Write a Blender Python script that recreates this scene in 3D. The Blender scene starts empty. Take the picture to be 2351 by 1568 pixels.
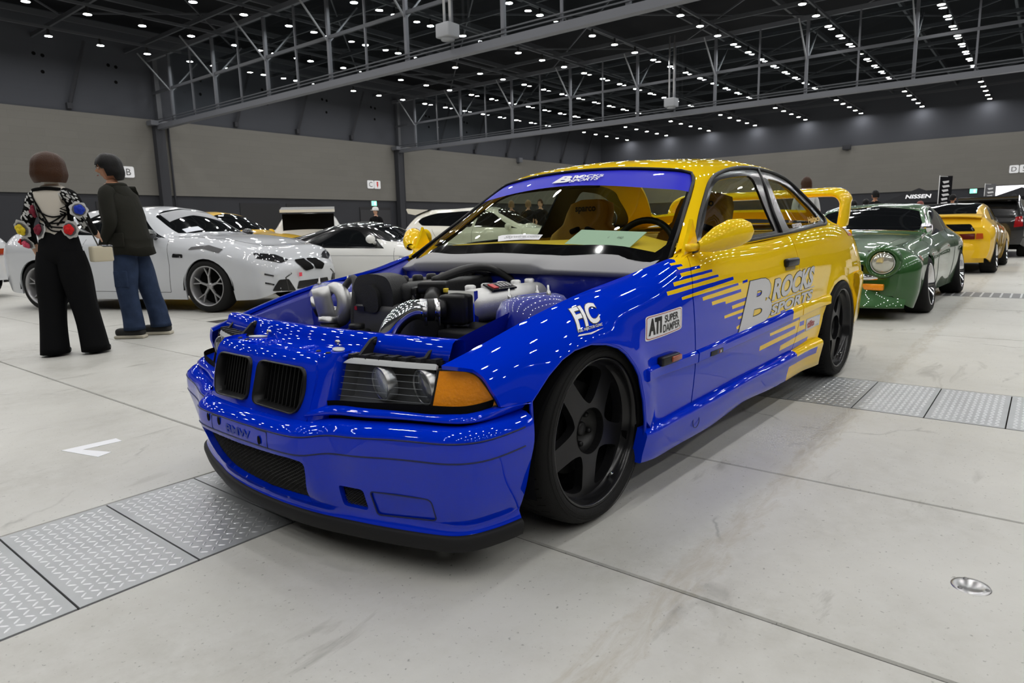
import bpy, bmesh, math, random
import numpy as np
from mathutils import Vector, Matrix
from mathutils.geometry import delaunay_2d_cdt

random.seed(7)
SC = bpy.context.scene
COL = SC.collection
PI = math.pi

# ------------------------------------------------------------------ camera, world, exposure
PSI = 0.047                                   # angle between the parked car and the hall axes
cam = bpy.data.cameras.new('camera')
cam.sensor_width = 36.0
cam.lens = 23.401
cam.clip_end = 300
cam.dof.use_dof = True
cam.dof.focus_distance = 3.0
cam.dof.aperture_fstop = 6.3
CAM = bpy.data.objects.new('camera', cam)
COL.objects.link(CAM)
def _place_camera():
    yaw, pitch, roll = 0.6754, 0.1675, -0.0241
    f = Vector((math.cos(pitch)*math.cos(yaw), math.cos(pitch)*math.sin(yaw), -math.sin(pitch)))
    r0 = Vector((math.sin(yaw), -math.cos(yaw), 0)); u0 = r0.cross(f)
    r = math.cos(roll)*r0 + math.sin(roll)*u0
    u = -math.sin(roll)*r0 + math.cos(roll)*u0
    m = Matrix(((r.x, u.x, -f.x, -1.831), (r.y, u.y, -f.y, -1.890), (r.z, u.z, -f.z, 0.9639), (0, 0, 0, 1)))
    CAM.matrix_world = m
_place_camera()
SC.camera = CAM
SC.view_settings.view_transform = 'Standard'
SC.view_settings.look = 'None'
SC.view_settings.exposure = 0.0
SC.view_settings.gamma = 1.0
SC.view_settings.use_curve_mapping = False
W = bpy.data.worlds.new('hall_air'); SC.world = W; W.use_nodes = True
W.node_tree.nodes['Background'].inputs[0].default_value = (0.05, 0.055, 0.06, 1)
W.node_tree.nodes['Background'].inputs[1].default_value = 0.05
try:
    SC.cycles.use_light_tree = True
    SC.cycles.max_bounces = 7; SC.cycles.diffuse_bounces = 3; SC.cycles.glossy_bounces = 4
    SC.cycles.transparent_max_bounces = 12; SC.cycles.transmission_bounces = 4
    SC.cycles.caustics_reflective = False; SC.cycles.caustics_refractive = False
    SC.cycles.sample_clamp_indirect = 6.0
except Exception:
    pass

# ------------------------------------------------------------------ materials
MATS = {}
def mat(name, col=(.5, .5, .5), rough=.5, metal=0., coat=0., spec=.5, emit=None, estr=0., noise=None, bump=None, alpha=None, trans=0., coat_rough=.02):
    if name in MATS: return MATS[name]
    m = bpy.data.materials.new(name); m.use_nodes = True
    nt = m.node_tree; b = nt.nodes['Principled BSDF']
    b.inputs['Base Color'].default_value = (*col, 1); b.inputs['Roughness'].default_value = rough
    b.inputs['Metallic'].default_value = metal; b.inputs['Coat Weight'].default_value = coat
    b.inputs['Coat Roughness'].default_value = coat_rough
    b.inputs['Specular IOR Level'].default_value = spec
    b.inputs['Transmission Weight'].default_value = trans
    if emit: b.inputs['Emission Color'].default_value = (*emit, 1); b.inputs['Emission Strength'].default_value = estr
    if noise:                                     # (scale, amount): mottled colour
        tc = nt.nodes.new('ShaderNodeTexCoord'); n = nt.nodes.new('ShaderNodeTexNoise'); n.inputs['Scale'].default_value = noise[0]
        n.inputs['Detail'].default_value = 6
        mx = nt.nodes.new('ShaderNodeMix'); mx.data_type = 'RGBA'
        mx.inputs['A'].default_value = (*[c*(1-noise[1]) for c in col], 1); mx.inputs['B'].default_value = (*[min(1, c*(1+noise[1])) for c in col], 1)
        nt.links.new(tc.outputs['Object'], n.inputs['Vector']); nt.links.new(n.outputs['Fac'], mx.inputs['Factor']); nt.links.new(mx.outputs['Result'], b.inputs['Base Color'])
    if bump:                                      # (scale, strength)
        tc = nt.nodes.new('ShaderNodeTexCoord'); n = nt.nodes.new('ShaderNodeTexNoise'); n.inputs['Scale'].default_value = bump[0]; n.inputs['Detail'].default_value = 4
        bp = nt.nodes.new('ShaderNodeBump'); bp.inputs['Strength'].default_value = bump[1]; bp.inputs['Distance'].default_value = .01
        nt.links.new(tc.outputs['Object'], n.inputs['Vector']); nt.links.new(n.outputs['Fac'], bp.inputs['Height']); nt.links.new(bp.outputs['Normal'], b.inputs['Normal'])
    MATS[name] = m
    return m
def srgb(r, g, b):
    f = lambda c: c/12.92 if c <= .04045 else ((c+.055)/1.055)**2.4
    return (f(r/255), f(g/255), f(b/255))
def glassy(name, tint=(.9, .95, .9), refl=.9, rough=0.0, dens=0.0, ior=1.5):
    """thin pane: tinted see-through plus a mirror layer by Fresnel"""
    if name in MATS: return MATS[name]
    m = bpy.data.materials.new(name); m.use_nodes = True; nt = m.node_tree; nt.nodes.clear()
    out = nt.nodes.new('ShaderNodeOutputMaterial'); mix = nt.nodes.new('ShaderNodeMixShader')
    tr = nt.nodes.new('ShaderNodeBsdfTransparent'); tr.inputs[0].default_value = (*tint, 1)
    gl = nt.nodes.new('ShaderNodeBsdfGlossy'); gl.inputs[0].default_value = (refl, refl, refl, 1); gl.inputs['Roughness'].default_value = rough
    fr = nt.nodes.new("ShaderNodeFresnel"); ge = nt.nodes.new("ShaderNodeNewGeometry"); mr = nt.nodes.new("ShaderNodeMapRange"); mr.inputs["To Min"].default_value = ior; mr.inputs["To Max"].default_value = 1/ior; nt.links.new(ge.outputs["Backfacing"], mr.inputs["Value"]); nt.links.new(mr.outputs[0], fr.inputs[0])
    nt.links.new(fr.outputs[0], mix.inputs[0]); nt.links.new(tr.outputs[0], mix.inputs[1]); nt.links.new(gl.outputs[0], mix.inputs[2])
    nt.links.new(mix.outputs[0], out.inputs[0])
    MATS[name] = m
    return m

# ------------------------------------------------------------------ objects
def tag(o, label=None, cat=None, group=None, kind=None):
    if label: o['label'] = label
    if cat: o['category'] = cat
    if group: o['group'] = group
    if kind: o['kind'] = kind
    return o
def empty(name, loc=(0, 0, 0), rz=0., label=None, cat=None, group=None, kind=None, parent=None):
    o = bpy.data.objects.new(name, None); COL.objects.link(o); o.location = loc; o.rotation_euler = (0, 0, rz)
    o.empty_display_size = .1
    if parent: o.parent = parent
    return tag(o, label, cat, group, kind)
def link(name, me, mats=(), parent=None, loc=None, rot=None):
    o = bpy.data.objects.new(name, me); COL.objects.link(o)
    for m in (mats if isinstance(mats, (list, tuple)) else [mats]):
        if m is not None and len(me.materials) < len(mats if isinstance(mats, (list, tuple)) else [mats]): me.materials.append(m)
    if parent: o.parent = parent
    if loc is not None: o.location = loc
    if rot is not None: o.rotation_euler = rot
    return o
def copy_tree(o, parent=None):
    c = o.copy(); COL.objects.link(c)
    if parent is not None: c.parent = parent
    for ch in list(o.children): copy_tree(ch, c)
    return c

class MB:
    """collects vertices and faces of ONE piece, then links it as a mesh object"""
    def __init__(s): s.v = []; s.f = []; s.m = []; s.mi = 0; s.sm = []
    def add(s, vs, fs, smooth=False):
        k = len(s.v); s.v += [tuple(p) for p in vs]
        for f in fs: s.f.append(tuple(i+k for i in f)); s.m.append(s.mi); s.sm.append(smooth)
        return s
    def box(s, c, d, rot=None, taper=1.0):
        x, y, z = (q/2 for q in d); R = rot if rot is not None else Matrix.Identity(3)
        vs = []
        for k in (-1, 1):
            t = taper if k == 1 else 1.
            for a, b in ((-1, -1), (1, -1), (1, 1), (-1, 1)): vs.append(Vector(c)+R@Vector((a*x*t, b*y*t, k*z)))
        return s.add(vs, [(3, 2, 1, 0), (4, 5, 6, 7), (0, 1, 5, 4), (1, 2, 6, 5), (2, 3, 7, 6), (3, 0, 4, 7)])
    def rbox(s, c, d, r=.01, rot=None, seg=3):
        """box with rounded edges"""
        bm = bmesh.new(); bmesh.ops.create_cube(bm, size=1)
        for v in bm.verts: v.co = Vector((v.co.x*d[0], v.co.y*d[1], v.co.z*d[2]))
        bmesh.ops.bevel(bm, geom=bm.edges[:], offset=min(r, min(d)*.49), segments=seg, affect='EDGES', profile=.5)
        R = rot if rot is not None else Matrix.Identity(3)
        bm.verts.index_update()
        s.add([Vector(c)+R@v.co for v in bm.verts], [[v.index for v in f.verts] for f in bm.faces], True); bm.free(); return s
    def prism(s, pts, h, M=None, smooth=False, z0=0.):
        """polygon (x,y) extruded z0..z0+h, then moved by the 4x4 matrix M"""
        M = M or Matrix.Identity(4); n = len(pts)
        a = sum(pts[i][0]*pts[(i+1) % n][1]-pts[(i+1) % n][0]*pts[i][1] for i in range(n))
        if a < 0: pts = pts[::-1]
        vs = [M@Vector((p[0], p[1], z0)) for p in pts]+[M@Vector((p[0], p[1], z0+h)) for p in pts]
        return s.add(vs, [tuple(range(n))[::-1], tuple(range(n, 2*n))]+[(i, (i+1) % n, n+(i+1) % n, n+i) for i in range(n)], smooth)
    def lathe(s, prof, M=None, n=32, smooth=True, a0=0., a1=2*PI):
        """profile [(r,z)] spun about z, moved by M"""
        M = M or Matrix.Identity(4); full = abs(a1-a0-2*PI) < 1e-6; k = n if full else n+1
        vs = []; fs = []
        for j in range(k):
            a = a0+(a1-a0)*j/n
            for r, z in prof: vs.append(M@Vector((r*math.cos(a), r*math.sin(a), z)))
        L = len(prof)
        for j in range(n):
            b = ((j+1) % k)*L if full else (j+1)*L
            for i in range(L-1): fs.append((j*L+i, b+i, b+i+1, j*L+i+1))
        return s.add(vs, fs, smooth)
    def tube(s, pts, r, n=10, closed=False, caps=True, smooth=True, flat=None):
        """round tube along a path; r number or list; flat=(a,b) makes the section an ellipse"""
        P = [Vector(p) for p in pts]; N = len(P); rr = r if isinstance(r, (list, tuple)) else [r]*N
        up = None; vs = []; fs = []
        for i in range(N):
            a = P[i-1] if (i > 0 or closed) else P[i]; b = P[(i+1) % N] if (i < N-1 or closed) else P[i]
            t = (b-a); t = t.normalized() if t.length > 1e-9 else Vector((0, 0, 1))
            if up is None:
                up = Vector((0, 0, 1)) if abs(t.z) < .9 else Vector((1, 0, 0))
            u = (up-t*up.dot(t)); u = u.normalized() if u.length > 1e-6 else t.orthogonal().normalized(); w = t.cross(u); up = u
            fa, fb = flat or (1, 1)
            for j in range(n):
                a_ = 2*PI*j/n; vs.append(P[i]+(u*math.cos(a_)*fa+w*math.sin(a_)*fb)*rr[i])
        for i in range(N if closed else N-1):
            k = (i+1) % N
            for j in range(n): fs.append((i*n+j, i*n+(j+1) % n, k*n+(j+1) % n, k*n+j))
        if caps and not closed: fs += [tuple(range(n))[::-1], tuple((N-1)*n+j for j in range(n))]
        return s.add(vs, fs, smooth)
    def bar(s, a, b, w, h=None, up=(0, 0, 1)):
        """rectangular bar from a to b"""
        a = Vector(a); b = Vector(b); h = h or w; t = (b-a).normalized(); u = Vector(up)
        if abs(t.dot(u)) > .98: u = Vector((1, 0, 0))
        x = t.cross(u).normalized(); y = x.cross(t)
        vs = [p+x*i*w/2+y*j*h/2 for p in (a, b) for i, j in ((-1, -1), (1, -1), (1, 1), (-1, 1))]
        return s.add(vs, [(0, 1, 2, 3), (7, 6, 5, 4), (0, 4, 5, 1), (1, 5, 6, 2), (2, 6, 7, 3), (3, 7, 4, 0)])
    def ball(s, c, r, n=16, M=None, smooth=True):
        c = Vector(c); rx = r if isinstance(r, (tuple, list)) else (r, r, r); vs = []; fs = []; h = n//2; M = M or Matrix.Identity(3)
        for i in range(h+1):
            t = PI*i/h
            for j in range(n):
                a = 2*PI*j/n; vs.append(c+M@Vector((rx[0]*math.sin(t)*math.cos(a), rx[1]*math.sin(t)*math.sin(a), rx[2]*math.cos(t))))
        for i in range(h):
            for j in range(n): fs.append((i*n+j, (i+1)*n+j, (i+1)*n+(j+1) % n, i*n+(j+1) % n))
        return s.add(vs, fs, smooth)
    def grid(s, P, smooth=True, flip=False, closed_u=False):
        """P: rows x cols of points"""
        R = len(P); C = len(P[0]); vs = [p for row in P for p in row]; fs = []
        for i in range(R if closed_u else R-1):
            k = (i+1) % R
            for j in range(C-1):
                q = (i*C+j, i*C+j+1, k*C+j+1, k*C+j); fs.append(q[::-1] if flip else q)
        return s.add(vs, fs, smooth)
    def mesh(s, name):
        me = bpy.data.meshes.new(name); me.from_pydata(s.v, [], s.f)
        me.polygons.foreach_set('material_index', s.m); me.polygons.foreach_set('use_smooth', s.sm); me.update(); return me
    def build(s, name, mats, parent=None, loc=None, rot=None, merge=None, auto=None):
        me = s.mesh(name)
        if merge or auto:
            bm = bmesh.new(); bm.from_mesh(me)
            bmesh.ops.remove_doubles(bm, verts=bm.verts[:], dist=merge or 1e-5)
            if auto:
                for e in bm.edges:
                    if len(e.link_faces) == 2 and e.calc_face_angle(0) > auto: e.smooth = False
            bm.to_mesh(me); bm.free()
        return link(name, me, mats, parent, loc, rot)

def RX(a): return Matrix.Rotation(a, 4, 'X')
def RY(a): return Matrix.Rotation(a, 4, 'Y')
def RZ(a): return Matrix.Rotation(a, 4, 'Z')
def T(x, y, z): return Matrix.Translation((x, y, z))

def ribbon_solid(pts, w, h, up=(0, 0, 1)):
    mb = MB()
    for a, b in zip(pts[:-1], pts[1:]): mb.bar(a, b, w, h, up)
    return mb

# ------------------------------------------------------------------ splines and lofted sheet metal
class Spl:
    """natural cubic spline through (x, y); y may be a vector"""
    def __init__(s, x, y):
        s.x = np.asarray(x, float); s.y = np.asarray(y, float); n = len(s.x); h = np.diff(s.x)
        A = np.eye(n); B = np.zeros_like(s.y)
        for i in range(1, n-1):
            A[i, i-1] = h[i-1]; A[i, i] = 2*(h[i-1]+h[i]); A[i, i+1] = h[i]
            B[i] = 6*((s.y[i+1]-s.y[i])/h[i]-(s.y[i]-s.y[i-1])/h[i-1])
        s.m = np.linalg.solve(A, B)
    def __call__(s, t):
        t = np.asarray(t, float); i = np.clip(np.searchsorted(s.x, t)-1, 0, len(s.x)-2); h = s.x[i+1]-s.x[i]
        tt = np.clip(t, s.x[0], s.x[-1]); a = (s.x[i+1]-tt)/h; b = (tt-s.x[i])/h
        if s.y.ndim > 1: a = a[..., None]; b = b[..., None]; h = h[..., None]
        return a*s.y[i]+b*s.y[i+1]+((a**3-a)*s.m[i]+(b**3-b)*s.m[i+1])*h*h/6
class Loft:
    """sheet x -> section through rows of (y, z); S(x, v). v runs 0..v_max along the rows."""
    def __init__(s, xs, rows, vs):
        s.vs = np.asarray(vs, float); s.rows = [Spl(xs, np.asarray(r, float)) for r in rows]; s.mod = None
        n = len(s.vs); h = np.diff(s.vs); A = np.eye(n)
        for i in range(1, n-1): A[i, i-1] = h[i-1]; A[i, i] = 2*(h[i-1]+h[i]); A[i, i+1] = h[i]
        s.Ai = np.linalg.inv(A); s.h = h
    def __call__(s, x, v):
        x = np.asarray(x, float); v = np.clip(np.asarray(v, float), s.vs[0], s.vs[-1])
        Y = np.stack([r(x) for r in s.rows], 0)                      # rows, N, 2
        B = np.zeros_like(Y); h = s.h
        for i in range(1, len(s.vs)-1): B[i] = 6*((Y[i+1]-Y[i])/h[i]-(Y[i]-Y[i-1])/h[i-1])
        M = np.tensordot(s.Ai, B, 1)
        i = np.clip(np.searchsorted(s.vs, v)-1, 0, len(s.vs)-2); hh = h[i]; a = ((s.vs[i+1]-v)/hh)[:, None]; b = ((v-s.vs[i])/hh)[:, None]; hh = hh[:, None]
        k = np.arange(len(x))
        q = a*Y[i, k]+b*Y[i+1, k]+((a**3-a)*M[i, k]+(b**3-b)*M[i+1, k])*hh*hh/6
        P = np.column_stack([x, q])
        if s.mod is not None: P = s.mod(P, v)
        return P
    def inv(s, x, val, ax=2):
        """v at which coordinate ax (1=y, 2=z) takes val (monotone along v)"""
        x = np.atleast_1d(np.asarray(x, float)); val = np.atleast_1d(np.asarray(val, float))
        lo = np.full(len(x), s.vs[0]); hi = np.full(len(x), s.vs[-1])
        sg = 1. if (s(x, hi)[:, ax] > s(x, lo)[:, ax]).mean() > .5 else -1.
        for _ in range(34):
            m = (lo+hi)/2; up = sg*(s(x, m)[:, ax]-val) < 0
            lo = np.where(up, m, lo); hi = np.where(up, hi, m)
        return (lo+hi)/2
def inside(P, poly):
    """even-odd test, vectorised"""
    P = np.asarray(P); poly = np.asarray(poly); x, y = P[:, 0], P[:, 1]; c = np.zeros(len(P), bool); n = len(poly)
    for i in range(n):
        x0, y0 = poly[i]; x1, y1 = poly[(i+1) % n]
        if y0 == y1: continue
        k = ((y0 > y) != (y1 > y)) & (x < (x1-x0)*(y-y0)/(y1-y0)+x0); c ^= k
    return c
def densify(poly, step, closed=True):
    out = []; n = len(poly)
    for i in range(n if closed else n-1):
        a = np.asarray(poly[i], float); b = np.asarray(poly[(i+1) % n], float); k = max(1, int(math.ceil(np.linalg.norm(b-a)/step)))
        for j in range(k): out.append(tuple(a+(b-a)*j/k))
    if not closed: out.append(tuple(poly[-1]))
    return out
def rounded(poly, r, seg=5):
    """round the corners of a closed polygon; r a number or one per corner"""
    out = []; n = len(poly)
    for i in range(n):
        p = np.array(poly[i], float); a = np.array(poly[i-1], float)-p; b = np.array(poly[(i+1) % n], float)-p
        rr = r[i] if isinstance(r, (list, tuple)) else r
        la, lb = np.linalg.norm(a), np.linalg.norm(b); d = min(rr, la*.45, lb*.45)
        if d < 1e-6: out.append(tuple(p)); continue
        A = p+a/la*d; B = p+b/lb*d
        for k in range(seg+1):
            t = k/seg; out.append(tuple((1-t)**2*A+2*t*(1-t)*p+t*t*B))
    return out
def sheet(name, fn, poly, mats, parent=None, holes=(), regions=(), res=.03, thick=.006, mirror=False, out=(0, 0, 0), jit=False, inner=None, lift=0., rim_mat=None, back=False):
    """a panel cut from the surface fn(u, v): outline and holes in (u, v), regions=[(polygon, material index)],
    smooth normals taken from the surface, an edge of real thickness all round."""
    pts = []; edges = []
    def ring(pl, closed=True):
        k = len(pts); pl = densify(pl, res, closed); pts.extend(pl); n = len(pl)
        edges.extend((k+i, k+(i+1) % n) for i in range(n if closed else n-1)); return pl
    outer = ring(poly); hs = [ring(h) for h in holes]; rg = [ring(r) for r, _ in regions]
    o = np.array(outer); lo = o.min(0); hi = o.max(0)
    gx = np.arange(lo[0]+res*.5, hi[0], res); gy = np.arange(lo[1]+res*.5, hi[1], res)
    if len(gx) and len(gy):
        G = np.array(np.meshgrid(gx, gy)).reshape(2, -1).T
        G = G[inside(G, outer)]
        B = np.array(pts); keep = np.ones(len(G), bool)
        for i in range(0, len(G), 400):
            d = ((G[i:i+400, None]-B[None])**2).sum(-1).min(1); keep[i:i+400] = d > (res*.45)**2
        pts.extend(map(tuple, G[keep]))
    vo, _, fo, _, _, _ = delaunay_2d_cdt([Vector(p) for p in pts], edges, [], 0, 1e-6)
    V = np.array([(p.x, p.y) for p in vo]); F = np.array([tuple(f) for f in fo])
    c = V[F].mean(1); k = inside(c, outer)
    for h in hs: k &= ~inside(c, h)
    F = F[k]; c = c[k]
    mi = np.zeros(len(F), int)
    for (r, m), rp in zip(regions, rg): mi[inside(c, rp)] = m
    used = np.unique(F); mp = -np.ones(len(V), int); mp[used] = np.arange(len(used)); V = V[used]; F = mp[F]
    e = 2e-3; P = fn(V[:, 0], V[:, 1])
    du = fn(V[:, 0]+e, V[:, 1])-fn(V[:, 0]-e, V[:, 1]); dv = fn(V[:, 0], V[:, 1]+e)-fn(V[:, 0], V[:, 1]-e)
    N = np.cross(du, dv); N /= np.maximum(np.linalg.norm(N, axis=1, keepdims=True), 1e-12)
    if np.dot(N.mean(0), out) < 0: N = -N
    if lift: P = P+N*lift
    if mirror: P = P*[1, -1, 1]; N = N*[1, -1, 1]
    fn_ = np.cross(P[F[:, 1]]-P[F[:, 0]], P[F[:, 2]]-P[F[:, 0]])
    flip = (fn_*N[F].mean(1)).sum(1) < 0; F[flip] = F[flip][:, ::-1]
    # boundary edges -> rim
    E = {}
    for t in F:
        for a, b in ((t[0], t[1]), (t[1], t[2]), (t[2], t[0])): E[(a, b)] = E.get((a, b), 0)+1
    bd = [(a, b) for (a, b) in E if (b, a) not in E]
    bv = sorted({a for ab in bd for a in ab}); n0 = len(P); ix = {a: i for i, a in enumerate(bv)}; nb = len(bv)
    allV = P; faces = [tuple(t) for t in F]; mats_i = list(mi)
    normals = [N[i] for t in F for i in t]
    if thick:
        top = P[bv]; bot = P[bv]-N[bv]*thick; allV = np.vstack([P, top, bot]) if not back else np.vstack([P, top, bot, P-N*thick])
        fm = {}
        for t, m_ in zip(F, mi):
            for a, b in ((t[0], t[1]), (t[1], t[2]), (t[2], t[0])): fm[(a, b)] = m_
        for a, b in bd:
            q = (n0+ix[b], n0+ix[a], n0+nb+ix[a], n0+nb+ix[b]); faces.append(q)
            mats_i.append(fm[(a, b)] if rim_mat is None else rim_mat)
            f1 = np.cross(allV[q[1]]-allV[q[0]], allV[q[3]]-allV[q[0]]); f1 /= max(np.linalg.norm(f1), 1e-12); normals += [f1]*4
        if back:
            k0 = n0+2*nb
            for t, m_ in zip(F, mi):
                faces.append((t[2]+k0, t[1]+k0, t[0]+k0)); mats_i.append(m_ if inner is None else inner); normals += [-N[t[2]], -N[t[1]], -N[t[0]]]
    me = bpy.data.meshes.new(name); me.from_pydata(allV.tolist(), [], [tuple(int(i) for i in f) for f in faces])
    me.polygons.foreach_set('material_index', [int(i) for i in mats_i]); me.polygons.foreach_set('use_smooth', [True]*len(faces))
    me.update()
    if len(me.loops) == len(normals): me.normals_split_custom_set([tuple(map(float, n_)) for n_ in normals])
    return link(name, me, mats, parent)
def text_mesh(body, size=1., shear=0., bold=0., sub=0, sx=1., space=1.):
    """flat letters in xy, returned as (verts Nx2, faces); lower-left of the text at the origin"""
    cu = bpy.data.curves.new('t', 'FONT'); cu.body = body; cu.size = size; cu.shear = shear; cu.offset = bold; cu.resolution_u = 4; cu.space_character = space
    o = bpy.data.objects.new('t', cu); COL.objects.link(o); dg = bpy.context.evaluated_depsgraph_get()
    me = bpy.data.meshes.new_from_object(o.evaluated_get(dg)); bpy.data.objects.remove(o); bpy.data.curves.remove(cu)
    bm = bmesh.new(); bm.from_mesh(me); bpy.data.meshes.remove(me)
    bmesh.ops.triangulate(bm, faces=bm.faces[:])
    for _ in range(sub):
        L = [e for e in bm.edges if e.calc_length() > size*.22]
        if not L: break
        bmesh.ops.subdivide_edges(bm, edges=L, cuts=1); bmesh.ops.triangulate(bm, faces=bm.faces[:])
    bm.verts.index_update()
    V = np.array([(v.co.x*sx, v.co.y) for v in bm.verts]).reshape(-1, 2); F = [tuple(v.index for v in f.verts) for f in bm.faces]; bm.free()
    if len(V): V -= V.min(0)
    return V, F
def decal(name, V, F, fn, m, parent, lift=.0012, out=(0, -1, 0), mirror=False):
    """flat artwork (verts already in surface (u, v)) laid on the surface fn, a film of its own"""
    V = np.asarray(V, float); e = 2e-3; P = fn(V[:, 0], V[:, 1])
    N = np.cross(fn(V[:, 0]+e, V[:, 1])-fn(V[:, 0]-e, V[:, 1]), fn(V[:, 0], V[:, 1]+e)-fn(V[:, 0], V[:, 1]-e)); N /= np.maximum(np.linalg.norm(N, axis=1, keepdims=True), 1e-12)
    if np.dot(N.mean(0), out) < 0: N = -N
    P = P+N*lift; F = [tuple(f) for f in F]; G = []
    for f in F:
        a = np.cross(P[f[1]]-P[f[0]], P[f[2]]-P[f[0]]); G.append(f if np.dot(a, N[f[0]]) > 0 else f[::-1])
    if mirror: P = P*[1, -1, 1]; G = [f[::-1] for f in G]
    me = bpy.data.meshes.new(name); me.from_pydata(P.tolist(), [], G); me.polygons.foreach_set('use_smooth', [True]*len(G)); me.update()
    return link(name, me, m, parent)
def poly_tris(poly, res=.05, fill=False):
    """triangulated polygon for decals; fill adds interior points so that it can follow a curved surface"""
    pl = densify(poly, res); n = len(pl); pts = list(pl)
    if fill:
        o = np.array(pl); G = np.array(np.meshgrid(np.arange(o[:, 0].min(), o[:, 0].max(), res*.8), np.arange(o[:, 1].min(), o[:, 1].max(), res*.8))).reshape(2, -1).T
        G = G[inside(G, pl)]; G = G[[((o-g)**2).sum(1).min() > (res*.3)**2 for g in G]] if len(G) else G; pts += [tuple(g) for g in G]
    vo, _, fo, _, _, _ = delaunay_2d_cdt([Vector(p) for p in pts], [(i, (i+1) % n) for i in range(n)], [], 0, 1e-7)
    V = np.array([(p.x, p.y) for p in vo]); F = np.array([tuple(f) for f in fo]); return V, F[inside(V[F].mean(1), pl)]
# ------------------------------------------------------------------ exhibition hall (its axes are the world axes)
HALL_L, HALL_B, HALL_R, HALL_F, ROOF_Z = 46.5, 78.85, -24., -18., 14.6
LAMP_Z = 12.0
def nodes(m): nt = m.node_tree; return nt, nt.nodes['Principled BSDF']
def concrete(name, base, dark, stain=True):
    m = mat(name, base, .42); nt, b = nodes(m); L = nt.links; N = nt.nodes.new
    ge = N('ShaderNodeNewGeometry')
    def noise(scale, detail=6, rough=.55, vec=None, dist=0.):
        n = N('ShaderNodeTexNoise'); n.inputs['Scale'].default_value = scale; n.inputs['Detail'].default_value = detail; n.inputs['Roughness'].default_value = rough; n.inputs['Distortion'].default_value = dist; L.new(vec or ge.outputs['Position'], n.inputs['Vector']); return n.outputs['Fac']
    def ramp(f, p0, p1, c0=(0, 0, 0, 1), c1=(1, 1, 1, 1)):
        r = N('ShaderNodeValToRGB'); r.color_ramp.elements[0].position = p0; r.color_ramp.elements[1].position = p1; r.color_ramp.elements[0].color = c0; r.color_ramp.elements[1].color = c1; L.new(f, r.inputs[0]); return r.outputs[0]
    def mixc(f, a, b_, mode='MIX'):
        x = N('ShaderNodeMix'); x.data_type = 'RGBA'; x.blend_type = mode
        for s, v in (('Factor', f), ('A', a), ('B', b_)):
            if isinstance(v, (tuple, float, int)): x.inputs[s].default_value = v if not isinstance(v, tuple) else (*v, 1)
            else: L.new(v, x.inputs[s])
        return x.outputs['Result']
    mp = N('ShaderNodeMapping'); mp.inputs['Scale'].default_value = (.35, 1.4, 1); L.new(ge.outputs['Position'], mp.inputs['Vector'])
    c = mixc(ramp(noise(1.1, 8, .62), .36, .68), dark, base)
    c = mixc(ramp(noise(9, 8, .7), .30, .72), tuple(v*.86 for v in base), c)
    c = mixc(ramp(noise(3.2, 6, .6, mp.outputs[0], .8), .62, .72), c, tuple(v*.80 for v in dark))
    c = mixc(ramp(noise(75, 3, .6), .64, .72), c, tuple(v*.62 for v in dark))
    # hairline cracks
    vo = N('ShaderNodeTexVoronoi'); vo.feature = 'DISTANCE_TO_EDGE'; vo.inputs['Scale'].default_value = .42
    dn = N('ShaderNodeTexNoise'); dn.inputs['Scale'].default_value = 5; dn.inputs['Detail'].default_value = 8; L.new(ge.outputs['Position'], dn.inputs['Vector'])
    ad = N('ShaderNodeMix'); ad.data_type = 'VECTOR'; ad.inputs['Factor'].default_value = .16; L.new(ge.outputs['Position'], ad.inputs['A']); L.new(dn.outputs['Color'], ad.inputs['B']); L.new(ad.outputs['Result'], vo.inputs['Vector'])
    crack = ramp(vo.outputs['Distance'], .0010, .0035, (1, 1, 1, 1), (0, 0, 0, 1))
    brk = ramp(noise(1.7, 3), .52, .60); mu = N('ShaderNodeMath'); mu.operation = 'MULTIPLY'; L.new(crack, mu.inputs[0]); L.new(brk, mu.inputs[1])
    m2 = N('ShaderNodeMath'); m2.operation = 'MULTIPLY'; m2.inputs[1].default_value = .45; L.new(mu.outputs[0], m2.inputs[0])
    c = mixc(m2.outputs[0], c, (.10, .095, .085))
    if stain:                                       # old worn patching line along the bay
        sx = N('ShaderNodeSeparateXYZ'); L.new(ge.outputs['Position'], sx.inputs[0])
        w = N('ShaderNodeMath'); w.operation = 'ADD'; w.inputs[1].default_value = 1.19; L.new(sx.outputs['Y'], w.inputs[0])
        a = N('ShaderNodeMath'); a.operation = 'ABSOLUTE'; L.new(w.outputs[0], a.inputs[0])
        edge = N('ShaderNodeMath'); edge.operation = 'MULTIPLY_ADD'; edge.inputs[1].default_value = .16; edge.inputs[2].default_value = -.08; L.new(noise(11, 8, .7), edge.inputs[0])
        s2 = N('ShaderNodeMath'); s2.operation = 'ADD'; L.new(a.outputs[0], s2.inputs[0]); L.new(edge.outputs[0], s2.inputs[1])
        f = ramp(s2.outputs[0], .040, .062, (.6, .6, .6, 1), (0, 0, 0, 1)); bk = ramp(noise(16, 6, .7, mp.outputs[0], 1.), .38, .62); ml = N('ShaderNodeMath'); ml.operation = 'MULTIPLY'; L.new(f, ml.inputs[0]); L.new(bk, ml.inputs[1])
        c = mixc(ml.outputs[0], c, srgb(168, 161, 146))
    L.new(c, b.inputs['Base Color'])
    r = N('ShaderNodeMapRange'); r.inputs['To Min'].default_value = .30; r.inputs['To Max'].default_value = .62; L.new(noise(2.2, 8, .6), r.inputs['Value']); L.new(r.outputs[0], b.inputs['Roughness'])
    bp = N('ShaderNodeBump'); bp.inputs['Strength'].default_value = .12; bp.inputs['Distance'].default_value = .004; L.new(noise(40, 8, .65), bp.inputs['Height']); L.new(bp.outputs[0], b.inputs['Normal'])
    return m
CONC = concrete('polished concrete', srgb(210, 209, 203), srgb(172, 170, 162))
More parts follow.
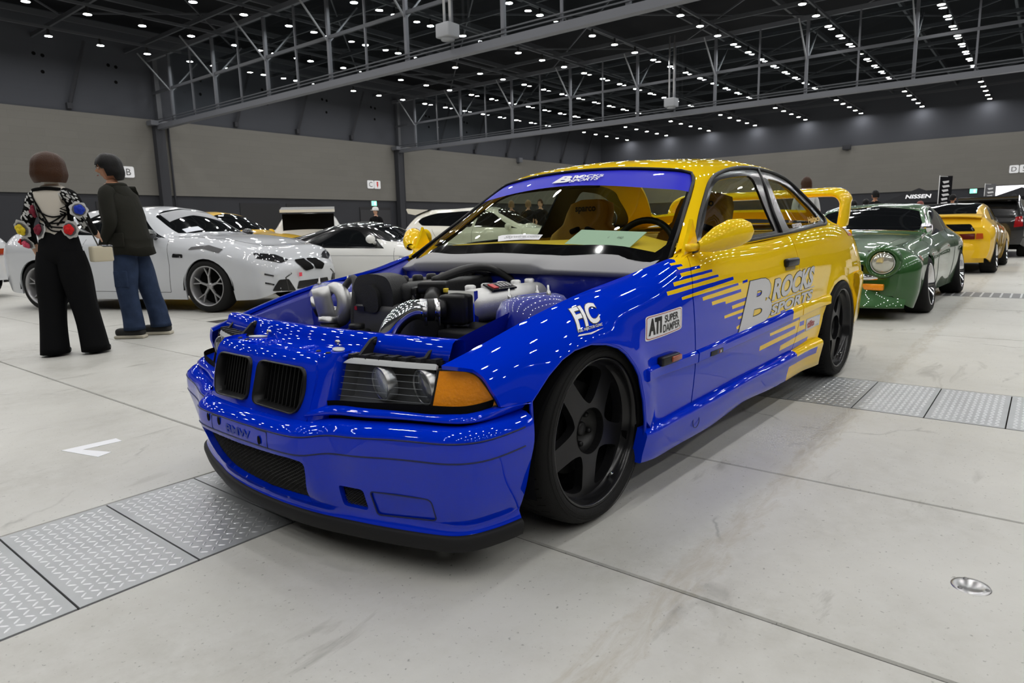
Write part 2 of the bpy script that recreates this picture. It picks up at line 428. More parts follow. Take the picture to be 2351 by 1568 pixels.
JOINT = mat('joint filler', (.045, .042, .038), .9)
FLOOR = empty('floor', kind='structure', label='pale grey concrete floor of the exhibition hall with dark joints and steel trench covers', cat='floor')
mb = MB(); mb.add([(HALL_F, HALL_R, -.012), (HALL_B, HALL_R, -.012), (HALL_B, HALL_L, -.012), (HALL_F, HALL_L, -.012)], [(0, 1, 2, 3)]); mb.build('floor_bed', [JOINT], FLOOR)
def slab(x0, x1, y0, y1, g=.004):
    mb = MB(); b = .004
    top = [(x0+g+b, y0+g+b, 0), (x1-g-b, y0+g+b, 0), (x1-g-b, y1-g-b, 0), (x0+g+b, y1-g-b, 0)]; low = [(x0+g, y0+g, -.006), (x1-g, y0+g, -.006), (x1-g, y1-g, -.006), (x0+g, y1-g, -.006)]
    mb.add(top+low, [(0, 1, 2, 3), (0, 4, 5, 1), (1, 5, 6, 2), (2, 6, 7, 3), (3, 7, 4, 0)]); mb.build('floor_slab', [CONC], FLOOR)
TA = (.035, .735); TB = (1.895, 2.62)
XL = [HALL_F, -8.36, -4.32, -2.3, -.28, .73, TB[0]]; XR = [TB[1], 4.7, 6.8, 8.9, 13.0, 21, 41, HALL_B]
for x0, x1 in zip(XL[:-1], XL[1:]):
    for y0, y1 in ((HALL_R, -9), (-9, TA[0]), (TA[1], 9.0), (9.0, 21), (21, HALL_L)): slab(x0, x1, y0, y1)
for x0, x1 in zip(XR[:-1], XR[1:]):
    for y0, y1 in ((HALL_R, -9), (-9, 5.6), (5.6, 9.0), (9.0, 21), (21, HALL_L)): slab(x0, x1, y0, y1)
for y0, y1 in ((HALL_R, -9.0), (5.6, 21.), (21., HALL_L)): slab(TB[0], TB[1], y0, y1)
slab(HALL_F, -6.49, TA[0], TA[1])
# chequer-plate trench covers
PLATE = mat('galvanised plate', (.42, .435, .445), .42, metal=.5, noise=(6, .2)); LUG = mat('worn lug', (.72, .73, .74), .3, metal=.6)
def plate_meshes(w, d):
    mb = MB(); mb.box((0, 0, -.004), (w-.006, d-.006, .008)); pm = mb.mesh('plate')
    mb = MB(); p = .0285; nx = int((w-.03)/p); ny = int((d-.03)/p)
    for i in range(nx):
        for j in range(ny):
            a = PI*.25 if (i+j) % 2 else -PI*.25; c = Vector(((i-(nx-1)/2)*p, (j-(ny-1)/2)*p, 0)); u = Vector((math.cos(a), math.sin(a), 0)); v = Vector((-u.y, u.x, 0)); l, t = .0135, .0032
            mb.add([c-u*l, c-u*l*.55+v*t, c+u*l*.55+v*t, c+u*l, c+u*l*.55-v*t, c-u*l*.55-v*t, c-u*l*.5+Vector((0, 0, .0022)), c+u*l*.5+Vector((0, 0, .0022))], [(0, 6, 1), (1, 6, 7, 2), (2, 7, 3), (3, 7, 4), (4, 7, 6, 5), (5, 6, 0)][::1], True)
    for f in range(len(mb.f)): mb.f[f] = mb.f[f][::-1]
    return pm, mb.mesh('tread_lugs')
PA = plate_meshes(.325, TA[1]-TA[0]); PB = plate_meshes(TB[1]-TB[0], .325)
def covers(xy, P):
    for x, y in xy:
        o = link('trench_cover', P[0], [PLATE], FLOOR, (x, y, 0)); t = link('tread_lugs', P[1], [LUG], o); t['kind'] = 'stuff'
covers([(-1.29+.325*k+.1625, (TA[0]+TA[1])/2) for k in range(-16, 10)], PA)
covers([((TB[0]+TB[1])/2, -8.8+.325*k) for k in range(0, 44)], PB)
mb = MB(); mb.box((8.45, -.2, .0005), (.62, 6.0, .001)); tr = mb.build('trench_grating', [mat('grating base', (.2, .2, .2), .5, metal=.5)], FLOOR)
gm = MB(); gm.box((0, 0, .002), (.58, .02, .003)); gme = gm.mesh('grating_bar')
for k in range(60): link('grating_bar', gme, [mat('grating bar', (.62, .63, .63), .4, metal=.4)], tr, (8.45, -3.1+.1*k, 0))
# floor marks
TAPE = mat('white tape', (.84, .85, .88), .5)
def tape(name, pts, label):
    mb = MB(); mb.prism(pts, .0012); tag(mb.build(name, [TAPE], None, (0, 0, .0004)), label, 'floor tape')
tape('floor_tape', [(-.83, 1.605), (-.60, 1.59), (-.60, 1.52), (-.765, 1.53), (-.70, 1.38), (-.765, 1.355)], 'white L-shaped tape mark on the concrete ahead of the striped coupe')
tape('floor_tape', [(1.18, 5.62), (1.50, 5.72), (1.52, 5.67), (1.20, 5.56)], 'short white tape strip on the floor behind the standing man')
an = empty('floor_anchor', (.19, -1.81, 0), label='round steel anchor socket set in the concrete near the lower edge', cat='floor anchor')
mb = MB(); mb.lathe([(.046, 0), (.044, .003), (.030, .003), (.028, .001), (0, .001)], None, 28); mb.build('anchor_rim', [STEEL if 'STEEL' in globals() else mat('brushed steel', (.5, .5, .5), .28, metal=1.)], an)
for a in (.4, 2.5, 4.6): mb = MB(); mb.lathe([(.006, .003), (.005, .005), (0, .005)], T(.037*math.cos(a), .037*math.sin(a), 0), 8); mb.build('anchor_bolt', [mat('dark steel', (.2, .2, .2), .4, metal=.9)], an)
# walls
def fabric(name, col, amt):
    m = mat(name, col, .85, spec=.2); nt, b = nodes(m); L = nt.links; N = nt.nodes.new
    tc = N('ShaderNodeTexCoord'); br = N('ShaderNodeTexBrick'); br.inputs['Scale'].default_value = 1.0; br.inputs['Mortar Size'].default_value = .012; br.inputs['Brick Width'].default_value = 1.8; br.inputs['Row Height'].default_value = .45
    br.inputs['Color1'].default_value = (*col, 1); br.inputs['Color2'].default_value = (*[c*(1-amt) for c in col], 1); br.inputs['Mortar'].default_value = (*[c*(1-2.2*amt) for c in col], 1)
    L.new(tc.outputs['UV'], br.inputs['Vector']); L.new(br.outputs['Color'], b.inputs['Base Color']); return m
WPAN = fabric('wall panel cloth', srgb(118, 116, 111), .05); WDK = mat('charcoal wall', srgb(48, 49, 54), .8); WUP = fabric('upper grey wall', srgb(74, 76, 82), .02)
def wall(name, a, b, n, parts):
    """a, b ends in plan; n inward normal; parts (z0, z1, material, proud)"""
    root = empty(name, kind='structure'); a = Vector((*a, 0)); b = Vector((*b, 0)); n = Vector((*n, 0)); ln = (b-a).length
    for nm, z0, z1, m, pr in parts:
        mb = MB(); o = n*pr; q = [a+o+Vector((0, 0, z0)), b+o+Vector((0, 0, z0)), b+o+Vector((0, 0, z1)), a+o+Vector((0, 0, z1))]; bk = [p-n*(pr+.25) for p in q]
        mb.add(q+bk, [(0, 1, 2, 3), (7, 6, 5, 4), (0, 4, 5, 1), (1, 5, 6, 2), (2, 6, 7, 3), (3, 7, 4, 0)]); o_ = mb.build(nm, [m], root)
        uv = o_.data.uv_layers.new(name='uv')
        for lp in o_.data.loops:
            c = o_.data.vertices[lp.vertex_index].co; uv.data[lp.index].uv = ((Vector((c.x, c.y, 0))-a).dot((b-a).normalized()), c.z)
    return root
PT = [('wall_base_band', 0, 3.82, WDK, .0), ('wall_panel_band', 3.82, 8.85, WPAN, .12), ('wall_upper_band', 8.85, ROOF_Z, WUP, .0)]
WL = wall('wall_left', (HALL_F, HALL_L), (HALL_B, HALL_L), (0, -1), PT)
WB = wall('wall_back', (HALL_B, HALL_L), (HALL_B, HALL_R), (-1, 0), PT)
wall('wall_right', (HALL_B, HALL_R), (HALL_F, HALL_R), (0, 1), PT); wall('wall_front', (HALL_F, HALL_R), (HALL_F, HALL_L), (1, 0), PT)
ROOFM = mat('dark roof deck', srgb(30, 31, 34), .9, spec=.1); STR = mat('grey steelwork', srgb(98, 100, 106), .55); STRD = mat('dark steelwork', srgb(74, 76, 81), .6)
CEIL = empty('ceiling', kind='structure')
mb = MB(); mb.box(((HALL_F+HALL_B)/2, (HALL_L+HALL_R)/2, ROOF_Z+.15), (HALL_B-HALL_F, HALL_L-HALL_R, .3)); mb.build('roof_deck', [ROOFM], CEIL)
ROWS = [42-5.5*j for j in range(12)]; LX = [10.3+2.6*i for i in range(-9, 27)]
for y in ROWS:                                       # lamp rails along the hall
    mb = MB(); mb.bar((HALL_F, y, 12.45), (HALL_B, y, 12.45), .10, .14); mb.build('lamp_rail', [STRD], CEIL)
for k, x in enumerate(np.arange(-12.5, 79, 5.2)):
    mb = MB(); mb.bar((x, HALL_R, 13.0), (x, HALL_L, 13.0), .12, .22); mb.build('roof_beam', [STRD], CEIL)
for k, x in enumerate(np.arange(-12.5, 73, 5.2)):    # zig-zag roof bracing
    for j in range(0, 11, 1):
        y0 = 42-5.5*j; mb = MB(); s = 1 if (k+j) % 2 else -1
        mb.bar((x, y0 if s > 0 else y0-5.5, 13.3), (x+5.2, y0-5.5 if s > 0 else y0, 13.3), .07, .09); mb.build('roof_brace', [STRD], CEIL)
for y in np.arange(-21.2, 46, 5.5):
    mb = MB(); mb.bar((HALL_F, y, 13.9), (HALL_B, y, 13.9), .14, .3); mb.build('purlin', [STRD], CEIL)
# columns and cross trusses with glazed smoke screens
GSM = glassy('smoked screen glass', (.86, .89, .90), refl=.55, ior=1.45)
def truss(x, lab):
    t = empty('roof_truss', (x, 0, 0), label=lab, cat='truss', group='roof trusses')
    mb = MB(); mb.bar((0, HALL_R, 8.32), (0, HALL_L-.2, 8.32), .36, .30); mb.build('bottom_chord', [STR], t)
    mb = MB(); mb.bar((-.12, HALL_R, 8.62), (-.12, HALL_L-.2, 8.62), .06, .05); mb.bar((-.12, HALL_R, 8.78), (-.12, HALL_L-.2, 8.78), .05, .05); mb.build('lower_rail', [STRD], t)
    mb = MB(); mb.bar((0, HALL_R, 12.75), (0, HALL_L, 12.75), .22, .26); mb.build('top_chord', [STR], t)
    mb = MB(); mb.bar((0, HALL_R, 10.55), (0, HALL_L-.2, 10.55), .10, .16); mb.build('middle_chord', [STRD], t)
    y = 43.65; k = 0; ys = []
    while y > HALL_R+1:
        w = .16 if k % 2 == 0 else .09; mb = MB(); mb.bar((0, y, 8.4), (0, y, 12.7), w, w, up=(0, 1, 0)); mb.build('post', [STR], t); ys.append(y)
        if k % 2 == 0:
            for s in (-1, 1): mb = MB(); mb.bar((0, y, 10.3), (s*1.9, y, 12.35), .07, .07); mb.build('knee_brace', [mat('bright strut', srgb(116, 118, 122), .5)], t)
        y -= 2.79; k += 1
    for a, b in zip(ys[:-1], ys[1:]):
        mb = MB(); mb.box((.06, (a+b)/2, 10.55), (.012, abs(a-b)-.12, 4.2)); mb.build('screen_pane', [GSM], t)
    return t
truss(20.13, 'nearer grey steel roof truss with glazed smoke screen crossing the hall'); truss(41.8, 'farther grey steel roof truss with glazed smoke screen crossing the hall')
for i, x in enumerate((20.13, 41.8)):
    c = empty('wall_column', (x, HALL_L-.45, 0), label=('charcoal steel column under the nearer roof truss' if i == 0 else 'charcoal steel column under the farther roof truss'), cat='column', group='columns on the side wall')
    mb = MB(); mb.box((0, 0, 4.2), (.62, .5, 8.4)); mb.build('shaft', [WDK], c)
    mb = MB(); mb.box((.1, -.15, 8.55), (1.5, .7, .30)); mb.build('capital', [STR], c)
    mb = MB(); mb.tube([(.75, .2, 0), (.75, .2, 8.4)], .07, 8); mb.build('downpipe', [WDK], c)
    mb = MB(); mb.bar((.2, .1, 8.7), (.2, .1, 13), .3, .3); mb.build('upper_shaft', [STRD], c)
for k, x in enumerate((15.0, 26.0, 31.3, 36.7, 47.5, 52.9, 58.3, 63.7, 69.1, 74.5)):   # raking struts of the side wall
    mb = MB(); mb.bar((x, HALL_L-.15, 9.05), (x+1.0, HALL_L-.9, 13.0), .16, .16); o = mb.build('raking_strut', [WDK], WL)
    mb = MB(); mb.box((x, HALL_L-.15, 9.15), (.3, .3, .35)); mb.build('strut_shoe', [WDK], WL)
for x in (13.5, 17.6, 23.2, 28.5, 34, 39.2, 46, 51.5):
    for dx, z in ((0, 12.0), (.45, 11.95), (.35, 11.0)): mb = MB(); mb.lathe([(0, 0), (.11, 0)], T(x+dx, HALL_L-.006, z)@RX(PI/2), 12); mb.build('wall_port', [DARK if 'DARK' in globals() else mat('dark void', (.004, .004, .004), .9, spec=.1)], WL)
# lamps
LAMPM = mat('lamp face', (1, 1, 1), .5, emit=(1., .99, .975), estr=185)
HOUS = mat('lamp housing', (.1, .1, .105), .5)
hm = MB(); hm.lathe([(.0, .36), (.06, .36), (.07, .10), (.19, .05), (.20, -.01), (.19, -.01), (.185, .004)], None, 16); hme = hm.mesh('ceiling_lamp')
fm = MB(); fm.lathe([(0, -.004), (.18, -.004)], Matrix.Diagonal((1, 1, 1, 1)), 12); fm.f = [f[::1] for f in fm.f]; fme = fm.mesh('lamp_face')
def in_frame(p):
    q = CAM.matrix_world.inverted()@Vector(p)
    if q.z > -.5: return False
    x, y = q.x/-q.z*23.401/36, q.y/-q.z*23.401/36; return abs(x) < .507 and abs(y) < .34
rest = MB(); restf = MB()
for x in LX:
    for y in ROWS:
        if abs(x-49.3) < 1.6 and y in (9.0,) or (abs(x-62.3) < 1.4): continue
        if in_frame((x, y, LAMP_Z)):
            o = link('ceiling_lamp', hme, [HOUS], None, (x, y, LAMP_Z)); tag(o, 'round white high-bay lamp hanging from the dark hall ceiling', 'ceiling lamp', 'ceiling lamps in long rows')
            link('lamp_face', fme, [LAMPM], o)
        else:
            rest.lathe([(.0, .36), (.06, .36), (.07, .10), (.19, .05), (.20, -.01), (.19, -.01), (.185, .004)], T(x, y, LAMP_Z), 10); restf.lathe([(0, -.004), (.18, -.004)], T(x, y, LAMP_Z), 12)
rest.build('lamp_housings_outside_view', [HOUS], CEIL)['kind'] = 'stuff'; restf.build('lamp_faces_outside_view', [LAMPM], CEIL)['kind'] = 'stuff'
# hanging units on the trusses
for i, (x, y, z) in enumerate(((19.6, 18.3, 9.1), (41.2, 18.5, 9.0))):
    h = empty('hanging_unit', (x, y, z), label=('pale grey box on twin pipes at the nearer roof truss' if i == 0 else 'pale grey box on twin pipes at the farther roof truss'), cat='ceiling unit', group='boxes hung from trusses')
    mb = MB(); mb.rbox((0, 0, 0), (.7, .75, .55), .05); mb.lathe([(.28, -.27), (.28, -.36), (0, -.36)], None, 16); mb.build('unit_case', [mat('unit grey', srgb(150, 152, 156), .5)], h)
    for dy in (-.16, .16): mb = MB(); mb.tube([(0, dy, .2), (0, dy, 4.2)], .055, 8); mb.build('hanger_pipe', [mat('bright pipe', (.6, .6, .62), .3, metal=.6)], h)
# wall speakers / small fittings
for x, y, z, n in ((HALL_B-.35, 15.8, 8.75, 0), (60.3, HALL_L-.35, 8.7, 1)):
    s = empty('wall_speaker', (x, y, z), label=('dark loudspeaker box high on the far wall' if n == 0 else 'small pale loudspeaker box high on the side wall'), cat='loudspeaker')
    mb = MB(); mb.rbox((0, 0, 0), (.5, .8, .5) if n == 0 else (.6, .5, .5), .04); mb.build('speaker_case', [WDK if n == 0 else STR], s); mb = MB(); mb.box((.2 if n == 0 else 0, 0 if n == 0 else .2, -.3), (.3, .2, .12)); mb.build('speaker_bracket', [STRD], s)
# signs
SIGN = mat('sign white', (.80, .80, .82), .5, emit=(1, 1, 1), estr=.12)
def bay_sign(p, u, letters, label, rot):
    s = empty('bay_sign', p, rot, label=label, cat='sign')
    for k, ch in enumerate(letters):
        mb = MB(); pl = rounded([(k*.78-.36, -.36), (k*.78+.36, -.36), (k*.78+.36, .36), (k*.78-.36, .36)], .12); mb.prism(pl, .06, Matrix(((1, 0, 0, 0), (0, 0, -1, 0), (0, 1, 0, 0), (0, 0, 0, 1)))); b = mb.build('sign_tile', [SIGN], s)
        if ch == '*':
            mb = MB(); red = mat('sign red', srgb(220, 50, 40), .5); mb.prism([(k*.78+.1*math.cos(a), .17+.1*math.sin(a)) for a in np.linspace(0, 2*PI, 13)[:-1]], .01, Matrix(((1, 0, 0, 0), (0, 0, -1, -.06), (0, 1, 0, 0), (0, 0, 0, 1))))
            mb.prism([(k*.78-.11, .06), (k*.78+.11, .06), (k*.78, -.30)], .01, Matrix(((1, 0, 0, 0), (0, 0, -1, -.06), (0, 1, 0, 0), (0, 0, 0, 1)))); mb.build('sign_mark', [red], b)
        else:
            V, F = text_mesh(ch, .62); V = V-[V[:, 0].max()/2-k*.78, V[:, 1].max()/2]; mb = MB(); mb.add([(q[0], -.066, q[1]) for q in V], F); mb.build('sign_letter', [mat('sign dark', (.06, .06, .06), .6)], b)
bay_sign((38.5, HALL_L-.14, 5.22), 0, 'C*', 'white hall sign tiles reading C beside a red mark on the side wall', 0)
bay_sign((18.0, HALL_L-.14, 5.3), 0, 'B', 'white hall sign tile half hidden behind the standing man', 0)
bay_sign((HALL_B-.14, 1.15, 5.42), 0, 'D5', 'white hall sign tiles reading D on the far wall at the edge', -PI/2)
GRN = mat('exit green', srgb(90, 220, 170), .5, emit=srgb(120, 240, 190), estr=2.2)
for p, r, lab in (((38.85, HALL_L-.06, 3.55), 0, 'small lit green exit sign on the side wall above a door recess'), ((HALL_B-.06, 4.2, 3.55), -PI/2, 'small lit green exit sign on the far wall')):
    s = empty('exit_sign', p, r, label=lab, cat='exit sign'); mb = MB(); mb.rbox((0, 0, 0), (.62, .1, .46), .03); mb.build('sign_case', [mat('sign case', (.5, .5, .5), .5)], s); mb = MB(); mb.box((0, -.052, 0), (.56, .01, .40)); mb.build('sign_face', [GRN], s)
    mb = MB(); mb.box((.1, -.06, 0), (.12, .008, .26)); mb.build('sign_doorway', [mat('exit white', (.9, .95, .9), .5, emit=(.9, 1, .95), estr=2.2)], s)
dr = empty('door_1', (39.0, HALL_L, 0), kind='structure'); mb = MB(); mb.box((0, -.02, 1.6), (3.6, .06, 3.2)); mb.build('door_recess', [mat('door dark', (.018, .018, .02), .7)], dr)
for dx in (-.9, .9): mb = MB(); mb.box((dx, -.06, 1.5), (1.72, .05, 2.95)); mb.build('door_leaf', [mat('door leaf', (.03, .03, .034), .6)], dr)
for k, x in enumerate((12.9, 16.8, 27.5, 31.5)): mb = MB(); mb.box((x, HALL_L-.02, 1.7 if k > 1 else 3.1), (3.4 if k > 1 else 1.9, .06, 3.4 if k > 1 else .5)); mb.build('wall_recess', [mat('door dark', (.018, .018, .02), .7)], WL)
# ------------------------------------------------------------------ sheet-metal surfaces of the parked racing coupe
# car frame: x backwards from the front axle, y across (the side towards the camera is negative), z up
ARCH_F = (-.085, .30, .312); ARCH_R = (2.64, .29, .335)        # x, z, radius of the wheel openings
def _taper(x):
    t = np.clip((np.asarray(x, float)-.6)/1.9, 0, 1); return 1-.006*(t*t*(3-2*t))
def _flare(P, v):
    d = np.zeros(len(P))
    for ax, az, ar in (ARCH_F, ARCH_R):
        r = np.hypot(P[:, 0]-ax, P[:, 2]-az)
        d = np.maximum(d, .014*np.exp(-((np.maximum(r-ar, 0)-.0)/.055)**2)*(P[:, 2] > .1))
    Q = P.copy(); Q[:, 1] = Q[:, 1]*_taper(P[:, 0])+d; return Q
_bx = [-.62, -.52, -.30, 0, .35, .62, 1.2, 1.8, 2.4, 2.8, 3.2, 3.5, 3.64]
_brow = [
 [(.635, .585), (.655, .613), (.68, .675), (.695, .742), (.705, .792), (.755, .846), (.785, .869), (.785, .894), (.765, .930), (.745, .940), (.70, .925), (.62, .905), (.55, .895)],
 [(.68, .578), (.70, .606), (.725, .668), (.742, .735), (.755, .785), (.785, .841), (.803, .861), (.802, .886), (.785, .920), (.768, .927), (.73, .910), (.66, .890), (.59, .878)],
 [(.715, .562), (.742, .588), (.775, .645), (.792, .708), (.802, .757), (.815, .811), (.823, .821), (.822, .846), (.811, .876), (.80, .878), (.768, .866), (.70, .850), (.64, .838)],
 [(.74, .535), (.770, .556), (.808, .605), (.826, .655), (.833, .698), (.838, .742), (.841, .746), (.841, .764), (.835, .786), (.828, .790), (.80, .783), (.74, .770), (.69, .76)],
 [(.755, .50), (.785, .515), (.824, .548), (.840, .580), (.847, .608), (.848, .645), (.850, .648), (.850, .655), (.848, .668), (.842, .675), (.818, .675), (.77, .665), (.73, .66)],
 [(.76, .42), (.795, .43), (.830, .44), (.846, .46), (.851, .475), (.852, .495), (.852, .515), (.852, .525), (.850, .53), (.845, .535), (.822, .54), (.785, .535), (.75, .53)],
 [(.76, .33), (.795, .33), (.830, .34), (.845, .35), (.848, .365), (.847, .375), (.846, .390), (.846, .395), (.844, .40), (.838, .40), (.815, .40), (.785, .40), (.75, .40)],
 [(.75, .22), (.785, .22), (.820, .23), (.835, .24), (.838, .255), (.836, .262), (.834, .270), (.834, .275), (.832, .28), (.826, .28), (.805, .28), (.775, .28), (.74, .28)]]
BODY = Loft(_bx, _brow, [0, .05, .11, .19, .29, .42, .545, .665]); BODY.mod = _flare
_cx = [.40, .60, .80, 1.0, 1.15, 1.35, 1.7, 2.1, 2.4, 2.6, 2.8, 3.0]
_crow = [
 [(0, .842), (0, .975), (0, 1.093), (0, 1.210), (0, 1.272), (0, 1.300), (0, 1.318), (0, 1.316), (0, 1.297), (0, 1.247), (0, 1.145), (0, .995)],
 [(.38, .800), (.37, .945), (.35, 1.062), (.33, 1.185), (.31, 1.256), (.30, 1.290), (.30, 1.311), (.30, 1.310), (.30, 1.291), (.30, 1.238), (.31, 1.132), (.33, .985)],
 [(.60, .750), (.58, .895), (.55, 1.020), (.50, 1.148), (.47, 1.233), (.46, 1.273), (.46, 1.297), (.45, 1.297), (.45, 1.276), (.46, 1.217), (.48, 1.113), (.51, .975)],
 [(.75, .700), (.72, .842), (.66, .977), (.605, 1.112), (.565, 1.203), (.553, 1.245), (.55, 1.270), (.545, 1.270), (.54, 1.247), (.555, 1.187), (.58, 1.088), (.62, .965)],
 [(.77, .690), (.765, .838), (.715, .945), (.662, 1.070), (.625, 1.158), (.608, 1.202), (.60, 1.228), (.595, 1.226), (.595, 1.203), (.61, 1.145), (.635, 1.055), (.665, .957)],
 [(.78, .680), (.78, .835), (.752, .905), (.715, .985), (.70, 1.030), (.692, 1.052), (.687, 1.070), (.682, 1.078), (.675, 1.072), (.678, 1.050), (.69, 1.0), (.70, .949)],
 [(.79, .670), (.79, .832), (.787, .860), (.786, .865), (.786, .869), (.786, .877), (.785, .892), (.78, .912), (.765, .930), (.755, .937), (.745, .941), (.735, .940)]]
_cv = [0, .33, .50, .60, .67, .83, 1.02]
CANOPY = Loft(_cx, [[(y, z) for y, z in r] for r in _crow[:0:-1]]+[[(-y, z) for y, z in r] for r in _crow], [-t for t in _cv[:0:-1]]+_cv)
def side(x, v): return BODY(x, v)*[1, -1, 1]
def canopy(x, v): return CANOPY(x, v)          # v > 0 is the side towards the camera

# front end, in (y, z)
def nose(y, z):
    y = np.asarray(y, float); z = np.asarray(z, float); t = np.clip(z-.585, 0, 1)
    return np.column_stack([-.7455+.23*y**2+.25*(z-.522)+16*t**2, y, z])
_lb = Spl([.25, .44, .62, .70, .76, .82], [-.682, -.63, -.573, -.533, -.49, -.43])
def lens(y, z):
    y = np.asarray(y, float); z = np.asarray(z, float); t = np.clip(z-.585, 0, 1)
    return np.column_stack([_lb(np.abs(y))+.30*(z-.475)+10*t**2, y, z])
# bumper: plan curves by s (0 centre, 1 wheel opening), heights by row
_bs = [0, .12, .25, .31, .37, .45, .57, .68, .76, .83, .90, 1.0]
_rub = np.array([(-.815, 0), (-.813, .13), (-.803, .265), (-.785, .315), (-.745, .352), (-.72, .43), (-.682, .55), (-.652, .67), (-.626, .752), (-.575, .808), (-.50, .830), (-.40, .842)])
_lip = np.array([(-.745, 0), (-.74, .13), (-.724, .26), (-.714, .31), (-.703, .355), (-.685, .43), (-.652, .55), (-.618, .652), (-.590, .712), (-.545, .750), (-.475, .775), (-.40, .790)])
def _nrm(c):
    full = np.vstack([c[1:][::-1]*[1, -1], c]); t = np.gradient(full, axis=0); n = np.column_stack([-t[:, 1], t[:, 0]]); n /= np.linalg.norm(n, axis=1, keepdims=True)
    return n[len(c)-1:]
_rise = np.array([0, 0, 0, .001, .003, .006, .012, .018, .022, .027, .032, .04])
_rn, _ln = _nrm(_rub), _nrm(_lip)
def _row(plan, nr, off, z, k): return np.column_stack([plan+nr*off, np.full(len(plan), z)+_rise*k])
_BR = [_row(_rub, _rn, -.056, .432, .9), _row(_rub, _rn, -.024, .424, 1), _row(_rub, _rn, -.005, .411, 1), _row(_rub, _rn, .0, .398, 1), _row(_rub, _rn, .0, .344, 1), _row(_rub*.84+_lip*.16, _rn, -.006, .29, .9),
       _row(_rub*.58+_lip*.42, _rn, -.012, .22, .6), _row(_rub*.30+_lip*.70, _rn, -.016, .176, .4), _row(_lip, _ln, -.010, .152, .4), _row(_lip, _ln, .0, .136, .3)]
_bv = np.array([0, .045, .067, .083, .137, .195, .275, .318, .352, .372])
_BR = [Spl(_bs, r) for r in _BR]
def bumper(s, v):
    s = np.asarray(s, float); v = np.clip(np.asarray(v, float), 0, _bv[-1]); a = np.abs(s)
    Y = np.stack([r(a) for r in _BR], 0); i = np.clip(np.searchsorted(_bv, v)-1, 0, len(_bv)-2); k = np.arange(len(s))
    t = ((v-_bv[i])/(_bv[i+1]-_bv[i]))[:, None]; im = np.maximum(i-1, 0); ip = np.minimum(i+2, len(_bv)-1)
    h = (_bv[i+1]-_bv[i])[:, None]
    m0 = (Y[i+1, k]-Y[im, k])/np.maximum(_bv[i+1]-_bv[im], 1e-9)[:, None]*h; m1 = (Y[ip, k]-Y[i, k])/np.maximum(_bv[ip]-_bv[i], 1e-9)[:, None]*h
    P = (2*t**3-3*t**2+1)*Y[i, k]+(t**3-2*t**2+t)*m0+(-2*t**3+3*t**2)*Y[i+1, k]+(t**3-t**2)*m1
    P[:, 1] *= np.where(s < 0, -1, 1); return P
# ------------------------------------------------------------------ the racing coupe
BLUE = mat('blue paint', srgb(0, 46, 205), .45, coat=1., spec=.0)
YEL = mat('yellow paint', srgb(255, 212, 24), .45, coat=1., spec=.0)
BLK = mat('satin black plastic', (.009, .009, .0095), .36, spec=.3)
MATTE = mat('matte black', (.012, .012, .013), .6, spec=.25)
DARK = mat('dark void', (.004, .004, .004), .9, spec=.1)
RUB = mat('tyre rubber', (.012, .012, .012), .7, bump=(180, .15), spec=.2)
WHITE = mat('white vinyl', (.82, .82, .84), .35)
CHROME = mat('polished aluminium', (.83, .84, .86), .08, metal=1.)
ALU = mat('cast aluminium', (.62, .62, .61), .42, metal=.75, bump=(300, .1))
STEEL = mat('brushed steel', (.5, .5, .5), .28, metal=1.)
GREYP = mat('grey cowl plastic', srgb(150, 150, 152), .55)
GLASS = glassy('clear greenish glass', (.80, .86, .78))
LENSG = glassy('headlamp lens', (.88, .9, .92), ior=1.45)
HERO_RZ = -.026
CAR = empty('sports_coupe', (0, 0, 0), HERO_RZ, 'blue and yellow striped racing coupe with its bonnet removed, black five-spoke wheels', 'car')
FWX, RWX = -.015, 2.685
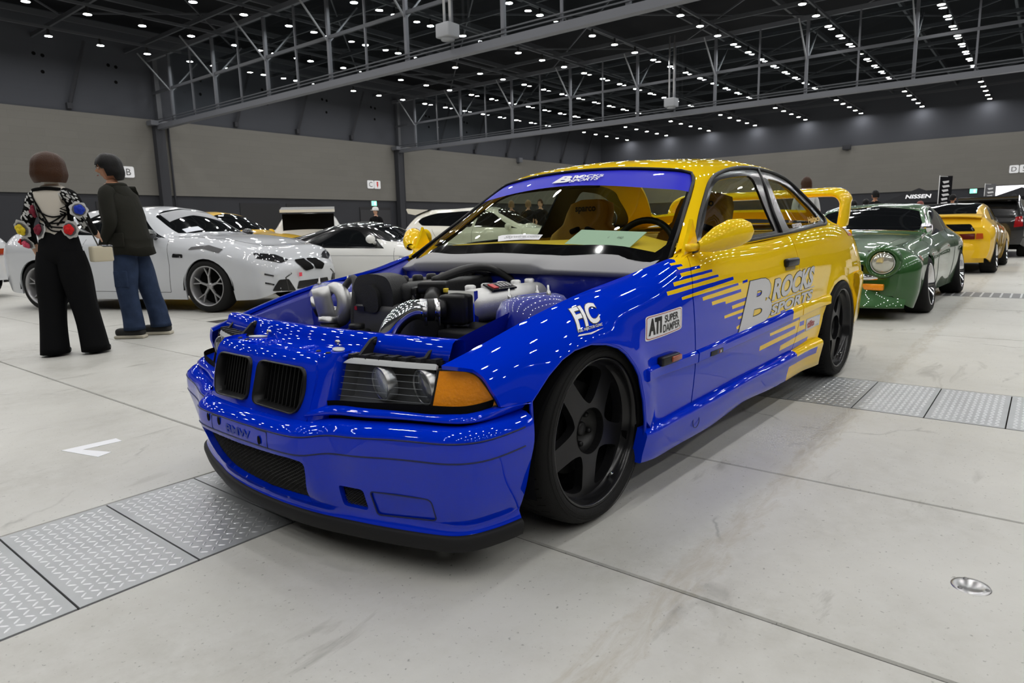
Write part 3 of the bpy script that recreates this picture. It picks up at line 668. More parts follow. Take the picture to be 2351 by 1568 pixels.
LIV = [(0.57, -0.037), (0.568, 0.038), (0.553, 0.061), (0.521, 0.050), (0.514, 0.068), (0.568, 0.084), (0.569, 0.097), (0.528, 0.090), (0.531, 0.105), (0.600, 0.117), (0.678, 0.125), (0.681, 0.138), (0.599, 0.132), (0.526, 0.122), (0.526, 0.139), (0.600, 0.149), (0.682, 0.154), (0.773, 0.155), (0.773, 0.166), (0.684, 0.166), (0.602, 0.161), (0.528, 0.152), (0.459, 0.142), (0.458, 0.159), (0.537, 0.170), (0.623, 0.178), (0.718, 0.182), (0.822, 0.181), (0.825, 0.191), (0.725, 0.193), (0.633, 0.191), (0.549, 0.183), (0.472, 0.174), (0.399, 0.163), (0.399, 0.180), (0.466, 0.190), (0.536, 0.198), (0.611, 0.205), (0.692, 0.209), (0.779, 0.209), (0.872, 0.205), (0.971, 0.199), (0.974, 0.213), (0.864, 0.222), (0.761, 0.227), (0.665, 0.227), (0.576, 0.223), (0.493, 0.215), (0.495, 0.227), (0.570, 0.235), (0.649, 0.241), (0.734, 0.243), (0.823, 0.241), (0.919, 0.236), (1.020, 0.229), (1.023, 0.239), (0.893, 0.249), (0.773, 0.255), (0.661, 0.255), (0.665, 0.269), (0.752, 0.271), (0.846, 0.269), (0.944, 0.264), (1.049, 0.257), (1.050, 0.270), (0.942, 0.278), (0.840, 0.283), (0.744, 0.285), (0.749, 0.299), (0.878, 0.297), (0.882, 0.308), (0.981, 0.303), (1.086, 0.297), (1.197, 0.290), (1.315, 0.284), (1.318, 0.297), (1.186, 0.304), (1.062, 0.313), (0.947, 0.320), (0.951, 0.333), (1.052, 0.329), (1.159, 0.325), (1.159, 0.337), (1.007, 0.344), (0.867, 0.349), (0.869, 0.359), (0.987, 0.357), (1.112, 0.354), (1.113, 0.366), (1.012, 0.369), (1.015, 0.378), (1.133, 0.379), (1.134, 0.389), (0.998, 0.406), (1.004, 0.417), (1.112, 0.418), (1.227, 0.420), (1.349, 0.421), (1.478, 0.423), (1.480, 0.431), (1.471, 0.443),
       (1.750, 0.468), (1.561, 0.468), (1.388, 0.468), (1.394, 0.485), (1.544, 0.483), (1.706, 0.480), (1.882, 0.478), (1.886, 0.490), (1.724, 0.494), (1.573, 0.497), (1.432, 0.500), (1.439, 0.514), (1.621, 0.514), (1.821, 0.513), (1.827, 0.530), (1.686, 0.534), (1.554, 0.537), (1.430, 0.540), (1.312, 0.543), (1.309, 0.565), (1.431, 0.563), (1.562, 0.560), (1.700, 0.558), (1.849, 0.556), (2.007, 0.554), (2.008, 0.570), (1.804, 0.579), (1.617, 0.587), (1.611, 0.614), (1.758, 0.612), (1.916, 0.611), (2.086, 0.609), (2.075, 0.631), (1.904, 0.639), (1.744, 0.646), (1.729, 0.655), (1.729, .68)]
BLUE_REG = [(-.9, -.1)]+[(.57, -.1)]+LIV+[(-.9, .70)]
BLOCKS = [[(1.071, .223), (1.128, .217), (1.128, .229), (1.069, .235)], [(1.563, .409), (1.636, .409), (1.636, .424), (1.568, .423)], [(1.895, .505), (1.973, .505), (1.975, .528), (1.897, .528)]]
def zv(x, z): return float(BODY.inv([x], [z])[0])
def clip_rect(poly, x0, x1):
    """clip a polygon in (x, v) to x0 <= x <= x1"""
    for s, lim in ((1, x0), (-1, x1)):
        out = []; n = len(poly)
        for i in range(n):
            a, b = poly[i], poly[(i+1) % n]; ia = s*(a[0]-lim) >= 0; ib = s*(b[0]-lim) >= 0
            if ia: out.append(a)
            if ia != ib:
                t = (lim-a[0])/(b[0]-a[0]); out.append((lim, a[1]+t*(b[1]-a[1])))
        poly = out
    return poly
AF = [(-.39, .44), (-.384, .495), (-.314, .556), (-.25, .592), (-.19, .611), (-.11, .618), (-.032, .607), (.03, .587), (.073, .56), (.12, .515), (.15, .475), (.183, .38), (.205, .30), (.21, .22)]
AR = [(2.25, .22), (2.262, .302), (2.303, .437), (2.345, .49), (2.393, .541), (2.472, .588), (2.56, .608), (2.64, .614), (2.72, .61), (2.81, .588), (2.89, .54), (2.95, .47), (3.0, .38), (3.02, .30)]
DOOR_F = [(.636, .0), (.637, .059), (.60, .14), (.579, .233), (.590, .36), (.600, .481), (.598, .655)]
DOOR_R = [(1.82, .0), (1.826, .105), (1.85, .19), (1.872, .278), (1.90, .417), (1.885, .50), (1.851, .592), (1.812, .655)]
for sgn in (1, -1):
    mir = sgn < 0
    arch = [(x, zv(x, z)) for x, z in AF]
    shift = lambda L, d: [(x+d, v) for x, v in L]
    # front wing
    pl = [(-.555, .0)]+[(x, 0.) for x in np.linspace(-.45, .60, 12)]+shift(DOOR_F, -.004)+[(.25, .655)]+arch[::-1][1:-1]+[(-.436, .349), (-.485, .334), (-.502, .245), (-.510, .15), (-.518, .089), (-.539, .047)]
    sheet('front_fender', side, pl, [YEL, BLUE], CAR, regions=[(BLUE_REG, 1)], res=.028, mirror=mir, out=(0, -1, .3), thick=.012, back=True)
    # door
    dp = shift(DOOR_F, .004)+shift(DOOR_R, -.004)[::-1]
    door = sheet('door', side, dp, [YEL, BLUE], CAR, regions=[(BLUE_REG, 1)]+[(b, 1) for b in BLOCKS], res=.032, mirror=mir, out=(0, -1, .2), thick=.012)
    # rear quarter
    qa = [(x, zv(x, z)) for x, z in AR]
    qp = shift(DOOR_R, .004)+[(2.2, .655)]+qa[1:-1]+[(3.06, .66), (3.4, .66), (3.62, .66), (3.62, .0), (2.97, .0)]
    sheet('rear_quarter_panel', side, qp, [YEL, BLUE], CAR, regions=[(clip_rect(BLUE_REG, 1.7, 2.2), 1), (BLOCKS[2], 1)], res=.034, mirror=mir, out=(0, -1, .2), thick=.012)
    # wheel-arch lips, liners
    for L, wx in ((AF, -.05), (AR, 2.66)):
        mb = MB(); pts = [side(np.array([x]), np.array([zv(x, z)]))[0]*[1, sgn, 1] for x, z in L]
        mb.tube([Vector(p)+Vector((0, sgn*.006, -.002)) for p in pts], .006, 6)
        mb.build('arch_lip', [BLUE if wx < 1 else YEL], CAR)
        mb = MB(); ys = (-.62*sgn, -.835*sgn) if wx < 1 else (-.62*sgn, -.83*sgn); rows = []
        for a in np.linspace(-.25, PI+.25, 22):
            rows.append([(wx+.345*math.cos(a), ys[0], .285+.345*math.sin(a)), (wx+.345*math.cos(a), ys[1], .285+.325*math.sin(a))])
        mb.grid(rows); mb.build('wheel_arch_liner', [DARK], CAR)
    # rub strip along the side (three lengths: wing, door, quarter)
    def strip(name, x0, x1, parent):
        n = max(3, int((x1-x0)/.05)); X = np.linspace(x0, x1, n)
        zt = np.interp(X, [.19, .6, 1.05, 1.9, 2.4], [.484, .484, .498, .531, .541]); hgt = np.interp(X, [.19, .6, 1.9, 2.4], [.042, .048, .062, .056])
        rows = []
        for k, (dz, d) in enumerate(((1.06, -.004), (1.0, .006), (.82, .013), (.1, .012), (0, .006), (-.06, -.004))):
            z = zt-hgt*(1-dz); P = side(X, BODY.inv(X, z)); rows.append([Vector((p[0], (p[1]-d)*sgn, p[2])) for p in P])
        mb = MB(); mb.grid(rows, flip=not mir)
        for e in (0, -1): mb.add([r[e] for r in rows]+[rows[0][e]+Vector((0, sgn*.02, 0)), rows[-1][e]+Vector((0, sgn*.02, 0))], [(0, 1, 2, 3, 4, 5, 7, 6)])
        if x1 < 1.75: mm = [BLUE]
        elif x0 > 1.5: mm = [YEL]
        else:
            mm = [BLUE, YEL]
            for i, f in enumerate(mb.f):
                if np.mean([mb.v[j][0] for j in f]) > 1.752: mb.m[i] = 1
        return mb.build(name, mm, parent, auto=.7)
    strip('rub_strip', .195, .596, CAR); strip('rub_strip', .606, 1.893, CAR); strip('rub_strip', 1.907, 2.385, CAR)
    # sill skirt
    xs = np.array([.205, .25, .40, .60, .80, .95, 1.1, 1.4, 1.8, 2.05, 2.2, 2.262])
    zb = np.array([.142, .138, .134, .134, .136, .148, .160, .152, .148, .148, .142, .140])
    zt = np.interp(xs, [.2, 2.27], [.268, .302]); rows = []
    for t, y in ((1.03, .828), (1.0, .838), (.97, .852), (.90, .864), (.80, .866), (.55, .858), (.25, .848), (.04, .844), (0, .838), (0, .80)):
        pe = np.where(xs < .24, -.006, np.where(xs > 2.15, .006, 0))
        rows.append([Vector((x, -(y+e)*sgn, b+(c-b)*t)) for x, b, c, e in zip(xs, zb, zt, pe)])
    Rn = []
    for r in rows:                                  # refine along x
        S_ = Spl(xs, np.array([tuple(p) for p in r])); Rn.append([Vector(p) for p in S_(np.linspace(xs[0], xs[-1], 60))])
    mb = MB(); mb.grid(Rn, flip=not mir)
    mb.add([r[0] for r in Rn], [tuple(range(10))] if mir else [tuple(range(10))[::-1]]); mb.add([r[-1] for r in Rn], [tuple(range(10))[::-1]])
    for i, f in enumerate(mb.f):
        c = np.mean([mb.v[j] for j in f], 0); u = (c[2]-np.interp(c[0], xs, zb))/(np.interp(c[0], xs, zt)-np.interp(c[0], xs, zb))
        lim = 1.80 if u > .72 else (2.15 if u > .45 else 1.70)
        if c[0] > lim: mb.m[i] = 1
    sk = mb.build('side_skirt', [BLUE, YEL], CAR, auto=.9)
    mb = MB(); ring = [(.60+.028*math.cos(a), -.8585*sgn, .205+.026*math.sin(a)) for a in np.linspace(0, 2*PI, 24)[:-1]]
    mb.tube(ring, .0013, 5, closed=True); mb.build('jack_cap_seam', [mat('blue seam', (.004, .01, .06), .5)], sk)
    # door handle
    hq = [side(np.array([x]), np.array([v]))[0]*[1, sgn, 1] for x, v in ((1.615, .172), (1.80, .176), (1.81, .203), (1.61, .202))]
    c = np.mean(hq, 0); mb = MB(); mb.rbox((c[0], c[1]-.010*sgn, c[2]+.004), (.185, .028, .042), .012); mb.build('door_handle', [BLK], door)
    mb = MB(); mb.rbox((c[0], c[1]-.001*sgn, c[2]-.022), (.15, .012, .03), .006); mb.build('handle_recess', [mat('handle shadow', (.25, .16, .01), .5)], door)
    # side marker lamp, badge
    mk = [side(np.array([x]), np.array([v]))[0]*[1, sgn, 1] for x, v in ((.355, .403),)][0]
    mb = MB(); mb.rbox((.355, mk[1]-.012*sgn, mk[2]+.002), (.135, .026, .034), .008); mo = mb.build('side_marker_lamp', [BLK], CAR)
    mb = MB(); mb.rbox((.388, mk[1]-.024*sgn, mk[2]+.002), (.072, .012, .020), .004); mb.build('amber_lens', [mat('dull amber', srgb(150, 62, 14), .3, coat=.6)], mo)
    bp = side(np.array([.77]), np.array([.468]))[0]*[1, sgn, 1]
    mb = MB(); mb.rbox((.77, bp[1]-.013*sgn, bp[2]+.001), (.118, .006, .019), .002); bd = mb.build('badge', [BLK], door)
    for k, (cc, w, sk_) in enumerate((((.02, .05, .35), .006, .5), ((.012, .06, .25), .006, .5), ((.5, .01, .02), .006, .5))):
        mb = MB(); x0 = .768+k*.009
        mb.add([(x0, bp[1]-.0165*sgn, bp[2]-.006), (x0+.005, bp[1]-.0165*sgn, bp[2]-.006), (x0+.009, bp[1]-.0165*sgn, bp[2]+.008), (x0+.004, bp[1]-.0165*sgn, bp[2]+.008)], [(0, 1, 2, 3)]); mb.build('badge_stripe', [mat('badge%d' % k, cc, .4)], bd)
    V, F = text_mesh('M', .016, .25, .0006); V = V*[1, 1]
    mb = MB(); mb.add([(.797+p[0], bp[1]-.0165*sgn, bp[2]-.006+p[1]) for p in V], F); mb.build('badge_letter', [WHITE], bd)

# --- roof with pillars, glass
wx = lambda v: 1.069+.066*(abs(v)/.613)**2; wb = lambda v: .415+.175*(abs(v)/.62)**2.2
vv = np.linspace(-.60, .60, 25)
EDGE = .622
roof_pl = [(.60, 1.02)]+[(x, 1.02) for x in np.linspace(.8, 2.98, 10)]+[(2.98, v) for v in np.linspace(.9, -.9, 9)]+[(x, -1.02) for x in np.linspace(2.98, .60, 11)]+[(.592, -EDGE-.012)]+[(x, -EDGE-.012) for x in (.75, .9, 1.05)]+[(1.118, -.627)]+[(wx(v)+.012, v) for v in vv]+[(1.118, .627)]+[(x, EDGE+.012) for x in (1.05, .9, .75)]+[(.592, EDGE+.012)]
WIN = [(.70, .93), (.743, .843), (.82, .775), (.92, .727), (1.063, .708), (1.21, .687), (1.416, .660), (1.68, .641), (1.984, .634), (2.2, .643), (2.368, .668), (2.458, .705), (2.57, .745), (2.66, .79), (2.715, .86), (2.72, .94), (2.66, .995), (2.56, 1.008), (2.2, 1.008), (1.6, 1.008), (1.0, 1.008), (.715, 1.005), (.69, .97)]
WIN = [tuple(q) for q in Spl(range(len(WIN)+1), np.array(WIN+[WIN[0]]))(np.linspace(0, len(WIN), 90)[:-1])]
neg = lambda L: [(x, -v) for x, v in L]
RG = rounded([(2.47, .50), (2.90, .58), (2.93, 0), (2.90, -.58), (2.47, -.50), (2.44, 0)], [.06, .05, .3, .05, .06, .3])
roof = sheet('roof', canopy, roof_pl, [YEL], CAR, holes=[WIN, neg(WIN), RG], res=.036, out=(0, 0, 1), thick=.02, back=True)
ws_pl = [(wb(v)+.0, v) for v in np.linspace(-EDGE+.004, EDGE-.004, 25)]+[(x, EDGE) for x in (.75, .9, 1.0, 1.08)]+[(1.112, .612)]+[(wx(v), v) for v in vv[::-1]]+[(1.112, -.612)]+[(x, -EDGE) for x in (1.08, 1.0, .9, .75)]
BANN = mat('blue banner film', srgb(44, 46, 205), .4, coat=.25, spec=.1)
FRIT = mat('black glass border', (.004, .004, .0045), .08, coat=.5)
bl = lambda v: .925+.085*(abs(v)/.617)**3
band = [(bl(v), v) for v in np.linspace(-.64, .64, 31)]+[(1.3, .64), (1.3, -.64)]
frit = [(.3, -.7)]+[(.3, .7)]+[(1.3, .7), (1.3, .612), (.92, .603), (.77, .594), (.665, .585)]+[(wb(v)+.080-.032*(abs(v)/.6)**2, v) for v in np.linspace(.56, -.56, 21)]+[(.80, -.598), (.92, -.605), (1.3, -.61), (1.3, -.7)]
ws = sheet('windscreen', canopy, ws_pl, [GLASS, FRIT, BANN], CAR, regions=[(frit, 1), (band, 2)], res=.035, out=(-.5, 0, 1), thick=.004, lift=-.006)
SEAL = mat('rubber seal', (.010, .010, .011), .4, spec=.25)
mb = MB(); mb.tube([canopy(np.array([x]), np.array([v]))[0] for x, v in ws_pl[24:]+[ws_pl[0]]], .0075, 7); mb.build('windscreen_seal', [SEAL], CAR)
sheet('rear_window', canopy, RG, [GLASS], CAR, res=.06, out=(.5, 0, 1), thick=.004, lift=-.006)
for sgn in (1, -1):
    f_ = (lambda L: L) if sgn > 0 else neg
    g1 = rounded([(.80, .935), (.885, .852), (1.02, .765), (1.171, .722), (1.29, .704), (1.711, .696), (1.745, .72), (1.70, .985), (.82, .985)], [.03, .05, .1, .08, .1, .03, .03, .02, .02])
    g2 = rounded([(1.975, .70), (2.181, .705), (2.35, .745), (2.445, .79), (2.56, .86), (2.585, .95), (2.50, .985), (1.90, .985)], [.03, .1, .1, .1, .06, .05, .05, .02])
    o = (0, -sgn, .3)
    fr = sheet('window_frame', canopy, f_(WIN), [mat('gloss frame black', (.005, .005, .0055), .16, spec=.4)], CAR, holes=[f_(g1), f_(g2)], res=.05, out=o, thick=.012, lift=-.003, back=True)
    for nm, g in (('door_window', g1), ('quarter_window', g2)): sheet(nm, canopy, f_(g), [glassy('side glass', (.72, .76, .66))], CAR, res=.07, out=o, thick=.004, lift=-.008)
    mb = MB(); mb.tube([canopy(np.array([x]), np.array([v]))[0] for x, v in f_(WIN)], .009, 7, closed=True); mb.build('window_seal', [SEAL], fr)
    mb = MB(); mb.tube([canopy(np.array([x]), np.array([v]))[0] for x, v in f_([(1.93, .640), (1.86, .76), (1.80, .88), (1.755, 1.0)])], .008, 6); mb.build('pillar_trim', [SEAL], fr)
# boot lid, tail
def deck(x, y):
    x = np.asarray(x, float); y = np.asarray(y, float); e = np.interp(x, [2.9, 3.2, 3.5, 3.64], [.745, .70, .62, .55]); zc = np.interp(x, [2.9, 3.2, 3.5, 3.66], [.965, .955, .94, .925])
    ze = np.interp(x, [2.9, 3.2, 3.5, 3.64], [.942, .925, .905, .895]); return np.column_stack([x, y, zc-(zc-ze)*np.abs(y/e)**3])
sheet('boot_lid', deck, [(2.93, -.738), (2.93, .738), (3.2, .698), (3.5, .618), (3.63, .55), (3.63, -.55), (3.5, -.618), (3.2, -.698)], [YEL], CAR, res=.06, out=(0, 0, 1), thick=.01)
mb = MB(); rows = []
for z, d in ((.90, 0), (.80, .03), (.68, .04), (.60, .03)):
    rows.append([(3.63+d-.35*(abs(y)/.75)**4*.6, y*.98, z) for y in np.linspace(-.72, .72, 17)])
mb.grid(rows); mb.build('tail_panel', [YEL], CAR)
mb = MB(); rows = []
for z, d in ((.60, -.03), (.628, .0), (.612, .022), (.56, .028), (.45, .018), (.30, .005), (.24, -.02)):
    r_ = []
    for t in np.linspace(-1, 1, 33):
        a = abs(t); x = np.interp(a, [0, .45, .62, .74, .85, 1], [3.68, 3.64, 3.55, 3.42, 3.25, 3.06]); y = np.interp(a, [0, .45, .62, .74, .85, 1], [0, .50, .68, .775, .82, .838])
        n = np.array([1, 0]) if a < .4 else (np.array([.6, .8]) if a < .75 else np.array([.12, 1])); q = np.array([x, y])+n*d
        r_.append((q[0], q[1]*(1 if t > 0 else -1), z-.0*(a)))
    rows.append(r_)
mb.grid(rows, flip=True)
for e in (0, -1): mb.add([r[e] for r in rows]+[(r[e][0]+.02, r[e][1]*.80, r[e][2]) for r in rows[::-1]], [tuple(range(14)), tuple(range(14))[::-1]])
mb.build('rear_bumper', [YEL], CAR)
# hooped rear wing
def wing_pts(n=14):
    L = [(3.40, -.655, .93), (3.425, -.658, 1.02), (3.45, -.655, 1.085)]
    L += [(3.47, -.655+.085*(1-math.cos(a)), 1.085+.085*math.sin(a)) for a in np.linspace(.2, PI/2, 6)]
    L += [(3.475, y, 1.172) for y in np.linspace(-.5, .5, 9)]
    return L+[(x, -y, z) for x, y, z in L[:9][::-1]]
mb = MB(); P = wing_pts(); secs = []
for i, p in enumerate(P):
    a = Vector(P[max(i-1, 0)]); b = Vector(P[min(i+1, len(P)-1)]); t = (b-a).normalized(); u = Vector((1, 0, .12)).normalized(); w = t.cross(u).normalized()
    ch, th = (.125, .026) if i in (0, 1, 2, len(P)-1, len(P)-2, len(P)-3) else (.13, .032)
    secs.append([Vector(p)+u*ch*math.cos(q)+w*th*math.sin(q) for q in np.linspace(0, 2*PI, 17)])
mb.grid(secs); mb.build('rear_wing', [YEL], CAR)
# mirrors
for sgn in (1, -1):
    mb = MB(); secs = []
    for t, x, y, z, a, b in ((0, .655, .825, .880, .03, .018), (.12, .672, .845, .890, .045, .032), (.3, .70, .870, .905, .062, .048), (.55, .745, .905, .922, .072, .058), (.8, .79, .94, .931, .066, .052), (.93, .815, .962, .933, .045, .036), (1., .828, .974, .933, .006, .006)):
        secs.append([Vector((x+.03*math.cos(q)*a/.06, -sgn*(y-.55*a*math.cos(q)*.9), z+b*math.sin(q))) for q in np.linspace(0, 2*PI, 21)])
    mb.grid(secs, flip=sgn > 0); m1 = mb.build('door_mirror', [YEL], CAR)
    mb = MB(); mb.prism([(.625, .845), (.76, .868), (.70, .985), (.675, .93)], .016, Matrix(((1, 0, 0, 0), (0, 0, -sgn, -sgn*.765), (0, 1, 0, 0), (0, 0, 0, 1)))); mb.build('mirror_base', [YEL], m1)
    mb = MB(); mb.tube([(.665, -sgn*.775, .875), (.668, -sgn*.80, .876), (.675, -sgn*.84, .884)], [.030, .026, .022], 10, flat=(.6, 1)); mb.build('mirror_stalk', [YEL], m1)
    mb = MB(); mb.lathe([(0, 0), (.05, 0)], T(.83, -sgn*.89, .925)@RY(PI/2), 20); mb.build('mirror_glass', [CHROME], m1)

# --- front end
# nose with twin grille openings
for_y = lambda s, pts: [(y*s, z) for y, z in pts]
KID = rounded([(.016, .452), (.240, .444), (.264, .505), (.254, .580), (.022, .584)], [.03, .035, .1, .03, .03], 6)
NOSE = rounded([(-.285, .425), (.285, .425), (.297, .56), (.285, .618), (-.285, .618), (-.297, .56)], [.02, .02, .1, .02, .02, .1])
sheet('nose_panel', nose, NOSE, [BLUE], CAR, holes=[for_y(1, KID), for_y(-1, KID)], res=.022, out=(-1, 0, 0), thick=.03)
for sgn in (1, -1):                                 # panel flanks beside the nose, back to the lamps
    mb = MB(); rows = []
    for z in np.linspace(.425, .618, 9):
        a = nose(np.array([.287*sgn]), np.array([z]))[0]; b = lens(np.array([.305*sgn]), np.array([z]))[0]+[.02, 0, 0]
        rows.append([Vector(a)*(1-t)+Vector(b)*t+Vector((0, .012*sgn*math.sin(t*PI), 0)) for t in np.linspace(0, 1, 6)])
    mb.grid(rows, flip=sgn < 0); mb.build('nose_flank', [BLUE], CAR)
for sgn in (1, -1):
    kg = empty('kidney_grille', (0, 0, 0), parent=CAR)
    K = [(y*sgn, z) for y, z in KID]; mb = MB(); rows = []
    c = np.mean(K, 0)
    for k, (sc, d) in enumerate(((1.015, -.002), (1.01, .008), (.985, .011), (.95, .006), (.91, -.01), (.88, -.035), (.87, -.05))):
        Q = [(c[0]+(y-c[0])*sc, c[1]+(z-c[1])*sc) for y, z in K]; P = nose(np.array([q[0] for q in Q]), np.array([q[1] for q in Q])); rows.append([Vector((p[0]-d, p[1], p[2])) for p in P]+[Vector((P[0][0]-d, P[0][1], P[0][2]))])
    mb.grid(rows, flip=sgn > 0); mb.build('grille_frame', [BLK], kg)
    mb = MB(); Q = [(c[0]+(y-c[0])*.9, c[1]+(z-c[1])*.9) for y, z in K]; P = nose(np.array([q[0] for q in Q]), np.array([q[1] for q in Q])); mb.add([(p[0]+.055, p[1], p[2]) for p in P], [tuple(range(len(P)))]); mb.build('grille_backing', [DARK], kg)
    sm = MB(); sm.box((0, 0, 0), (.03, .0036, .128)); sme = sm.mesh('slat')
    for i in range(11):
        y = (.042+i*.0195)*sgn; p = nose(np.array([y]), np.array([.513]))[0]
        link('slat', sme, [BLK], kg, (p[0]+.034, y, .513), (0, .245, 0))
# headlamps and corner lamps
AMB = mat('amber lens', srgb(255, 150, 8), .25, coat=.8, noise=(40, .12), bump=(120, .3))
HLP = rounded([(.296, .472), (.612, .474), (.613, .600), (.33, .603), (.296, .572)], [.012, .006, .006, .02, .03])
HLF = rounded([(.292, .466), (.612, .468), (.612, .474), (.300, .474)], .002)
AMP = rounded([(.619, .474), (.66, .470), (.72, .477), (.776, .492), (.752, .535), (.722, .574), (.692, .586), (.621, .586)], [.004, .02, .02, .006, .03, .03, .012, .004])
for sgn in (1, -1):
    fy = lambda L: [(-y*sgn, z) for y, z in L]
    hl = empty('headlamp', (0, 0, 0), parent=CAR)
    sheet('lamp_lens', lens, fy(HLP), [LENSG, mat('frosted lens edge', (.6, .62, .63), .35)], hl, regions=[(fy([(.2, .588), (.65, .584), (.65, .62), (.2, .62)]), 1)], res=.018, out=(-1, 0, 0), thick=.012)
    # reflector tray
    mb = MB(); n = 12; top = []; bot = []
    for y in np.linspace(.298, .611, n):
        a = lens(np.array([-y*sgn]), np.array([.474]))[0]; b = lens(np.array([-y*sgn]), np.array([.584]))[0]
        bot.append(Vector(a)+Vector((.006, 0, 0))); top.append(Vector(b)+Vector((.006, 0, 0)))
    bk = [p+Vector((.075, 0, .004)) for p in bot]; bt = [p+Vector((.075, 0, -.004)) for p in top]
    mb.grid([bot, bk, bt, top], flip=sgn > 0, smooth=False); mb.add([bot[0], bk[0], bt[0], top[0], bot[-1], bk[-1], bt[-1], top[-1]], [(0, 1, 2, 3), (7, 6, 5, 4)])
    mb.build('lamp_housing', [mat('lamp inner grey', (.13, .132, .137), .35, coat=.3)], hl)
    for y, r in ((.432, .048), (.568, .049)):
        p = lens(np.array([-y*sgn]), np.array([.531]))[0]; M = T(p[0]+.022, p[1], p[2])@RZ(-.22*sgn)@RY(-PI/2-.1)
        mb = MB(); mb.lathe([(r*1.06, -.03), (r*1.06, 0), (r, .003), (r*.98, -.002)], M, 28); mb.build('lamp_ring', [STEEL], hl)
        mb = MB(); mb.lathe([(r*.99, -.002), (r*.9, .003), (r*.6, .006), (r*.3, .008), (0, .0085)], M, 28); mb.build('projector_lens', [mat('projector glass', (.42, .44, .46), .12, metal=.35, coat=1., bump=(60, .5)) if y < .5 else mat('outer lamp glass', (.10, .105, .11), .12, metal=.3, coat=1.)], hl)
    for zz in (.492, .510, .528, .546, .564):
        Q = lens(np.array([-t*sgn for t in np.linspace(.302, .606, 14)]), np.full(14, zz)); mb = MB(); mb.tube([(q[0]+.010, q[1], q[2]) for q in Q], .0007, 4); mb.build('lens_flute', [mat('flute grey', (.35, .36, .37), .3)], hl)
    sheet('lamp_trim', lens, fy(HLF), [BLK], hl, res=.02, out=(-1, 0, 0), thick=.02, lift=.003)
    sheet('turn_signal', lens, fy(AMP), [AMB], CAR, res=.014, out=(-1, -sgn*.5, 0), thick=.02, lift=.002)
    mb = MB(); mb.tube([Vector(p)+Vector((0, 0, 0)) for p in lens(np.array([-y*sgn for y, z in AMP]), np.array([z for y, z in AMP]))], .0045, 6, closed=True); mb.build('turn_signal_seal', [BLK], CAR)
    # strip below the lamps, round to the wheel opening
    top = [lens(np.array([y]), np.array([.471+max(0, y-.62)*.13]))[0] for y in np.linspace(.285, .76, 12)]+[(-.462, .800, .493), (-.43, .818, .494), (-.395, .832, .492)]
    bot = bumper(np.linspace(.285, 1., 15), np.full(15, .018)); bot[:, 2] = .4465+np.interp(np.linspace(.285, 1., 15), [.285, .5, .76, 1.], [0, .006, .016, .026])
    tt = np.linspace(0, 14, 44); A_ = Spl(range(15), np.array(top))(tt); B_ = Spl(range(15), bot)(tt); rows = []
    for t, b_, dz in ((0, 0, 0), (.12, .010, .002), (.35, .016, .006), (.65, .014, .006), (.9, .008, .002), (1., .0, 0), (1.0, -.02, -.006)):
        rows.append([Vector((a[0]*(1-t)+b[0]*t-b_*.8, -sgn*(a[1]*(1-t)+b[1]*t+b_*.35), a[2]*(1-t)+b[2]*t+dz)) for a, b in zip(A_, B_)])
    mb = MB(); mb.grid(rows, flip=sgn > 0); mb.build('lower_lamp_panel', [BLUE], CAR)
    gp = bumper(np.linspace(.25, 1., 30), np.full(30, .0)); mb = MB(); mb.grid([[(q[0]+.012, -sgn*(q[1]-.008), q[2]-.02) for q in gp], [(q[0]+.012, -sgn*(q[1]-.008), q[2]+.05) for q in gp]], flip=sgn > 0); mb.build('bumper_gap', [DARK], CAR)
    # lamp brackets and clips
    mb = MB()
    for y in (.345, .56):
        p = lens(np.array([-y*sgn]), np.array([.6]))[0]
        mb.prism([(0, 0), (.085, 0), (.085, .046), (.07, .052), (.052, .046)], .012, T(p[0]+.012, p[1]+.006, .602)@RX(PI/2))
        mb.lathe([(0, .0), (.010, .0), (.010, .02), (0, .02)], T(p[0]+.078, p[1]+.012, .640)@RX(PI/2), 10)
    for y in np.linspace(.33, .60, 7):
        p = lens(np.array([-y*sgn]), np.array([.598]))[0]; mb.box((p[0]+.022, p[1], .606), (.036, .020, .012))
    for y0, y1 in ((.32, .61),):
        a = lens(np.array([-y0*sgn]), np.array([.597]))[0]; b = lens(np.array([-y1*sgn]), np.array([.597]))[0]
        mb.bar((a[0]+.04, a[1], .602), (b[0]+.04, b[1], .600), .05, .014)
    mb.build('lamp_bracket', [MATTE], hl)
    mb = MB(); p = lens(np.array([-.45*sgn]), np.array([.55]))[0]; mb.box((p[0]+.14, p[1]-.01*sgn, .53), (.09, .30, .12)); mb.build('lamp_back', [DARK], hl)
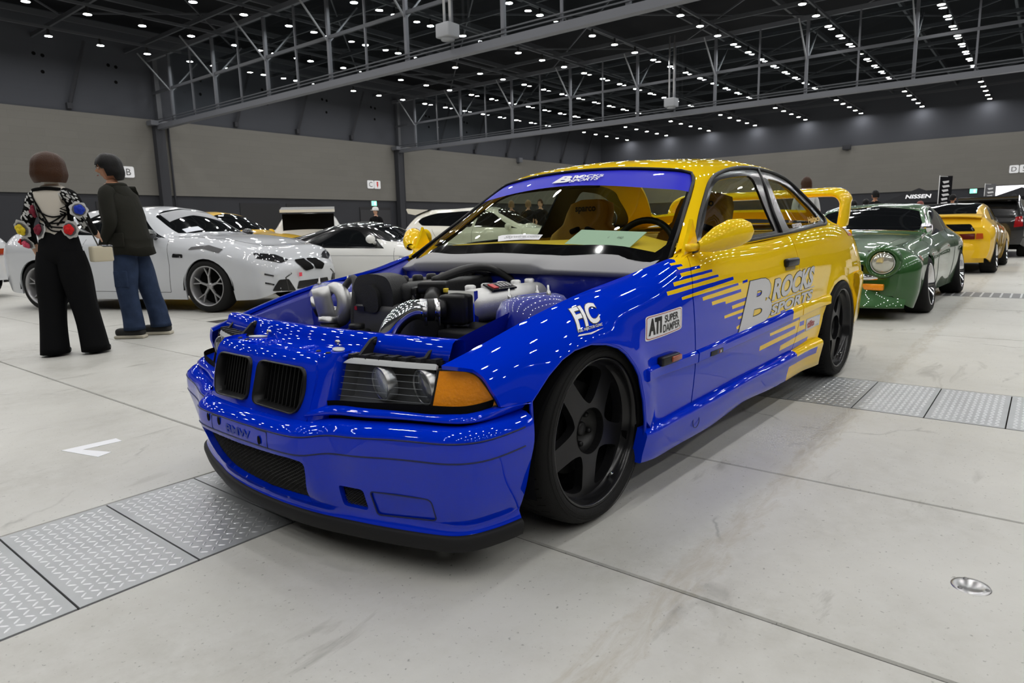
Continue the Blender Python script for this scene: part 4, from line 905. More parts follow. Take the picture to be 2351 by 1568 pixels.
# bumper cover
MESHP = rounded([(-.30, .160), (-.245, .150), (0, .154), (.245, .150), (.30, .160), (.285, .215), (.235, .335), (0, .348), (-.235, .335), (-.285, .215)], [.02, .02, .0, .02, .02, .02, .03, 0, .03, .02])
def VENT(s): return rounded([(s*.392, .249), (s*.474, .252), (s*.474, .323), (s*.388, .318)], [.008, .015, .02, .012])
def FOG(s): return rounded([(s*.496, .255), (s*.683, .258), (s*.690, .322), (s*.500, .334)], [.012, .018, .014, .012])
bp = [(s, .0) for s in np.linspace(-1, 1, 41)]+[(s, .372) for s in np.linspace(1, -1, 41)]
bumpo = sheet('front_bumper', bumper, bp, [BLUE], CAR, holes=[MESHP, VENT(1), VENT(-1), FOG(1), FOG(-1)], res=.02, out=(-1, 0, 0), thick=.02)
for s_ in (1, -1):
    o_ = (-1, s_*.3, 0)
    c = np.mean(FOG(s_), 0); sheet('fog_lamp_cover', bumper, [tuple(c+(np.array(q)-c)*.975) for q in FOG(s_)], [BLUE], bumpo, res=.02, out=o_, thick=.012, lift=-.004)
    sheet('vent_backing', bumper, [tuple(np.mean(VENT(s_), 0)+(np.array(q)-np.mean(VENT(s_), 0))*1.1) for q in VENT(s_)], [DARK], bumpo, res=.03, out=o_, thick=.002, lift=-.022)
for s_ in (1, -1):
    P = bumper(np.array([q[0] for q in FOG(s_)]), np.array([q[1] for q in FOG(s_)])); mb = MB(); mb.tube(P, .0022, 5, closed=True); mb.build('fog_cover_seam', [mat('blue seam', (.004, .01, .06), .5)], bumpo)
sheet('intake_backing', bumper, [tuple(np.mean(MESHP, 0)+(np.array(q)-np.mean(MESHP, 0))*1.06) for q in MESHP], [DARK], bumpo, res=.03, out=(-1, 0, 0), thick=.002, lift=-.045)
def net(name, fn, poly, parent, ds, dv, lift, w=.0016, m=None):
    """diamond wire mesh clipped to a polygon of the surface"""
    mb = MB(); lo = np.min(poly, 0); hi = np.max(poly, 0); segs = []
    for sg in (1, -1):
        n = int((hi[0]-lo[0])/ds)+int((hi[1]-lo[1])/dv)+2
        for k in range(-n, 2*n):
            pts = []
            for v in np.arange(lo[1], hi[1], dv*.5):
                s = lo[0]+k*ds+sg*(v-lo[1])/dv*ds; pts.append((s, v))
            pts = np.array(pts); ok = inside(pts, poly); run = []
            for q, o in zip(pts, ok):
                if o: run.append(q)
                else:
                    if len(run) > 1: segs.append(np.array(run))
                    run = []
            if len(run) > 1: segs.append(np.array(run))
    for sg_ in segs:
        P = fn(sg_[:, 0], sg_[:, 1])+np.array([lift, 0, 0]); mb.tube(P, w, 3, caps=False, smooth=False)
    o = mb.build(name, [m or BLK], parent); o['kind'] = 'stuff'; return o
MESHM = mat('mesh metal', (.05, .05, .05), .3, metal=.6)
net('mesh_grille', bumper, MESHP, bumpo, .021, .012, .024, m=MESHM)
for s_ in (1, -1): net('vent_mesh', bumper, VENT(s_), bumpo, .012, .008, .014, .001, MESHM)
# rub line round the bumper, plate recess with raised lettering
for v0 in (.0835, .137):
    mb = MB(); S_ = np.linspace(-.965, .965, 90); P = bumper(S_, np.full(90, v0)); mb.tube(P, .0022, 5); mb.build('bumper_seam', [mat('blue seam', (.004, .01, .06), .5)], bumpo)
PL = rounded([(-.155, .088), (.155, .088), (.155, .136), (-.155, .136)], .006)
mb = MB(); P = bumper(np.array([q[0] for q in PL]), np.array([q[1] for q in PL])); mb.tube(P, .0016, 5, closed=True); mb.build('plate_outline', [mat('blue seam', (.004, .01, .06), .5)], bumpo)
V, F = text_mesh('BMW', .037, 0, .0006, 1, 1.45); w_ = V[:, 0].max()
VV = np.column_stack([(-(V[:, 0]-w_/2))/.95+ -.005, .127-V[:, 1]*1.0]); decal('raised_lettering', VV, F, bumper, mat('blue lettering', srgb(22, 52, 158), .45), bumpo, lift=.002, out=(-1, 0, 0))
for s0, v0 in ((.105, .100), (-.118, .118), (.175, .10)):
    p = bumper(np.array([s0]), np.array([v0]))[0]; mb = MB(); mb.lathe([(0, 0), (.011, 0)], T(p[0]-.0022, p[1], p[2])@RY(-PI/2)@Matrix.Diagonal((1.25, .8, 1, 1)), 16); mb.build('screw_hole', [DARK], bumpo)
# splitter
mb = MB(); rows = []; S_ = np.linspace(-1, 1, 61)
base = bumper(S_, np.full(61, .372))
C_ = np.stack([np.asarray(base)[:, :2]]); g = np.gradient(base[:, :2], axis=0); nn = np.column_stack([-g[:, 1], g[:, 0]]); nn /= np.linalg.norm(nn, axis=1, keepdims=True)
if nn[30][0] > 0: nn = -nn
for off, z in ((-.03, .137), (.003, .137), (.010, .130), (.012, .115), (.006, .092), (.0, .088), (-.14, .092)):
    rows.append([Vector((b[0]+n_[0]*off, b[1]+n_[1]*off, z+(b[2]-.136)*.8)) for b, n_ in zip(base, nn)])
mb.grid(rows); mb.add([r[0] for r in rows]+[r[-1] for r in rows], [tuple(range(7)), tuple(range(7, 14))[::-1]]); mb.build('front_splitter', [MATTE], CAR, auto=.8)
# --- decals on the side
def quad_map(V, c, mirror=False):
    """unit-square artwork -> (x, v): c = lower-left, lower-right, upper-left, upper-right"""
    V = np.asarray(V, float); a, b, d, e = map(np.array, c); x = V[:, :1]; y = V[:, 1:2]; return (1-x)*(1-y)*a+x*(1-y)*b+(1-x)*y*d+x*y*e
def unit(V): V = np.asarray(V, float); V = V-V.min(0); return V/V.max(0)
BLKV = mat('black vinyl', (.01, .01, .01), .35); REDV = mat('red vinyl', srgb(170, 30, 30), .4); GREYV = mat('silver white vinyl', (.66, .66, .68), .3)
def letter(name, body, quad, m, shear=0., bold=0., lift=.0016, outline=0., parent=CAR, olift=.0012, om=None, sx=1.):
    V, F = text_mesh(body, 1, shear, bold, 2); lo, hi = V.min(0), V.max(0); U = (V-lo)/(hi-lo)
    if outline:
        V2, F2 = text_mesh(body, 1, shear, bold+outline, 2); wd = V2.max(0)-(hi-lo); U2 = (V2-wd/2)/(hi-lo); decal(name+'_outline', quad_map(U2, quad), F2, side, om or BLKV, parent, olift)
    return decal(name, quad_map(U, quad), F, side, m, parent, lift)
letter('logo_initial', 'B', ((1.019, .439), (1.415, .439), (1.155, .228), (1.463, .219)), GREYV, 0., .05, .0020, .012)
letter('logo_upper_word', 'ROCKS', ((1.424, .341), (2.064, .333), (1.478, .242), (2.134, .236)), GREYV, 0., .045, .0022, .020)
letter('logo_lower_word', 'SPORTS', ((1.415, .414), (2.06, .404), (1.442, .362), (2.096, .351)), GREYV, 0., .035, .0022, .026)
ln = [(1.42, .352), (2.111, .334), (2.109, .340), (1.419, .358)]; V, F = poly_tris(ln, .1); decal('logo_rule', V, F, side, GREYV, CAR, .0022)
# round-cornered damper sticker
def sticker(name, q, m, border=None, bm=None, lift=.0012, r=.0):
    ll, lr, ul, ur = q; pl = rounded([(0, 0), (1, 0), (1, 1), (0, 1)], r) if r else [(0, 0), (1, 0), (1, 1), (0, 1)]
    V, F = poly_tris(pl, .12); o = decal(name, quad_map(V, q), F, side, m, CAR, lift)
    if border:
        V, F = poly_tris([tuple(.5+(np.array(p)-.5)*np.array([1-border, 1-border*1.8])) for p in pl], .12); decal(name+'_border', quad_map(V, q), F, side, bm, o, lift+.0004)
        V, F = poly_tris([tuple(.5+(np.array(p)-.5)*np.array([1-border*1.5, 1-border*2.9])) for p in pl], .12); decal(name+'_field', quad_map(V, q), F, side, m, o, lift+.0008)
    return o
QA = ((.205, .311), (.475, .326), (.225, .219), (.486, .248))
st = sticker('damper_sticker', QA, WHITE, .05, REDV, r=.10)
sub = lambda q, x0, x1, y0, y1: [tuple(p) for p in quad_map([(x0, y0), (x1, y0), (x0, y1), (x1, y1)], q)]
for wd, x0, x1, y0, y1, b in (('ATI', .08, .42, .18, .86, .06), ('SUPER', .50, .88, .52, .84, .02), ('DAMPER', .46, .93, .14, .46, .02)): letter('damper_text', wd, sub(QA, x0, x1, y0, y1), BLKV, 0, b, .0026, parent=st)
# injector sticker on the wing
QF = ((-.145, .150), (-.030, .160), (-.098, .060), (.006, .078))
fs = letter('injector_sticker', 'FIC', QF, WHITE, 0, .03, .0020, .03)
letter('injector_text', 'FUEL INJECTOR CLINIC', ((-.150, .163), (-.032, .180), (-.146, .150), (-.026, .167)), WHITE, 0, .01, .0024, .03)
sw = [(-.160, .172), (-.10, .188), (-.03, .187), (-.10, .181), (-.150, .168)]; V, F = poly_tris(sw, .03); decal('injector_swoosh', V, F, side, WHITE, fs, .002)
# clutch sticker on the quarter
QT = ((2.017, .572), (2.258, .566), (2.009, .505), (2.262, .507))
tl = sticker('clutch_sticker', QT, WHITE, .03, mat('pale blue vinyl', srgb(120, 170, 210), .4)); letter('clutch_text', 'tilton', sub(QT, .07, .93, .2, .8), REDV, 0, .05, .0026, parent=tl)
QM = ((3.05, .115), (3.24, .110), (3.05, .03), (3.24, .03)); ml = sticker('piston_sticker', QM, REDV); letter('piston_text', 'MAHLE', sub(QM, .08, .92, .2, .85), WHITE, 0, .03, .0026, parent=ml)
# windscreen and window lettering
def on_glass(name, body, c, m, shear=0., bold=0., lift=-.0035, outline=0, parent=None, out=(-.5, 0, 1)):
    V, F = text_mesh(body, 1, shear, bold, 2); return decal(name, quad_map(unit(V), c), F, canopy, m, parent or ws, lift, out)
on_glass('banner_initial', 'B', ((.951, -.085), (.945, .02), (1.014, -.06), (1.010, .012)), WHITE, 0, .05, .001)
on_glass('banner_upper_word', 'ROCKS', ((.974, .022), (.992, .184), (1.011, .012), (1.014, .178)), WHITE, .0, .03, .001)
on_glass('banner_lower_word', 'SPORTS', ((.943, .018), (.962, .168), (.969, .020), (.987, .172)), WHITE, .0, .03, .001)
# ------------------------------------------------------------------ wheels of the coupe
RIMB = mat('rim satin black', (.011, .011, .012), .34, spec=.35)
RIML = mat('rim lip', (.012, .012, .013), .2, spec=.45)
YOUT = Matrix(((1, 0, 0, 0), (0, 0, -1, 0), (0, 1, 0, 0), (0, 0, 0, 1)))          # lathe z -> -y (outwards)
def make_wheel():
    w = empty('wheel', parent=CAR)
    mb = MB(); mb.lathe([(.238, -.215), (.262, -.228), (.288, -.222), (.301, -.203), (.305, -.18), (.306, -.11), (.305, -.045), (.301, -.016), (.291, .004), (.276, .012), (.262, .013), (.250, .008), (.244, -.004)], YOUT, 72); mb.build('tyre', [RUB], w)
    mb = MB(); rnd = random.Random(3)
    for k in range(54):                              # short sipes cut across the tread shoulders
        a = 2*PI*k/54
        for z0, z1, da in ((-.022, -.062, .05), (-.085, -.115, -.04), (-.14, -.19, .05)):
            r = .3066; p = []
            for z, aa in ((z0, a), (z1, a+da), (z1, a+da+.009), (z0, a+.013)): p.append(YOUT@Vector((r*math.cos(aa), r*math.sin(aa), z)))
            mb.add(p, [(0, 1, 2, 3)])
    o = mb.build('tread_sipes', [mat('groove black', (.003, .003, .003), .9, spec=.1)], w); o['kind'] = 'stuff'
    mb = MB()
    for r in (.268, .283): mb.tube([YOUT@Vector((r*math.cos(a), r*math.sin(a), .0125)) for a in np.linspace(0, 2*PI, 61)[:-1]], .0012, 4, closed=True)
    mb.build('sidewall_ribs', [RUB], w)
    mb = MB(); mb.lathe([(.240, -.012), (.246, -.008), (.2475, .002), (.245, .006), (.241, .006), (.236, .0), (.233, -.012), (.228, -.036), (.2225, -.040), (.219, -.055), (.213, -.20)], YOUT, 72); mb.build('rim_barrel', [RIML], w)
    circ = lambda r, n, a0=0: [(r*math.cos(a0+2*PI*i/n), r*math.sin(a0+2*PI*i/n)) for i in range(n)]
    wins = []
    for k in range(5):
        a = PI/2+k*2*PI/5; pol = lambda r, d: (r*math.cos(a+d), r*math.sin(a+d))
        wins.append(rounded([pol(.089, 0), pol(.112, .26), pol(.150, .375), pol(.204, .452), pol(.214, .2), pol(.2155, 0), pol(.214, -.2), pol(.204, -.452), pol(.150, -.375), pol(.112, -.26)], [.012, .03, .05, .020, .02, .02, .02, .020, .05, .03], 5))
    def face(u, v):
        r = np.hypot(u, v); return np.column_stack([u, .040-.018*np.clip(1-r/.22, 0, 1)+.6*np.clip(.16-r, 0, 1)**2*0, v])
    sheet('spokes', face, circ(.2225, 60), [RIMB], w, holes=[circ(.077, 32)]+wins, res=.014, out=(0, -1, 0), thick=.032, back=True)
    mb = MB(); mb.lathe([(.077, -.026), (.076, -.05), (.062, -.085), (0, -.088)], YOUT, 32); mb.build('hub_well', [mat('hub dark', (.008, .008, .008), .45)], w)
    for k in range(5):
        a = PI/2+.6+k*2*PI/5; mb = MB(); mb.lathe([(.010, -.088), (.010, -.066), (.007, -.060), (0, -.060)], YOUT@T(.052*math.cos(a), .052*math.sin(a), 0), 8); mb.build('lug_nut', [BLK], w)
    mb = MB(); mb.lathe([(.024, -.076), (.024, -.062), (.018, -.058), (0, -.058)], YOUT, 20); mb.build('hub_cap', [BLK], w)
    a = -PI/3.1; mb = MB(); mb.tube([YOUT@Vector((.222*math.cos(a), .222*math.sin(a), -.03)), YOUT@Vector((.205*math.cos(a), .205*math.sin(a), -.012))], .0045, 8); mb.build('valve_stem', [CHROME], w)
    mb = MB(); mb.lathe([(.05, -.10), (.155, -.10), (.158, -.104), (.158, -.13), (.05, -.13)], YOUT, 40); mb.build('brake_disc', [mat('brake iron', (.05, .05, .05), .45, metal=.6)], w)
    mb = MB(); mb.rbox((-.125, .11, .04), (.06, .07, .15), .02); mb.build('brake_caliper', [BLK], w)
    mb = MB(); mb.lathe([(0, -.17), (.214, -.17)], YOUT, 40); mb.build('wheel_back', [DARK], w)
    return w
w0 = make_wheel()
for i, (x, y, r) in enumerate(((FWX, -.800, 0), (RWX, -.852, 0), (FWX, .800, PI), (RWX, .852, PI))):
    w = w0 if i == 0 else copy_tree(w0, CAR)
    w.location = (x, y, .306); w.rotation_euler = (0, 0, r)
# ------------------------------------------------------------------ engine bay
bay = mat('bay blue paint', srgb(6, 30, 150), .35, coat=.9)
mb = MB(); mb.box((.03, 0, .30), (1.12, 1.3, .02)); mb.box((.03, 0, .40), (.95, .9, .12)); mb.build('bay_floor', [DARK], CAR)
mb = MB(); mb.box((1.65, 0, .235), (2.9, 1.56, .03)); mb.box((3.3, 0, .36), (.62, 1.3, .16)); mb.build('underbody', [DARK], CAR)
for sgn in (1, -1):                                  # inner wings with a rail and strut towers
    mb = MB(); rows = []
    for x in np.linspace(-.50, .56, 20):
        e = BODY(np.array([x]), np.array([0.]))[0]; zt = e[2]-.03
        rows.append([(x, -sgn*(e[1]+.01), zt+.018), (x, -sgn*(e[1]-.012), zt), (x, -sgn*(e[1]-.028), zt-.004), (x, -sgn*(e[1]-.035), zt-.06), (x, -sgn*(e[1]-.085), zt-.07), (x, -sgn*(e[1]-.10), zt-.16), (x, -sgn*(e[1]-.13), .42), (x, -sgn*(e[1]-.2), .33)])
    mb.grid(rows, flip=sgn < 0); mb.build('inner_wing', [bay], CAR)
    mb = MB(); prof = [(.172, -.19), (.160, -.15), (.148, -.10), (.135, -.045), (.112, -.014), (.085, -.004), (.06, .0), (.055, -.006), (0, -.006)]
    M = T(-.02, -sgn*.545, .745)@RX(-.10*sgn)@Matrix.Diagonal((1., .9, 1, 1)); mb.lathe(prof, M, 36); tw = mb.build('strut_tower', [bay], CAR)
    for a in (.5, 2.6, 4.6):
        mb = MB(); mb.lathe([(.008, -.01), (.008, .006), (.004, .008), (.004, .026), (0, .028)], M@T(.085*math.cos(a), .085*math.sin(a), .0), 8); mb.build('strut_stud', [STEEL], tw)
    mb = MB()                                        # triangular side webs in front of the tower
    mb.add([(-.50, -sgn*.56, .625), (-.16, -sgn*.56, .70), (-.16, -sgn*.50, .52), (-.42, -sgn*.45, .50)], [(0, 1, 2, 3)]); mb.build('inner_web', [bay], CAR)
# radiator support
mb = MB(); rows = []
for y in np.linspace(-.63, .63, 43):
    x0 = -.535+.06*(y/.63)**2; a = abs(y); fr = .150 if a < .285 else (.06 if a < .31 else .035)
    rows.append([(x0-fr, y, .602 if a < .3 else .60), (x0-fr*.7, y, .606 if a < .3 else .602), (x0-.035, y, .606), (x0-.022, y, .634), (x0-.015, y, .652), (x0-.004, y, .660), (x0+.022, y, .660), (x0+.034, y, .650), (x0+.036, y, .58)])
mb.grid(rows, flip=True); sp_ = mb.build('radiator_support', [BLUE], CAR)
for s_ in (-1, 1):
    mb = MB(); mb.rbox((-.628, s_*.235, .606), (.10, .14, .010), .004, RZ(s_*.35).to_3x3()); pd = mb.build('support_pad', [BLUE], sp_)
    mb = MB(); mb.lathe([(.026, 0), (.026, .003), (0, .003)], T(-.590, s_*.235, .6125)@RZ(.5*s_)@Matrix.Diagonal((.7, 1.35, 1, 1)), 24); mb.build('oval_plug', [mat('pale plug', (.62, .64, .62), .5)], sp_)
    for dx, dy in ((-.05, .035), (-.055, -.02)):
        mb = MB(); mb.lathe([(.008, 0), (.008, .004), (.005, .006), (0, .006)], T(-.598+dx*.8, s_*.235+dy, .609), 10); mb.build('bolt', [BLK], sp_)
    mb = MB(); mb.lathe([(.0085, 0), (.0085, .01), (0, .01)], T(-.563, s_*.20+.0, .628)@RY(-PI/2), 10); mb.build('bolt', [STEEL], sp_)
for y in (-.10, .10): mb = MB(); mb.ball((-.60, y, .604), (.03, .028, .012), 12); mb.build('support_rib', [BLUE], sp_)
mb = MB(); mb.box((-.640, -.01, .585), (.05, .36, .015)); mb.build('lock_slot', [MATTE], sp_)
mb = MB(); mb.box((-.47, 0, .50), (.03, .9, .16)); mb.build('radiator', [DARK], CAR)
# firewall and cowl
def cowl_front(y): return .30+.17*(abs(y)/.68)**2.4
mb = MB(); rows = [[(cowl_front(y)+dx, y, z-.012*(abs(y)/.7)**2*(z > .7)) for y in np.linspace(-.685, .685, 25)] for dx, z in ((.06, .33), (.05, .60), (.02, .72), (.03, .806))]; mb.grid(rows, flip=True); mb.build('firewall', [bay], CAR)
mb = MB(); rows = []
for y in np.linspace(-.70, .70, 57):
    e = abs(y)/.70; up = .024/(1+math.exp(-(y+.30)/.010))*(1/(1+math.exp((y-.50)/.03))); xf = cowl_front(y)-.012*(y > -.30)*(y < .5)
    vq = -y/.70*.62; bk = canopy(np.array([wb(vq)+.012]), np.array([vq]))[0]; zf = .803-.022*e*e
    rows.append([(xf+.02, y, zf-.018), (xf, y, zf+up*.8), (xf+.010, y, zf+.007+up), (xf+(bk[0]-xf)*.5, y, zf+(bk[2]-zf)*.5+.006+up*.8), (bk[0], y, bk[2]-.002+up*.15)])
mb.grid(rows, flip=True); cw = mb.build('cowl', [GREYP], CAR)
for k in range(13):
    mb = MB(); y = .085-k*.011; mb.box((.333, y, .829), (.026, .006, .004), RY(-.22).to_3x3()); mb.build('cowl_slot', [DARK], cw)
mb = MB(); mb.lathe([(0, 0), (.018, 0)], T(.500, -.615, .8095)@RY(-.35), 18); mb.build('cowl_hole', [DARK], cw)
for y in (-.33, -.52):
    mb = MB(); mb.lathe([(.014, 0), (.014, .003), (.008, .003), (.008, .001), (0, .001)], T(cowl_front(y)+.05, y, .8185-.014*(abs(y)/.7)**2)@RY(-.28), 16); mb.build('cowl_clip', [GREYP], cw)
# engine
ENG = empty('engine', parent=CAR)
VC = mat('crackle black', (.016, .0165, .017), .48, bump=(400, .3), spec=.35); RUBH = mat('hose rubber', (.013, .013, .013), .5)
def part(mb, name, m, **k): return mb.build(name, [m], ENG, **k)
mb = MB(); mb.rbox((.05, .05, .57), (.52, .36, .26), .03); part(mb, 'engine_block', mat('block grey', (.05, .05, .052), .5))
for yc, w in ((.135, .075), (-.005, .075)):          # twin cam covers
    mb = MB(); mb.rbox((.09, yc, .735), (.50, .115, .075), .026, seg=4); part(mb, 'cam_cover', VC)
mb = MB(); pl = rounded([(-.035, .66), (.185, .655), (.20, .74), (.165, .800), (.07, .812), (-.02, .80), (-.05, .74)], .05); mb.prism(pl, .085, Matrix(((0, 0, 1, -.20), (1, 0, 0, .01), (0, 1, 0, 0), (0, 0, 0, 1))), True); part(mb, 'timing_cover', VC, auto=.6)
mb = MB(); pl = rounded([(.03, .665), (.125, .665), (.13, .745), (.08, .775), (.035, .745)], .04); mb.prism(pl, .02, Matrix(((0, 0, 1, -.216), (1, 0, 0, .0), (0, 1, 0, 0), (0, 0, 0, 1))), True); part(mb, 'timing_cover_boss', VC, auto=.6)
mb = MB(); mb.box((-.2175, .145, .678), (.003, .06, .018)); tb_ = part(mb, 'maker_plate', mat('plate black', (.01, .01, .01), .4))
mb = MB(); mb.box((-.2195, .165, .678), (.002, .014, .014)); part(mb, 'plate_mark', REDV)
mb = MB(); mb.rbox((.10, .065, .752), (.36, .05, .03), .01); part(mb, 'coil_cover', BLK)
for k in range(6): mb = MB(); mb.lathe([(.022, 0), (.022, .022), (.016, .028), (0, .028)], T(-.06+.075*k, .065, .765), 14); part(mb, 'ignition_coil', BLK)
# intake: polished elbow, couplers, throttle body, plenum
el = [(-.335, -.155, .57), (-.328, -.160, .62), (-.305, -.172, .662), (-.272, -.188, .688), (-.245, -.200, .695), (-.225, -.212, .693)]
el = [tuple(p) for p in Spl(range(6), np.array(el))(np.linspace(0, 5, 22))]
mb = MB(); mb.tube(el, .036, 24); part(mb, 'intake_elbow', CHROME)
d = (Vector((-.13, -.285, .69))-Vector((-.225, -.212, .693))).normalized()
def ring(c0, c1, r, name, m, n=24): mb = MB(); mb.tube([Vector((-.225, -.212, .693))+d*c0, Vector((-.225, -.212, .693))+d*c1], r, n); return part(mb, name, m)
ring(-.004, .020, .041, 'hose_clamp', CHROME); ring(.018, .055, .039, 'silicone_coupler', RUBH); ring(.045, .058, .042, 'hose_clamp', CHROME); ring(.055, .085, .037, 'throttle_neck', BLK)
for o in (.004, .05): mb = MB(); c_ = Vector((-.225, -.212, .693))+d*o; mb.tube([c_+Vector((-.012, -.030, .03)), c_+Vector((-.018, -.036, -.05))], .005, 8); mb.tube([c_+Vector((-.020, -.036, .015)), c_+Vector((-.020, -.036, -.02))], .009, 8); part(mb, 'clamp_bolt', STEEL)
mb = MB(); mb.rbox((-.135, -.285, .69), (.05, .10, .105), .012, RZ(.35).to_3x3()); part(mb, 'throttle_body', BLK)
mb = MB(); mb.box((-.105, -.300, .692), (.022, .115, .125), RZ(.1).to_3x3()); part(mb, 'throttle_flange', CHROME)
mb = MB(); mb.tube([(-.10, -.305, .695), (-.06, -.312, .697), (.12, -.315, .700), (.30, -.315, .698), (.34, -.315, .69)], [.058, .060, .060, .056, .02], 28); part(mb, 'intake_plenum', ALU)
mb = MB(); mb.box((.055, -.335, .7585), (.13, .055, .006), RX(.35).to_3x3()); part(mb, 'plenum_plate', BLK)
mb = MB(); mb.box((.012, -.340, .7605), (.026, .034, .006), RX(.35).to_3x3()); part(mb, 'plate_mark', mat('red mark', srgb(190, 40, 40), .4))
for k in range(4): mb = MB(); mb.box((.045+.018*k, -.338, .7608), (.010, .026, .006), RX(.35).to_3x3()); part(mb, 'plate_glyph', mat('grey mark', (.25, .25, .25), .4))
for k in range(5): mb = MB(); mb.lathe([(.020, -.02), (.020, .008), (.014, .012), (0, .012)], T(-.05+.085*k, -.285, .757), 14); part(mb, 'plenum_port', ALU)
for k in range(6): mb = MB(); mb.tube([(-.05+.075*k, -.27, .70), (-.05+.075*k, -.18, .715), (-.05+.075*k, -.08, .69)], .020, 12); part(mb, 'intake_runner', ALU)
# wastegate-like black can with harness
mb = MB(); mb.tube([(-.165, -.195, .700), (-.10, -.145, .735)], .030, 22); part(mb, 'black_actuator', BLK)
mb = MB(); mb.rbox((-.075, -.120, .757), (.07, .11, .045), .012, RZ(.6).to_3x3()); part(mb, 'solenoid_block', BLK)
mb = MB(); mb.rbox((-.115, -.06, .735), (.04, .05, .05), .01); mb.tube([(-.115, -.06, .75), (-.13, -.07, .715), (-.15, -.08, .69)], .012, 8); part(mb, 'sensor_body', BLK)
mb = MB(); mb.rbox((-.075, -.185, .748), (.018, .014, .016), .003); part(mb, 'yellow_connector', mat('yellow plug', (.8, .6, .05), .5))
for L, r in ((((-.02, -.06, .775), (.06, -.085, .80), (.15, -.095, .815), (.24, -.11, .81), (.31, -.14, .775), (.36, -.2, .72)), .015), (((.02, -.05, .775), (.1, -.065, .79), (.2, -.06, .80), (.3, -.04, .78), (.4, 0, .74)), .011), (((-.09, -.09, .75), (-.05, -.16, .72), (-.08, -.2, .66), (-.1, -.22, .6)), .008)):
    P = [tuple(p) for p in Spl(range(len(L)), np.array(L))(np.linspace(0, len(L)-1, 26))]; mb = MB(); mb.tube(P, r, 10); part(mb, 'hose', RUBH)
mb = MB(); mb.lathe([(.030, 0), (.030, .012), (.026, .016), (0, .016)], T(-.265, .105, .612), 20); part(mb, 'filler_cap', BLK)
mb = MB(); mb.rbox((-.26, .105, .56), (.07, .09, .10), .015); part(mb, 'coolant_tank', BLK)
# turbocharger on the far side
mb = MB(); mb.tube([(-.262, .330, .752), (-.256, .328, .72), (-.245, .325, .66), (-.236, .322, .610)], .034, 24); part(mb, 'compressor_outlet', ALU)
mb = MB(); mb.lathe([(.040, -.012), (.040, .012), (.034, .014)], T(-.238, .323, .625)@RY(.17), 24); part(mb, 'hose_clamp', STEEL)
mb = MB(); mb.tube([(-.237, .322, .615), (-.225, .32, .56)], .036, 18); part(mb, 'charge_hose', RUBH)
mb = MB(); mb.lathe([(.034, 0), (.052, .004), (.054, .03), (.05, .034), (.046, .03), (.030, .012), (0, .006)], T(-.215, .405, .675)@RZ(-.75)@RY(-PI/2-.25)@Matrix.Scale(.82, 4), 28); part(mb, 'compressor_mouth', STEEL)
mb = MB(); mb.tube([(-.19+.0*a, .335+.062*math.cos(a), .685+.062*math.sin(a)) for a in np.linspace(0, 5.4, 26)], [.016+.003*i*.35 for i in range(26)], 12); part(mb, 'compressor_scroll', ALU)
mb = MB(); mb.lathe([(.035, -.03), (.05, -.02), (.05, .0), (.036, .008), (.036, .05), (.05, .06), (.05, .08), (.03, .09)], T(-.15, .315, .69)@RZ(-.5)@RY(PI/2), 24); part(mb, 'bearing_housing', STEEL)
mb = MB(); mb.lathe([(.0, -.02), (.06, -.01), (.075, .02), (.06, .05), (0, .06)], T(-.06, .27, .68)@RZ(-.5)@RY(PI/2), 24); part(mb, 'turbine_housing', mat('cast iron', (.18, .17, .16), .6, metal=.6))
mb = MB(); P = [tuple(p) for p in Spl(range(6), np.array([(-.18, .30, .735), (-.16, .275, .775), (-.165, .235, .785), (-.185, .205, .75), (-.20, .20, .68), (-.20, .21, .60)]))(np.linspace(0, 5, 26))]; mb.tube(P, .0135, 12); part(mb, 'braided_hose', mat('braid', (.03, .03, .03), .5, bump=(500, .6)))
mb = MB(); mb.tube([(-.12, -.36, .62), (.1, -.36, .58), (.3, -.34, .6)], .03, 10); mb.rbox((.0, -.33, .60), (.4, .14, .05), .01); mb.rbox((.1, -.2, .62), (.3, .14, .08), .02); part(mb, 'lower_manifold', MATTE)
# ------------------------------------------------------------------ cabin
CAB = mat('cabin yellow trim', srgb(240, 198, 44), .6); CLOTH = mat('seat cloth', srgb(176, 136, 40), .8, noise=(300, .3)); NET = mat('seat mesh', (.035, .028, .012), .9)
mb = MB(); rows = []
for y in np.linspace(-.68, .68, 21):
    hood = .045*math.exp(-((y+.36)/.16)**2); rows.append([(.60, y, .845-.02*(y/.68)**2), (.72, y, .885+hood*.3-.02*(y/.68)**2), (.84, y, .905+hood-.02*(y/.68)**2), (.92, y, .895+hood-.015*(y/.68)**2), (.96, y, .85), (.95, y, .70), (.90, y, .55)])
mb.grid(rows, flip=True); mb.build('dashboard', [CAB], CAR)
mb = MB(); mb.tube([(1.06+.045*math.sin(a)*1.0, -.36+.17*math.cos(a), .82+.17*math.sin(a)) for a in np.linspace(0, 2*PI, 41)[:-1]], .016, 10, closed=True); mb.tube([(.94, -.36, .80), (1.06, -.36, .82)], .03, 10); mb.box((1.06, -.36, .82), (.02, .32, .035)); mb.build('steering_wheel', [BLK], CAR)
